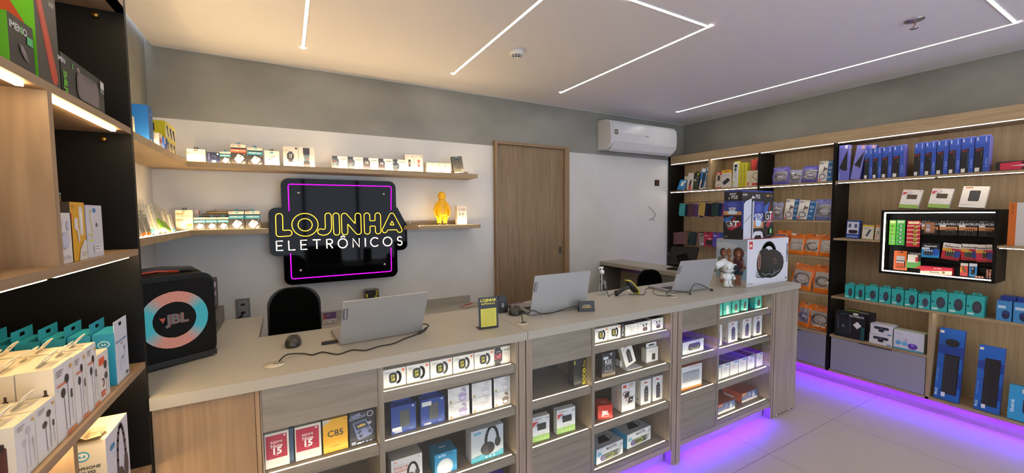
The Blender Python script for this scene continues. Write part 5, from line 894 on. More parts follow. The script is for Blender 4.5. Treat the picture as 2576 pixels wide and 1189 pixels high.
E('cable_box', 'pale box with a yellow green cable printed on it, middle left shelf', 'box', 1.314, 1.410, ZM, .127, .04, S_plain('#c0bec4', [('R', .40, .86, .62, .94, .5, '#3a78a8'), ('l', [(.30, .92), (.30, .88), (.22, .84), (.26, .7), (.32, .6), (.34, .5)], .035, '#d8d024'), ('l', [(.12, .46), (.28, .44), (.30, .40)], .035, '#d8d024'), ('l', [(.12, .33), (.34, .34)], .035, '#d8d024'), ('e', .60, .62, .05, .04, '#5a5a60'), ('r', .36, .10, .86, .24, '#d6d4d0')] + lines(.40, .2, 2, .4, '#555', .05), '#8c8a96'))
t = thing('phone_stand', 'small turquoise rolled tab standing behind the yellow box, middle left', 'tube', (-.47, 1.335, ZM + .0))
MB().lathe([(.0005, 0), (.012, 0), (.012, .155), (.009, .155), (.009, .14), (.0005, .14)], (0, 0, 0), '#3aa0b8', 16).build('tube_body', t)
t = thing('pump_bottle', 'bottle with an orange foot cut by the left edge of the picture', 'bottle', (-.47, 1.00, ZM))
MB().lathe([(.0005, 0), (.036, 0), (.038, .004), (.038, .028)], (0, 0, 0), '#2a201a').lathe([(.0381, .028), (.0385, .030), (.0385, .036), (.0381, .038)], (0, 0, 0), '#c86a2c').build('foot', t)
MB().lathe([(.038, .028), (.038, .115), (.030, .135), (.014, .148), (.014, .155), (.0005, .155)], (0, 0, 0), '#a9a29c').build('body', t)
MB().lathe([(.0384, .040), (.0384, .105)], (0, 0, 0), '#cfcac6').build('paper_label', t)
MB().lathe([(.0005, .155), (.016, .155), (.016, .18), (.008, .185), (.006, .205), (.0005, .205)], (0, 0, 0), '#dcd6cc').build('pump', t)
# low left shelf: white earphone cartons packed in rows
def A_phones(c='#3a3434', o=True, dim=0):
    return [('e', .42, .60, .13, .065, c), ('l', [(.44, .56), (.48, .08)], .022, c), ('e', .64, .76, .12, .065, c), ('l', [(.66, .72), (.66, .10)], .022, c), ('r', .80, .46, .88, .58, c), ('l', [(.84, .46), (.86, .14)], .022, '#9a8c80'), ('e', .86, .90, .05, .03, '#d89a3c')] + lines(.08, .92, 3, .36, '#77706c', .03, .012) + ([('r', .08, .72, .5, .745, '#d8704c'), ('p', [(.4, .02), (.95, .02), (.98, .06), (.45, .06)], '#e08050')] if o else [])
def S_ear(c='#3a3434', o=True):
    def f(w, h, d): return dict(f='#ddd8d2', s='#d9cdb4', t='#dccfb2', art=A_phones(c, o), la=[('r', .18 + .10 * i, .40, .21 + .10 * i, .66, '#a89c84') for i in range(3)] + [('R', .68, .24, .84, .68, .3, '#5a3428'), ('r', .72, .6, .80, .74, '#3c2a22')], hang=True, hw=.62, hh=.034, hc='#e4dabf', hy=.62, hrot=.7)
    f.__name__ = 'ear%s%d' % (c, o); return f
rows_ = [(1.118, 1.198, .153, 6), (1.201, 1.259, .151, 6), (1.262, 1.320, .152, 6)]
for r, (a, b, h, n) in enumerate(rows_):
    for k in range(n):
        if r > 0 and k in (2, 4) : pass
        x = -.412 - .053 * k
        nm = 'front one' if k == 0 else f'{ORD[k]} from the front'
        E('earphone_box', f'white earphone box, lower left shelf, {("nearest", "middle", "farthest")[r]} tall column, {nm}', 'box', a, b, ZC2, h - .002 * (k % 2), .051, S_ear(), x=x, group='white earphone boxes packed on the lower left shelf')
for r, (a, b, c) in enumerate(((.980, 1.043, '#c4bcb8'), (1.045, 1.116, '#4a3a34'))):
    for k in range(3):
        x = -.412 - .062 * k
        E('earphone_box', f'short white earphone box, {("nearest", "second")[r]} column, {("front", "middle", "back")[k]} one', 'box', a, b, ZC2, .101, .060, S_ear(c, False), x=x, group='short white earphone boxes', hang=False)
def S_orph(w, h, d): return dict(f='#ddd4cc', s='#e0d4ba', t='#dccfb2', art=[('r', .08, .74, .6, .90, '#d85c34'), ('e', .66, .70, .16, .09, '#4a4444'), ('l', [(.70, .66), (.86, .3), (.84, .1)], .02, '#444'), ('e', .66, .46, .14, .07, '#4a4444'), ('l', [(.68, .42), (.64, .1)], .02, '#444'), ('a', .28, .36, .14, .08, -90, 100, .06, '#d85c34'), ('r', .1, .14, .5, .19, '#d85c34'), ('r', .1, .08, .45, .12, '#d85c34')])
for k in range(3): E('earphone_box', f'white and orange earphone box beside the blue ones, {("front", "second", "third")[k]} one', 'box', 1.324, 1.390, ZC2, .116 - .001 * k, .051, S_orph, x=-.412 - .053 * k, group='white and orange earphone boxes')
def S_blue(first):
    def f(w, h, d):
        return dict(f='#c9ccd4' if first else '#1d7c96', s='#1f8ca6', t='#2795ae', art=[('t', 'FONE DE OUVIDO', .5, .78, .05, '#3a7ca8', 0, .02), ('t', 'PEINING', .5, .72, .03, '#666')] + [('e', .70, .60, .06, .035, '#8a8a94'), ('l', [(.70, .58), (.66, .24)], .012, '#8a8a94'), ('e', .52, .44, .06, .035, '#8a8a94'), ('l', [(.52, .42), (.5, .2)], .012, '#8a8a94'), ('r', .3, .2, .32, .46, '#8a8a94'), ('r', .7, .06, .86, .12, '#555')] if first else [], la=[('e', .5, .80, .28, .07, '#c0dce0'), ('e', .5, .80, .22, .05, '#1f8ca6'), ('p', [(.38, .78), (.42, .83), (.5, .79), (.58, .83), (.62, .78)], '#c0dce0')])
    f.__name__ = 'blue%d' % first; return f
for k in range(8):
    x = -.412 - .046 * k; nm = 'frontmost with a white face' if k == 0 else f'{ORD[k]} from the front'
    o = E('earphone_box', f'blue earphone box in the row along the black panel, {nm}', 'box', 1.438, 1.535, ZC2, .142, .043, S_blue(k == 0), x=x, group='blue earphone boxes along the black panel', key='blue%d' % (k == 0))
    q = MB(); o_ = [(-.0475, .142), (.0475, .142), (.0475, .170), (-.0475, .170)]
    i_ = [(-.012, .152), (.012, .152), (.012, .162), (-.012, .162)]
    q.ring(o_, i_, 0, .0012, '#c9ccd4' if k == 0 else '#1d8098'); q.build('hang_tab', o)
E('earphone_box', 'violet box with a clear side at the lower left corner', 'box', .885, .972, ZC2, .232, .10, S_plain('#4a3f8e', [('r', .1, .1, .9, .9, '#5a4ca0')], '#4a3f8e'), x=-.43)
E('headphone_box', 'large white headphone box on the shelf under the earphones', 'box', 1.336, 1.493, ZD, .233, .085, S_plain('#c9c8cc', [('p', [(0, 0), (1, 0), (1, .12), (.5, .16), (0, .08)], '#8ab4c8'), ('R', .16, .80, .36, .86, .5, '#3a86a4')] + A_headphone(.56, .50, .95, '#4a4044', 1.0), '#dccdae', la=[('r', 0, 0, 1, .52, '#b0aca4'), ('e', .5, .86, .16, .055, '#3a9ab0'), ('e', .5, .86, .13, .04, '#e0dcd0'), ('p', [(.42, .85), (.45, .88), (.5, .85), (.55, .88), (.58, .85)], '#3a9ab0'), ('t', 'HEADPHONE', .5, .73, .034, '#333', 0, .02), ('t', 'WIRELESS', .5, .68, .034, '#333', 0, .02), ('a', .5, .36, .24, .16, -40, 220, .03, '#888')]), key='bighp')
E('headphone_box', 'white box end just left of the large headphone box', 'box', 1.165, 1.235, ZD, .200, .06, S_plain('#d8ccb0', lines(.1, .8, 3, .6, '#999')), x=-.455)
t = thing('crumpled_film', 'crumpled clear film on top of the large white headphone box', 'film', (-.46, 1.36, ZD + .2335))
q = MB(); random.seed(5)
vs = [(.02 * (i - 2) + random.uniform(-.005, .005), .014 * (j - 2), abs(random.uniform(.0005, .020))) for j in range(5) for i in range(5)]
q.add(vs, [(j * 5 + i, j * 5 + i + 1, j * 5 + i + 6, j * 5 + i + 5) for j in range(4) for i in range(4)], col('#a8987c', .15)); q.add([(a, b, 0) for a, b, c in vs], [(j * 5 + i + 5, j * 5 + i + 6, j * 5 + i + 1, j * 5 + i) for j in range(4) for i in range(4)], col('#a8987c', .15)); q.build('film', t)

# ================================================================== NEON SIGN
def sdf_contours(f, x0, x1, z0, z1, st):
    nx, nz = int((x1 - x0) / st) + 1, int((z1 - z0) / st) + 1
    X = x0 + np.arange(nx) * st; Z = z0 + np.arange(nz) * st; G = f(X[:, None], Z[None, :]); seg = {}
    def ip(i, j, k, l):
        a, b = G[i, j], G[k, l]; t = a / (a - b); return (X[i] + (X[k] - X[i]) * t, Z[j] + (Z[l] - Z[j]) * t)
    ED = lambda i, j, e: {0: ('h', i, j), 1: ('v', i + 1, j), 2: ('h', i, j + 1), 3: ('v', i, j)}[e]
    PT = {}
    TAB = {1: [(3, 0)], 2: [(0, 1)], 3: [(3, 1)], 4: [(1, 2)], 5: [(3, 2), (1, 0)], 6: [(0, 2)], 7: [(3, 2)], 8: [(2, 3)], 9: [(2, 0)], 10: [(0, 3), (2, 1)], 11: [(2, 1)], 12: [(1, 3)], 13: [(1, 0)], 14: [(0, 3)]}
    for i in range(nx - 1):
        for j in range(nz - 1):
            c = (G[i, j] < 0) * 1 + (G[i + 1, j] < 0) * 2 + (G[i + 1, j + 1] < 0) * 4 + (G[i, j + 1] < 0) * 8
            for a, b in TAB.get(int(c), ()):
                for e in (a, b):
                    k = ED(i, j, e)
                    if k not in PT: PT[k] = ip(*({0: (i, j, i + 1, j), 1: (i + 1, j, i + 1, j + 1), 2: (i, j + 1, i + 1, j + 1), 3: (i, j, i, j + 1)}[e]))
                seg[ED(i, j, a)] = ED(i, j, b)
    out = []
    while seg:
        s, n = seg.popitem(); lp = [s]
        while n != s and n in seg: lp.append(n); n = seg.pop(n)
        out.append([PT[k] for k in lp])
    return out
def seg_d(segs, r):
    def f(X, Z):
        d = None
        for a, b in zip(segs, segs[1:]) if not isinstance(segs[0][0], tuple) else [(p, q) for s in segs for p, q in zip(s, s[1:])]:
            dx, dz = b[0] - a[0], b[1] - a[1]; L2 = dx * dx + dz * dz + 1e-12
            t = np.clip(((X - a[0]) * dx + (Z - a[1]) * dz) / L2, 0, 1); q = np.hypot(X - a[0] - dx * t, Z - a[1] - dz * t); d = q if d is None else np.minimum(d, q)
        return d - r
    return f
YS = 3.50; TS = (.38, YS, 1.47)
sign = thing('neon_sign', 'black shop sign on the back wall with yellow, white and purple neon lettering', 'sign', TS)
def rbox(cx, cz, hx, hz, r):
    def f(X, Z):
        qx, qz = abs(X - cx) - hx + r, abs(Z - cz) - hz + r; return np.hypot(np.maximum(qx, 0), np.maximum(qz, 0)) + np.minimum(np.maximum(qx, qz), 0) - r
    return f
sq, bd = rbox(.397, 1.470, .427, .408, .055), rbox(.398, 1.472, .515, .183, .05)
def board(X, Z):
    dcut = ((X - .835) * .89 + (Z - 1.655) * .45) - .0   # slanted upper right shoulder beside the last letter
    return np.minimum(sq(X, Z), np.maximum(bd(X, Z), np.where(Z > 1.47, dcut, -1)))
gl = low_spec(col('#050507', .05), .12)
for c in sdf_contours(board, -.16, .96, 1.03, 1.91, .008):
    if len(c) > 50: MB().prism(c, YS - .004, YS + .006, gl, 'y').build('black_panel', sign, TS)
def sm(X, Z): return board(X, Z) + .0
for c in sdf_contours(lambda X, Z: board(X, Z) + .06, -.16, .96, 1.03, 1.91, .01):
    if len(c) > 50: MB().prism(c, YS + .0065, YB - .001, col('#3c3d42', .4), 'y').build('mounting_block', sign, TS)
yel = emit((1, .52, .03), 2.0); whi = emit((1, .80, .62), 3.2); pur = emit((.62, .0, .9), 1.5)
YT = YS - .012
def tubes(name, paths, r, m):
    q = MB()
    for p, cl in paths: q.tube([(a, YT, b) for a, b in p], r, m, 8, cl)
    q.build(name, sign, TS)
rL = .0225
letters = [[[(-.048, 1.589), (-.050, 1.460), (.010, 1.463)]], None, [[(.288, 1.590), (.288, 1.500), (.283, 1.478), (.270, 1.465), (.250, 1.460), (.232, 1.466)]], [[(.346, 1.590), (.347, 1.458)]],
           [[(.408, 1.458), (.408, 1.588), (.511, 1.458), (.511, 1.588)]], [[(.581, 1.589), (.581, 1.458)], [(.668, 1.589), (.668, 1.458)], [(.581, 1.524), (.668, 1.524)]], [[(.722, 1.464), (.784, 1.588), (.847, 1.463)], [(.735, 1.487), (.833, 1.487)]]]
for k, L in enumerate(letters):
    ps = []
    if L is None: ps = [(elp(.124, 1.523, .090, .088, 40), True), (elp(.124, 1.523, .049, .048, 30), True)]
    else:
        xs = [p[0] for s in L for p in s]; zs = [p[1] for s in L for p in s]
        for c in sdf_contours(seg_d([tuple(map(tuple, s)) for s in L], rL if k != 6 else .021), min(xs) - .04, max(xs) + .04, min(zs) - .04, max(zs) + .04, .003):
            if len(c) > 8: ps.append((c[::3] if len(c) > 24 else c, True))
    tubes('yellow_neon_letter', ps, .0027, yel)
def arc(cx, cz, rx, rz, a0, a1, n=14): return [(cx + rx * math.cos(math.radians(a0 + (a1 - a0) * i / n)), cz + rz * math.sin(math.radians(a0 + (a1 - a0) * i / n))) for i in range(n + 1)]
z0, z1, zm = 1.333, 1.404, 1.369
def Eg(x): return [([(x + .042, z1), (x, z1), (x, z0), (x + .042, z0)], False), ([(x, zm), (x + .036, zm)], False)]
small = [Eg(-.073), [([(.008, z1), (.008, z0), (.050, z0)], False)], Eg(.090), [([(.173, z1), (.228, z1)], False), ([(.200, z1), (.200, z0)], False)],
         [([(.272, z0), (.272, z1), (.296, z1)] + arc(.296, 1.386, .017, .018, 90, -90, 8) + [(.272, 1.368)], False), ([(.290, 1.368), (.313, z0)], False)],
         [(elp(.389, 1.368, .034, .037, 26), True), ([(.375, 1.417), (.391, 1.428), (.407, 1.417)], False)], [([(.467, z0), (.467, z1), (.515, z0), (.515, z1)], False)], [([(.563, z1), (.563, z0)], False)],
         [(arc(.640, 1.368, .035, .037, 45, 315), False)], [(elp(.743, 1.368, .036, .037, 26), True)], [(arc(.846, 1.387, .018, .018, 30, 250, 9) + arc(.846, 1.351, .019, .019, 90, -150, 9), False)]]
for g_ in small: tubes('white_neon_letter', g_, .0038, whi)
def cr(p, q, c): return arc(*c)
for p in ([(.019, 1.63), (.019, 1.80)] + arc(.035, 1.817, .016, .016, 180, 90, 5) + [(.760, 1.835)] + arc(.768, 1.820, .016, .016, 90, 0, 5) + [(.778, 1.635)], [(.017, 1.308), (.017, 1.126)] + arc(.033, 1.126, .016, .016, 180, 270, 5) + [(.752, 1.111)] + arc(.754, 1.127, .016, .016, 270, 360, 5) + [(.770, 1.315)]): tubes('purple_neon_line', [(p, False)], .0036, pur)
for x, z in ((.088, 1.768), (.720, 1.770), (.081, 1.170), (.714, 1.173)): MB().lathe([(.0005, -.012), (.009, -.011), (.0105, -.008), (.0105, 0)], (x, YS - .0045, z), CHROME, 16, 'y').build('standoff_screw', sign, TS)
MB().tube([(.90, 3.53, 1.50), (.905, 3.58, 1.50)], .006, BLK, 8).box(.86, 3.52, 1.47, .90, 3.56, 1.52, BLK).build('power_adapter', sign, TS)

# ================================================================== AIR CONDITIONER
D = (3.71, 3.6, 2.30); ac = thing('air_conditioner', 'white split air conditioner on the grey wall, right of the door', 'air conditioner', D)
prof = [(3.598, 2.318), (3.598, 2.655), (3.47, 2.648), (3.415, 2.628), (3.395, 2.58), (3.385, 2.50), (3.382, 2.425), (3.392, 2.375), (3.43, 2.335), (3.50, 2.315)]
wa = col('#d6d6d4', .22)
def xprism(mb, prof, x0, x1, m):
    n = len(prof); v = [(x0, a, b) for a, b in prof] + [(x1, a, b) for a, b in prof]
    mb.add(v, [tuple(range(n - 1, -1, -1)), tuple(range(n, 2 * n))], m); mb.add(v, [(i, (i + 1) % n, (i + 1) % n + n, i + n) for i in range(n)], m)
q = MB(); xprism(q, prof, 3.17, 4.255, wa); q.build('housing', ac, D, bevel=.006)
q = MB(); xprism(q, [(3.388, 2.44), (3.380, 2.43), (3.376, 2.50), (3.386, 2.60), (3.394, 2.60)], 3.196, 4.250, wa); q.build('front_cover', ac, D, bevel=.002)
q = MB(); xprism(q, [(3.385, 2.395), (3.388, 2.400), (3.47, 2.345), (3.465, 2.336)], 3.215, 4.235, '#1c1c1e'); q.build('outlet_slot', ac, D)
q = MB(); xprism(q, [(3.372, 2.392), (3.378, 2.396), (3.425, 2.326), (3.455, 2.300), (3.448, 2.294), (3.415, 2.318)], 3.205, 4.215, wa); q.build('air_flap', ac, D)
for nm, ops in (('energy_sticker', [('r', .02, .20, .07, .52, '#4a4438'), ('t', 'ID', .045, .36, .16, '#d8d4c8', 0, .02)]), ('brand_logo', [('e', .50, .26, .009, .05, '#6a6a6e'), ('t', 'LG', .52, .26, .10, '#55555a', 0, .02)]), ('printed_lettering', [('t', 'DUAL INVERTER', .93, .12, .06, '#8a8a8c')])):
    q = MB(); decal(q, (3.195, 3.3762, 2.44), (1, 0, 0), (0, 0, 1), (0, -1, 0), 1.05, .16, ops, .0012); q.build(nm, ac, D)
# ================================================================== THINGS ON THE COUNTER
C0 = CT + .0006
# ---- party speaker
a_ = math.radians(30); D = (-.385, 1.95, C0)
sp = thing('party_speaker', 'black party speaker with a glowing ring and an orange carry handle', 'speaker', D, a_)
sw, sh, sd = .285, .345, .27
q = MB(); pr = rr(-sw / 2, .0, sw / 2, sh, .045, 6)
fr_ = [(a * .90, .012 + (b) * .93) for a, b in pr]
n = len(pr); rings = [(pr, .03), (pr, sd * .8), ([(a * .9, .02 + b * .90) for a, b in pr], sd)]
q.prism(pr, .02, sd * .85, low_spec(col('#0d0c09', .5), .25), 'y', smooth=False); q.build('cabinet', sp, bevel=.012)
gm = noise_mat('speaker_grille', '#060605', '#100f0c', 420, .6, 1, (1, 1, 1), .45, .55, .4)
q = MB().prism(rr(-sw / 2 + .008, .030, sw / 2 - .008, sh - .022, .035, 6), 0, .021, gm, 'y'); low_spec(gm, .15); q.build('grille', sp, bevel=.006)
MB().box(-sw / 2 + .02, -.002, .006, sw / 2 - .01, .03, .028, '#12110e').build('foot_bar', sp, bevel=.004)
# ring light: dots of light under the grille
def ring_mat():
    m, t, p = new_mat('ring_light'); N = t.nodes; L = t.links
    tc = N.new('ShaderNodeTexCoord'); sp_ = N.new('ShaderNodeSeparateXYZ'); L.new(tc.outputs['Object'], sp_.inputs[0])
    at = N.new('ShaderNodeMath'); at.operation = 'ARCTAN2'; L.new(sp_.outputs['Z'], at.inputs[0]); L.new(sp_.outputs['X'], at.inputs[1])
    m2 = N.new('ShaderNodeMath'); m2.operation = 'MULTIPLY'; L.new(at.outputs[0], m2.inputs[0]); m2.inputs[1].default_value = 2
    cs = N.new('ShaderNodeMath'); cs.operation = 'COSINE'; L.new(m2.outputs[0], cs.inputs[0])
    mr = N.new('ShaderNodeMapRange'); mr.inputs[1].default_value = -.6; mr.inputs[2].default_value = .6; L.new(cs.outputs[0], mr.inputs[0])
    cr_ = N.new('ShaderNodeValToRGB'); cr_.color_ramp.elements[0].color = (.85, .30, .20, 1); cr_.color_ramp.elements[1].color = (.02, .55, .62, 1); L.new(mr.outputs[0], cr_.inputs[0])
    bk = N.new('ShaderNodeTexBrick'); bk.inputs['Scale'].default_value = 1; bk.inputs['Brick Width'].default_value = .0052; bk.inputs['Row Height'].default_value = .0036; bk.inputs['Mortar Size'].default_value = .0009; bk.inputs['Mortar Smooth'].default_value = .3
    bk.inputs['Color1'].default_value = (1, 1, 1, 1); bk.inputs['Color2'].default_value = (1, 1, 1, 1); bk.inputs['Mortar'].default_value = (.06, .06, .06, 1)
    cb = N.new('ShaderNodeCombineXYZ'); L.new(sp_.outputs['X'], cb.inputs[0]); L.new(sp_.outputs['Z'], cb.inputs[1]); L.new(cb.outputs[0], bk.inputs['Vector'])
    mx = N.new('ShaderNodeMixRGB'); mx.blend_type = 'MULTIPLY'; mx.inputs[0].default_value = 1; L.new(cr_.outputs[0], mx.inputs[1]); L.new(bk.outputs['Color'], mx.inputs[2])
    p.inputs['Base Color'].default_value = (.02, .02, .02, 1); L.new(mx.outputs[0], p.inputs['Emission Color']); p.inputs['Emission Strength'].default_value = .85; return m
rg = link('light_ring', None, sp); rg.location = (0, -.0012, .175)
q = MB(); q.ring(elp(0, 0, .108, .108, 48), elp(0, 0, .068, .068, 48), 0, .002, ring_mat()); me = q.mesh('light_ring'); bpy.data.objects.remove(rg); rg = link('light_ring', me, sp); rg.location = (0, -.0012, .178)
q = MB(); decal(q, (-.05, -.0035, .155), (1, 0, 0), (0, 0, 1), (0, -1, 0), .11, .05, [('t', 'JBL', .52, .5, .74, '#a8432c', 0, .05), ('t', 'JBL', .5, .52, .74, '#5f5a57', 0, .04), ('p', [(.0, .75), (.18, .75), (.1, .35)], '#a8432c')], .0012); q.build('logo_badge', sp)
q = MB().tube([(-sw / 2 + .02, .10, sh - .012), (-sw / 2 + .04, .10, sh + .014), (0, .10, sh + .018), (sw / 2 - .05, .10, sh + .010), (sw / 2 - .02, .10, sh - .014)], .013, col('#1a1915', .5), 10); q.build('handle', sp)
MB().tube([(-sw / 2 + .01, .086, sh + .006), (-.02, .086, sh + .014), (.05, .086, sh + .006)], .0045, '#b03a1c', 8).build('handle_accent', sp)
# ---- organiser, printer and small case behind the speaker
D = (-.42, 2.45, C0); t = thing('drawer_box', 'low grey drawer box behind the party speaker', 'box', D)
MB().box(-.545, 2.27, C0, -.315, 2.66, C0 + .085, '#5c5550').box(-.3148, 2.30, C0 + .035, -.3135, 2.42, C0 + .058, '#17130f').build('drawer_body', t, D)
D = (-.43, 2.50, C0 + .086); t = thing('receipt_printer', 'rounded black receipt printer standing on the grey drawer box', 'printer', D)
z_ = C0 + .0862; pf = rr(2.40, z_, 2.63, z_ + .165, .035, 6)
q = MB(); q.prism(pf, -.50, -.335, col('#1b1915', .4), 'x', '#2c2923'); q.build('printer_body', t, D)
MB().box(-.3348, 2.46, z_ + .12, -.3335, 2.56, z_ + .145, '#b8a8c0').box(-.3348, 2.46, z_ + .075, -.3335, 2.56, z_ + .10, '#9a8ca8').box(-.3348, 2.46, z_ + .03, -.3335, 2.56, z_ + .05, '#6a5c74').build('side_labels', t, D)
D = (-.52, 2.33, C0 + .086); t = thing('card_reader_box', 'dark plum box standing between the party speaker and the receipt printer', 'box', D)
MB().box(-.60, 2.28, z_, -.395, 2.385, z_ + .215, '#33293a').box(-.3948, 2.29, z_ + .15, -.394, 2.34, z_ + .165, '#0e0c10').build('box_body', t, D)
# ---- office chairs
def chair(x, y, rz, label, dz=0):
    t = thing('office_chair', label, 'chair', (x, y, 0), rz); f = low_spec(noise_mat('chair_fabric', '#030303', '#070706', 300, 1.0, 2), .08)
    q = MB(); pts = rr(-.124, .80 - dz, .124, 1.203 - dz, .10, 8); pts = [(a * (1 - .10 * max(0, (b - 1.0 + dz) / .2)), b) for a, b in pts]; q.prism(pts, -.025, .02, f, 'y'); q.build('backrest', t, bevel=.014)
    q = MB(); q.prism(rr(-.130, .79 - dz, .130, 1.206 - dz, .10, 8), .016, .024, '#1e1e1e', 'y'); q.build('back_shell', t, bevel=.003)
    q = MB(); q.prism(rr(-.22, -.42, .22, -.03, .08, 6), .44 - dz * .6, .51 - dz * .6, f, 'z'); q.build('seat', t, bevel=.02)
    MB().tube([(0, .03, .93 - dz), (0, .06, .7 - dz), (0, .02, .47 - dz * .6), (0, -.15, .44 - dz * .6)], .016, BLK, 8).build('back_support', t)
    MB().lathe([(.0005, .10), (.028, .10), (.028, .26), (.016, .26), (.016, .44 - dz * .6), (.0005, .44 - dz * .6)], (0, -.20, 0), BLK, 16).build('gas_column', t)
    for i in range(5):
        a = i * 2 * PI / 5 + .3; q = MB().tube([(0, -.20, .11), (.24 * math.cos(a), -.20 + .24 * math.sin(a), .065)], .018, BLK, 8); l = q.build('leg', t)
        MB().lathe([(.0005, -.012), (.025, -.012), (.025, .012), (.0005, .012)], (.24 * math.cos(a), -.20 + .24 * math.sin(a), .027), BLK, 14, 'x').build('castor', l)
chair(.022, 2.47, 0, 'black office chair behind the counter near the party speaker')
chair(2.93, 2.60, -.15, 'black office chair behind the counter near the side counter', .14)
# ---- laptops
def laptop(label, hl, hr, tl, tr, zt, base=.235):
    HL, HR = Vector((*hl, CT + .006)), Vector((*hr, CT + .006)); TL, TR = Vector((*tl, zt)), Vector((*tr, zt))
    o = (HL + HR) / 2; o.z = CT; t = thing('laptop', label, 'laptop', tuple(o)); U = (HR - HL).normalized(); V0 = ((TL + TR) / 2 - (HL + HR) / 2); w = (HR - HL).length; h = V0.length; V = V0.normalized(); N = U.cross(V).normalized()
    if N.y > 0: N = -N       # outward, towards the customers
    M3 = Matrix((U, -N, V)).transposed().to_4x4(); ctr = (HL + HR) / 2 - o
    q = MB(); q.T = Matrix.Translation(ctr) @ M3; q.prism(rr(-w / 2, 0, w / 2, h, .008, 4), -.006, 0, col('#a4a5a4', .38, .35), 'y')
    q.box(-w / 2 + .008, .0002, .008, w / 2 - .008, .001, h - .008, '#101012'); q.build('lid', t)
    q = MB(); q.T = Matrix.Translation(ctr) @ M3; q.box(-w / 2 + .004, -.0075, h * .60, -w / 2 + .024, -.0061, h * .84, '#55555a'); decal(q, (-w / 2 + .004, -.0077, h * .60), (1, 0, 0), (0, 0, 1), (0, -1, 0), .02, h * .24, [('t', 'Lenovo', .5, .5, .22, '#b8b8bc', 90, .02)]); q.build('logo_plate', t)
    q = MB(); Bv = Vector((-U.y, U.x, 0)); Mb = Matrix((U, Bv, Vector((0, 0, 1)))).transposed().to_4x4(); q.T = Matrix.Translation(ctr) @ Mb
    q.prism(rr(-w / 2, .004, w / 2, base, .01, 4), -.0045, .011, col('#a8a8aa', .35, .7), 'z')
    q.box(-w / 2 + .03, .03, .0112, w / 2 - .03, .13, .0116, '#3a3a3c'); q.build('base', t)
    q = MB(); q.T = Matrix.Translation(ctr) @ Mb
    for i in range(14):
        for j in range(5): x = -w / 2 + .034 + i * (w - .068) / 14; y = .033 + j * .019; q.box(x, y, .0116, x + (w - .068) / 14 - .003, y + .016, .0132, '#1d1d1f')
    q.build('keyboard', t)
    q = MB(); q.T = Matrix.Translation(ctr) @ Mb; q.box(-.055, .15, .0112, .055, .222, .0116, '#98989a'); q.build('touchpad', t)
laptop('open silver laptop nearest the party speaker, seen from behind', (.183, 1.881), (.556, 1.905), (.192, 1.785), (.560, 1.80), 1.240)
laptop('open silver laptop behind the small black card holder', (1.165, 1.882), (1.556, 1.877), (1.176, 1.845), (1.568, 1.845), 1.255)
laptop('open silver laptop beside the white astronaut figure', (2.348, 1.898), (2.706, 1.86), (2.386, 1.850), (2.749, 1.819), 1.256)
# ---- grommets and cables
def grommet(label, x, y, r=.037):
    t = thing('cable_grommet', label, 'grommet', (x, y, C0)); MB().lathe([(.0005, 0), (r, 0), (r, .002), (.0005, .0028)], (0, 0, 0), '#b9b09c', 32).build('cover', t); MB().box(-.006, .0, .0026, .03, .006, .0034, '#2a241c').build('slot', t)
grommet('round beige cable grommet near the computer mouse at left', -.060, 1.763, .038); grommet('round beige cable grommet in front of the middle laptop', 1.046, 1.764, .032); grommet('round beige cable grommet in front of the far laptop', 2.248, 1.80, .030)
def smooth(P_, n=6):
    out = []
    for i in range(len(P_) - 1):
        p0, p1, p2, p3 = P_[max(i - 1, 0)], P_[i], P_[i + 1], P_[min(i + 2, len(P_) - 1)]
        for k in range(n):
            t = k / n; out.append(tuple(.5 * (2 * b + (c - a) * t + (2 * a - 5 * b + 4 * c - d) * t * t + (3 * b - a - 3 * c + d) * t ** 3) for a, b, c, d in zip(p0, p1, p2, p3)))
    return out + [P_[-1]]
ck = col('#1a1816', .5)
zc = CT + .0032
P1 = [(-.046, 1.785, zc), (-.030, 1.800, zc + .012), (-.008, 1.822, zc + .012), (.041, 1.838, zc), (.072, 1.803, zc), (.112, 1.817, zc), (.163, 1.757, zc), (.223, 1.781, zc), (.27, 1.748, zc), (.328, 1.772, zc), (.392, 1.778, zc), (.453, 1.822, zc), (.525, 1.862, zc), (.548, 1.876, zc + .003)]
t = thing('charger_cable', 'thin black charging cable snaking from the left grommet to the nearest laptop', 'cable', (-.046, 1.785, CT))
MB().tube(smooth(P1), .0027, ck, 8).build('cord', t, (-.046, 1.785, CT)); MB().tube([(.532, 1.866, CT + .006), (.560, 1.874, CT + .012), (.575, 1.884, CT + .018)], .0060, ck, 10).tube(smooth([(.575, 1.884, CT + .018), (.588, 1.89, CT + .028), (.57, 1.90, CT + .036), (.555, 1.915, CT + .022)]), .003, ck, 8).build('plug', t, (-.046, 1.785, CT))
P2 = [(1.058, 1.768, zc), (1.062, 1.79, zc + .02), (1.078, 1.815, zc + .035), (1.12, 1.83, zc + .026), (1.165, 1.845, zc + .036), (1.22, 1.845, zc + .010), (1.29, 1.838, zc + .008), (1.38, 1.842, zc + .018), (1.46, 1.85, zc + .02), (1.51, 1.862, zc + .008)]
t = thing('charger_cable', 'black charging cable running along the foot of the middle laptop', 'cable', (1.058, 1.768, CT)); MB().tube(smooth(P2), .0027, ck, 8).build('cord', t, (1.058, 1.768, CT))
MB().tube([(1.045, 1.768, CT + .0045), (1.070, 1.766, CT + .0045)], .004, ck, 8).build('plug', t, (1.058, 1.768, CT))
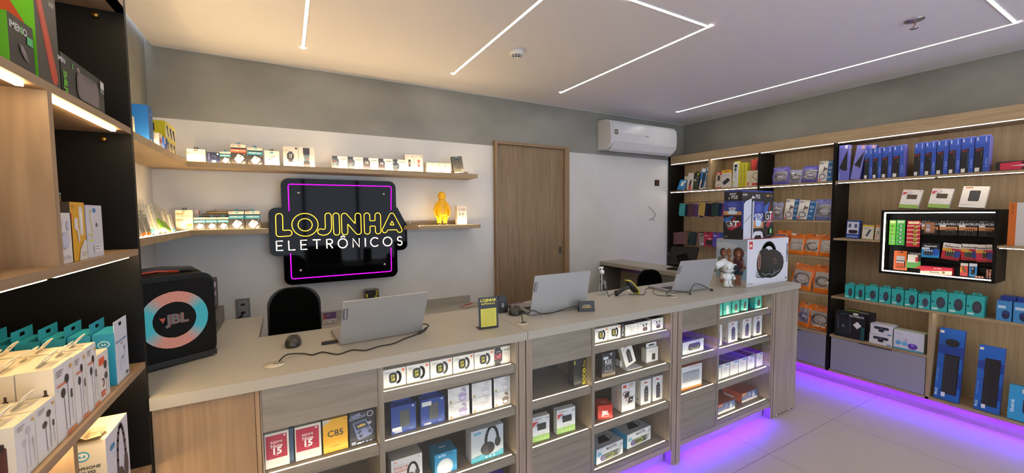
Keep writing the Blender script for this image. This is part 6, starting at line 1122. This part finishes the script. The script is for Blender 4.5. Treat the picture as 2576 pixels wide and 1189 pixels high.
P3 = [(2.262, 1.812, zc), (2.25, 1.83, zc + .006), (2.245, 1.85, zc + .012), (2.27, 1.845, zc + .032), (2.33, 1.835, zc + .026), (2.40, 1.83, zc + .012), (2.45, 1.815, zc), (2.42, 1.79, zc), (2.435, 1.81, zc + .006), (2.49, 1.83, zc + .04), (2.55, 1.835, zc + .055), (2.62, 1.825, zc + .030), (2.655, 1.80, zc + .006)]
t = thing('charger_cable', 'black charging cable looping over the foot of the far laptop', 'cable', (2.262, 1.812, CT)); MB().tube(smooth(P3), .0027, ck, 8).build('cord', t, (2.262, 1.812, CT)); MB().tube([(2.655, 1.80, zc + .008), (2.668, 1.796, zc + .006)], .008, ck, 10).build('plug', t, (2.262, 1.812, CT))
P4 = [(2.262, 1.815, zc), (2.19, 1.88, zc + .004), (2.23, 1.95, zc + .012), (2.30, 2.0, zc + .02), (2.24, 2.02, zc + .02), (2.15, 1.96, zc), (2.10, 1.975, zc + .002), (2.06, 2.01, zc)]
t = thing('scanner_cable', 'thin black cable between the far grommet and the barcode scanner', 'cable', (2.19, 1.88, CT)); MB().tube(smooth(P4), .0022, ck, 8).build('cord', t, (2.19, 1.88, CT))
# ---- mice
def mouse(label, x, y, rz, l=.105, w=.064, h=.040):
    t = thing('computer_mouse', label, 'mouse', (x, y, C0), rz); q = MB(); vs, fs = [], []; N, Mn = 18, 8
    for j in range(Mn + 1):
        e = j / Mn
        for i in range(N):
            a = 2 * PI * i / N; r = (1 - e ** 3) ** .5 if j < Mn else 0
            sx = math.copysign(abs(math.cos(a)) ** .8, math.cos(a)); sy = math.copysign(abs(math.sin(a)) ** .8, math.sin(a))
            vs.append((w / 2 * sx * (.92 + .08 * r) * r, l / 2 * sy * r, .006 + (h - .006) * e * (1 - .12 * sy * r)))
    fs = [(j * N + i, j * N + (i + 1) % N, (j + 1) * N + (i + 1) % N, (j + 1) * N + i) for j in range(Mn) for i in range(N)]
    q.add(vs, fs, col('#2a2824', .35), True); q.build('shell', t)
    MB().prism([(w / 2 * .96 * math.cos(a * PI / 12), l / 2 * .96 * math.sin(a * PI / 12)) for a in range(24)], 0, .0075, '#141311', 'z').build('underside', t)
    MB().lathe([(.0005, -.003), (.009, -.003), (.009, .003), (.0005, .003)], (0, l * .22, h * .80), '#0e0e0e', 16, 'x').build('scroll_wheel', t)
mouse('black computer mouse near the party speaker', .006, 1.995, PI * .97); mouse('black ergonomic computer mouse beside the middle laptop', 1.120, 1.965, PI * .8, .11, .075, .045)
# ---- table sign with a plain yellow panel
t = thing('table_sign', 'small black table sign with yellow lettering above a plain yellow square', 'sign', (.861, 1.775, C0), math.radians(-6))
q = MB(); q.T = Matrix.Rotation(-.06, 4, 'X'); q.box(-.051, 0, 0, .051, .003, .157, '#15161f'); front(q, .102, .157, [('t', 'LOJINHA', .5, .90, .098, '#d8cc3c', 0, .03), ('t', 'ELETRÔNICOS', .5, .79, .052, '#d8cc3c', 0, .02), ('r', .10, .07, .90, .64, '#d0c83c'), ('r', .15, .10, .85, .61, '#b8b234')]); q.build('face', t)
MB().box(-.051, .0, 0, .051, .048, .003, '#15161f').build('foot', t)
# ---- upright black device behind the sign
t = thing('webcam_cover', 'upright rounded black device behind the black and yellow table sign', 'device', (1.072, 2.035, C0), -.2)
q = MB(); o_ = [(-.030, 0), (.030, 0), (.031, .06)] + arc(0, .062, .031, .040, 0, 180, 12) + [(-.031, .06)]
q.prism(o_, -.018, .018, col('#211f1c', .45), 'y'); q.build('shell', t, bevel=.006); q = MB(); q.ring(elp(0, .045, .007, .013, 16), elp(0, .045, .005, .011, 16), -.0205, -.0185, '#c8c8c8'); q.box(-.001, -.0205, .038, .001, -.0185, .052, '#c8c8c8'); q.build('emblem', t)
# ---- card holder with upside down lettering
t = thing('card_holder', 'small black tent card with upside down yellow lettering by the middle laptop', 'card holder', (1.500, 1.790, C0), math.radians(-43) + .35)
q = MB(); q.T = Matrix.Rotation(-.18, 4, 'X'); q.box(-.047, 0, 0, .047, .002, .060, '#17171b'); front(q, .094, .060, [('t', 'LOJINHA', .5, .44, .17, '#c89a34', 180, .03), ('t', 'ELETRÔNICOS', .5, .62, .08, '#c8c0b0', 180, .02)]); q.build('front_face', t)
q = MB(); q.T = Matrix.Translation((0, .024, 0)) @ Matrix.Rotation(.18, 4, 'X'); q.box(-.047, 0, 0, .047, .002, .060, '#101013'); q.build('back_face', t)
# ---- clear pump bottle
t = thing('pump_bottle', 'clear plastic pump bottle with a white pump on the counter', 'bottle', (1.905, 2.115, C0))
MB().lathe([(.0005, 0), (.030, 0), (.034, .004), (.034, .095), (.031, .115), (.018, .135), (.013, .142), (.013, .148), (.0005, .148)], (0, 0, 0), pane_mat(), 32).build('body', t)
MB().lathe([(.0005, .148), (.0155, .148), (.0155, .170), (.006, .172), (.005, .186), (.0005, .186)], (0, 0, 0), '#dcdcdc', 24).tube([(.012, 0, .190), (-.002, 0, .191), (-.018, 0, .190), (-.026, 0, .184)], .0052, '#dcdcdc', 10).tube([(0, 0, .015), (0, 0, .148)], .0025, '#d8dcdc', 8).build('pump', t)
q = MB(); decal(q, (-.02, -.0345, .035), (1, 0, 0), (0, 0, 1), (0, -1, 0), .04, .07, [('l', [(.4, .9), (.5, .95), (.45, .5), (.55, .6)], .05, '#e4e8ea'), ('l', [(.45, .5), (.5, .1)], .05, '#e4e8ea'), ('l', [(.3, .7), (.75, .78)], .03, '#e4e8ea'), ('l', [(.35, .35), (.8, .42)], .03, '#e4e8ea'), ('l', [(.5, .2), (.9, .3)], .03, '#e4e8ea')]); q.build('white_script', t)
# ---- barcode scanner
t = thing('barcode_scanner', 'black and yellow handheld barcode scanner lying on the counter', 'scanner', (2.04, 2.02, C0))
q = MB(); T_ = Matrix.Translation((0, 0, 0)); yk = col('#c8b81c', .4)
hp = [(-.085, .012, .018), (-.075, .010, .022), (-.04, .004, .034), (0, 0, .050), (.02, -.002, .058)]
q.tube(smooth(hp, 4), [.015 + .003 * math.sin(i * .5) for i in range(17)], col('#141413', .35), 12); q.build('grip', t)
q = MB(); q.tube([(-.078, .011, .020), (-.082, .004, .003)], [.015, .011], col('#141413', .35), 10).build('grip_foot', t)
hd = [(.002, -.004, .094), (.020, -.006, .088), (.045, -.010, .060), (.070, -.014, .030), (.085, -.017, .012)]
q = MB(); q.tube(smooth(hd, 4), [.010, .014, .018, .020, .022, .023, .024, .024, .025, .024, .024, .023, .022, .021, .019, .017, .015][:17], col('#141413', .35), 14); q.build('head', t)
q = MB(); q.tube(smooth([(-.004, -.010, .101), (.018, -.022, .099), (.050, -.030, .070), (.080, -.034, .036), (.100, -.028, .010), (.090, -.022, .003), (.06, -.026, .012)], 4), .0042, yk, 8)
q.tube(smooth([(-.002, .006, .102), (.026, .012, .096), (.060, .010, .066), (.090, .0, .034), (.103, -.012, .008), (.098, -.03, .004)], 4), .0042, yk, 8); q.build('yellow_bumper', t)
MB().tube(smooth([(.022, -.012, .030), (.014, -.016, .034), (.006, -.014, .026)], 4), .004, '#c8c4a0', 8).build('trigger', t)
MB().tube(smooth([(-.085, .012, .018), (-.11, .02, .012), (-.135, .022, .003), (-.150, .01, .003), (-.145, .03, .03), (-.135, .08, .06)], 5), .0022, ck, 8).build('cord', t)
# ---- phone and pen
t = thing('usb_stick', 'black folded pen knife shaped gadget beside the nearest laptop', 'gadget', (.148, 1.932, C0), .05)
MB().prism([(-.034, -.002), (-.028, -.008), (.03, -.010), (.036, 0), (.03, .009), (-.026, .006)], 0, .012, col('#1b1917', .3), 'z').build('body', t, bevel=.002)
t = thing('smartphone', 'smartphone in a plum case lying behind the middle laptop', 'phone', (1.215, 2.145, C0), .12)
MB().prism(rr(-.075, -.036, .075, .036, .01), 0, .010, '#4c2c3c', 'z').build('phone_body', t)
# ---- astronaut figure
T9 = (2.915, 1.838, C0); t = thing('astronaut_figure', 'white toy astronaut figure with a black visor beside the large speaker box', 'figurine', T9, -.25)
aw = col('#d2d6d4', .35)
q = MB()
for s in (-1, 1):
    q.ell((s * .018, -.006, .010), (.017, .027, .011), aw); q.lathe([(.0005, .008), (.015, .008), (.016, .03), (.014, .055), (.012, .06), (.0005, .06)], (s * .016, 0, 0), aw, 16)
q.ell((0, .0, .075), (.033, .024, .036), aw); q.build('body', t)
for s, pts in ((-1, [(-.028, 0, .098), (-.044, -.008, .080), (-.036, -.026, .066)]), (1, [(.028, 0, .098), (.046, -.006, .078), (.036, -.024, .066)])):
    MB().tube(smooth(pts, 4), [.012, .012, .0125, .012, .011, .011, .011, .010, .010], aw, 12).ell((pts[-1][0], pts[-1][1], pts[-1][2]), (.012, .011, .011), aw, 12, 8).build('arm', t)
MB().ell((0, 0, .150), (.048, .046, .045), aw).build('helmet', t)
q = MB(); q.T = Matrix.Translation((.016, -.020, .154)) @ Matrix.Rotation(.22, 4, 'Z') @ Matrix.Rotation(.1, 4, 'X'); q.ell((0, -.022, 0), (.030, .010, .027), aw).ell((0, -.026, 0), (.025, .009, .022), col('#14161f', .12)); q.build('visor', t)
MB().lathe([(.0005, -.008), (.013, -.008), (.013, .008), (.0005, .008)], (-.030, -.040, .150), aw, 16, 'y').build('ear_cap', t)
q = MB(); q.T = Matrix.Translation((-.062, .0, .182)) @ Matrix.Rotation(-.35, 4, 'Y'); q.lathe([(.0005, -.062), (.024, -.062), (.026, -.058), (.026, .04), (.0005, .04)], (.0, 0, 0), aw, 20, 'x'); q.build('raised_tube_arm', t)
MB().box(-.03, .018, .055, .03, .04, .105, aw).build('backpack', t, bevel=.006)
# ---- large speaker carton
SK = '#8a5a44'
def person_mark(x, s, hair, top, dx=0, curls=False, legs=True):
    o = []
    if legs: o += [('p', [(x - .07 * s, .02), (x + .07 * s, .02), (x + .09 * s, .32), (x - .09 * s, .32)], '#8a5a48')]
    o += [('e', x - dx * .01, .70, (.15 if curls else .085) * s, .13 if curls else .10, hair), ('p', [(x - .10 * s, .24), (x + .10 * s, .24), (x + .15 * s, .50), (x + .12 * s, .60), (x - .12 * s, .60), (x - .15 * s, .50)], top), ('p', [(x - .03 * s, .56), (x + .03 * s, .56), (x + .035 * s, .66), (x - .02 * s, .66)], '#7a4c3a'), ('e', x + .012 + dx * .012, .705, .055 * s, .068, SK), ('p', [(x - .06 * s, .72), (x + .0, .80), (x + .07 * s, .75), (x + .03, .77)], hair), ('e', x + .018 + dx * .014, .672, .020 * s, .009, '#d8c8be')]
    return o
boxart = dict(f='#cdcfd8', s='#9aa4b0', t='#b83a30', art=[('r', .04, .80, .12, .96, '#c03228'), ('t', 'JBL', .08, .87, .05, '#f0e8e8', 0, .04),
    ('a', .50, .64, .16, .25, 0, 170, .065, '#17181a'), ('e', .40, .47, .18, .33, '#17181a'), ('e', .57, .44, .32, .32, '#17181a'), ('e', .66, .42, .22, .25, '#1e1f21'), ('p', [(.23, .34), (.28, .74), (.36, .80), (.36, .20), (.28, .22)], '#0d0e0f'), ('e', .28, .52, .035, .18, '#a8786a'), ('e', .282, .52, .022, .15, '#6a4440'),
    ('t', 'JBL', .66, .52, .075, '#6a5048', 0, .03), ('t', 'BOOM', .67, .44, .03, '#8a6a50', 0, .02), ('l', [(.64, .22), (.65, .30)], .006, '#ccc'), ('t', 'BOOMBOX 4', .965, .66, .052, '#33333a', -90, .04), ('t', 'Bluetooth', .08, .06, .032, '#33333a'), ('r', .94, .05, .96, .10, '#444')] +
    [('l', [(.22 + .02 * i, .30 - .012 * i), (.20 + .024 * i, .20 - .008 * i), (.25 + .03 * i, .17 - .004 * i)], .006, '#4a4c52') for i in range(6)] + [('l', [(.34, .26), (.42, .20), (.5, .23), (.58, .19), (.68, .24), (.78, .28)], .005, '#c4c8d0')],
    la=[('r', 0, 0, 1, 1, '#8e9eac'), ('r', 0, 0, 1, .42, '#7a9aa8'), ('r', 0, 0, 1, .14, '#a09a90'), ('e', .3, .85, .4, .08, '#a4aeb6'), ('e', .8, .7, .4, .06, '#a4aeb6')] + person_mark(.24, 1.25, '#3c2a22', '#6a6a68', 1) + person_mark(.44, 1.0, '#7a5438', '#a89484', 1) + person_mark(.74, 1.15, '#4a2a20', '#42202a', 0, True) + [('p', [(.62, .24), (.88, .24), (.90, .38), (.62, .38)], '#22303e'), ('l', [(.86, .54), (.96, .40), (.82, .34)], .045, SK), ('l', [(.40, .56), (.60, .50)], .04, SK)])
P('speaker_box', 'large white carton with a big black portable speaker printed on it', 'box', 3.302, 1.752, C0, .576, .358, .248, boxart, key='boombox')
bl_, nv, rd = '#1c3c9c', '#23326a', '#a0243c'
def game(x0, x1, z0, z1, mx):
    w, h = x1 - x0, z1 - z0; X = lambda a: x0 + a * w; Z = lambda a: z0 + a * h
    if mx == 'a': return [('r', x0, z0, x1, z1, '#2a3a86'), ('e', X(.5), Z(.75), w * .3, h * .16, '#3c50a8'), ('p', [(X(0), Z(0)), (X(1), Z(0)), (X(1), Z(.24)), (X(0), Z(.3))], '#b88458'), ('e', X(.5), Z(.18), w * .28, h * .13, '#b8d4e8'), ('t', 'ASTRO', X(.5), Z(.47), h * .13, '#d8e0ec', 0, .03), ('t', 'BOT', X(.5), Z(.31), h * .16, '#d8e0ec', 0, .03)]
    return [('r', x0, z0, x1, z1, '#15161c'), ('p', [(X(0), Z(.8)), (X(.6), Z(1)), (X(.3), Z(.5)), (X(0), Z(.6))], '#2a5ca8'), ('p', [(X(.5), Z(0)), (X(1), Z(.35)), (X(1), Z(.62)), (X(.2), Z(.1))], rd), ('p', [(X(.5), Z(.72)), (X(.7), Z(.95)), (X(.62), Z(.6))], rd), ('a', X(.36), Z(.46), w * .17, h * .14, 60, 320, w * .08, '#e4e6ec'), ('l', [(X(.38), Z(.46)), (X(.52), Z(.46)), (X(.52), Z(.34))], w * .07, '#e4e6ec'), ('l', [(X(.56), Z(.60)), (X(.88), Z(.60))], w * .08, '#e4e6ec'), ('l', [(X(.72), Z(.60)), (X(.70), Z(.32))], w * .08, '#e4e6ec'), ('t', 'GRAN TURISMO 7', X(.5), Z(.24), h * .06, '#d0d0d8', 0, .01)]
ps = dict(f='#151518', s='#131316', t=bl_, art=[('r', 0, .975, 1, 1, bl_), ('t', 'SONY', .10, .91, .045, '#d8d8dc', 0, .03), ('t', 'PS5', .50, .875, .085, '#e0e0e4', 0, .01), ('p', [(.30, .84), (.34, .91), (.34, .84)], '#e0e0e4'), ('e', .36, .86, .035, .02, '#e0e0e4'), ('R', .70, .885, .76, .92, .3, '#333'), ('R', .78, .885, .86, .92, .3, '#b88c30'), ('R', .88, .885, .98, .92, .3, '#555')] +
    game(.0, .10, .22, .78, 'a')[:1] + game(.36, .69, .22, .78, 'a') + game(.69, 1, .22, .78, 'g') + [('p', [(.04, .02), (.04, .72), (.10, .78), (.28, .84), (.28, .0), (.04, .0)], '#c4c8d6'), ('p', [(.28, .0), (.28, .84), (.31, .78), (.31, .0)], '#23242c'), ('p', [(.31, .0), (.31, .76), (.36, .80), (.345, .0)], '#b8bccc'), ('l', [(.04, .33), (.28, .50)], .008, '#15151a'),
    ('p', [(.33, .01), (.36, .13), (.42, .155), (.58, .155), (.64, .13), (.68, .01), (.62, .01), (.58, .07), (.42, .07), (.38, .01)], '#c8ccd6'), ('R', .88, .10, .96, .20, .1, '#2c9a50'), ('t', 'L', .92, .15, .07, '#e8f4ea', 0, .03), ('r', .74, .04, .96, .07, '#3c3c42')],
    la=[('r', 0, .975, 1, 1, bl_), ('t', 'SONY', .5, .93, .04, '#d8d8dc', 0, .03), ('t', 'PS5', .60, .86, .075, '#e0e0e4', 0, .01), ('p', [(.26, .83), (.31, .89), (.31, .83)], '#e0e0e4')] + game(0, 1, .50, .79, 'a') + game(0, 1, .18, .49, 'g') + [('R', .06, .03, .28, .07, .3, '#5a5a4c')])
P('game_console_box', 'black game console carton with a white console, standing on the large speaker carton', 'box', 3.222, 1.801, C0 + .3586, .424, .374, .142, ps, key='ps')
# ---- touch terminal on the side counter
T9 = (3.42, 2.62, C0); t = thing('payment_terminal', 'black tilted touch screen terminal on the side counter', 'terminal', T9, -1.25)
MB().box(-.13, -.09, 0, .13, .09, .012, BLACK).build('base_plate', t, bevel=.003)
q = MB(); q.T = Matrix.Translation((0, -.02, .11)) @ Matrix.Rotation(-.55, 4, 'X'); q.box(-.13, -.012, -.075, .13, .012, .13, BLK); q.build('screen', t, bevel=.006)
MB().tube([(0, .02, .012), (0, .03, .06), (0, -.01, .12)], .02, BLACK, 10).build('stand_arm', t)
q = MB(); q.T = Matrix.Translation((.03, -.05, .09)) @ Matrix.Rotation(-.3, 4, 'Y'); q.box(-.05, -.03, -.075, .05, -.018, .075, BLK); q.build('customer_display', t)
MB().tube(smooth([(-.15, 0, .16), (-.12, .0, .10), (-.08, .02, .05)], 4), .004, '#8a6a64', 6).build('cord', t)
# ---- things on the back desk
P('projector_box', 'black box with yellow sideways lettering standing behind the nearest laptop', 'box', .600, 3.45, .7305, .108, .240, .09, S_plain('#151513', [('r', .06, .76, .16, .88, '#d0c420'), ('t', 'Pro', .84, .85, .14, '#c8a828', 90, .02), ('e', .4, .88, .03, .01, '#a88c20')], '#6a6a5c'))
t = thing('leaflet_stand', 'white leaflet stand with a red and violet card, beside the office chair', 'leaflet stand', (.273, 3.46, .7305))
MB().box(-.05, 0, 0, .05, .003, .098, '#b8b4ae').box(-.05, 0, 0, .05, .04, .003, '#b8b4ae').build('stand', t); q = MB(); front(q, .10, .098, [('r', .02, .42, .98, .96, '#6a4a74'), ('p', [(.02, .42), (.3, .42), (.02, .96)], '#a84a4c'), ('t', 'PIX', .4, .72, .10, '#d8c8d0'), ('e', .25, .2, .05, .05, '#555'), ('e', .75, .2, .05, .05, '#555')]); q.build('card', t)
t = thing('paper_pile', 'small pile of cream papers on the back desk', 'papers', (1.46, 3.45, .7305), .1)
for k in range(3): MB().box(-.07 + .004 * k, -.05, .003 * k, .07 + .003 * k, .045, .003 * k + .0026, ('#a8957c', '#9c8a74', '#b0a088')[k]).build('sheet', t)
t = thing('pen', 'red pen lying on the pile of cream papers', 'pen', (1.46, 3.47, .7435), .35); MB().tube([(-.07, 0, 0), (.06, 0, 0), (.07, 0, 0)], [.004, .004, .001], '#b03a24', 10).build('barrel', t); MB().tube([(-.075, 0, 0), (-.055, 0, 0)], .0045, '#c8c0b8', 10).build('cap', t)
# ---- plain yellow figurine (generic) on the short shelf
T9 = (1.210, 3.425, 1.5006); t = thing('figurine', 'smooth yellow standing figurine with dark shoes on the short shelf', 'figurine', T9)
ym = col('#f2b604', .35)
q = MB()
q.lathe([(.0005, .075), (.035, .074), (.048, .080), (.052, .10), (.052, .13), (.050, .16), (.044, .19), (.033, .215), (.027, .230), (.026, .24), (.0005, .24)], (0, 0, 0), ym, 28, 'z', .75)
for s in (-1, 1): q.lathe([(.0005, .014), (.017, .014), (.019, .03), (.024, .06), (.028, .09), (.0005, .10)], (s * .027, 0, 0), ym, 18)
q.build('body', t)
MB().ell((0, -.002, .262), (.034, .032, .034), ym).ell((0, -.002, .243), (.038, .030, .018), ym).build('head', t)
for s in (-1, 1):
    MB().tube(smooth([(s * .036, 0, .205), (s * .056, 0, .165), (s * .066, -.003, .12), (s * .058, -.008, .085)], 4), [.011, .012, .013, .0135, .014, .0145, .0145, .014, .0135, .013, .012, .011, .011], ym, 12).ell((s * .058, -.008, .082), (.012, .012, .014), ym, 12, 8).build('arm', t)
    MB().ell((s * .030, -.008, .008), (.018, .026, .0085), '#2c2420', 16, 8).lathe([(.017, .008), (.016, .018), (.0005, .018)], (s * .027, 0, 0), '#2c2420', 16).build('shoe', t)
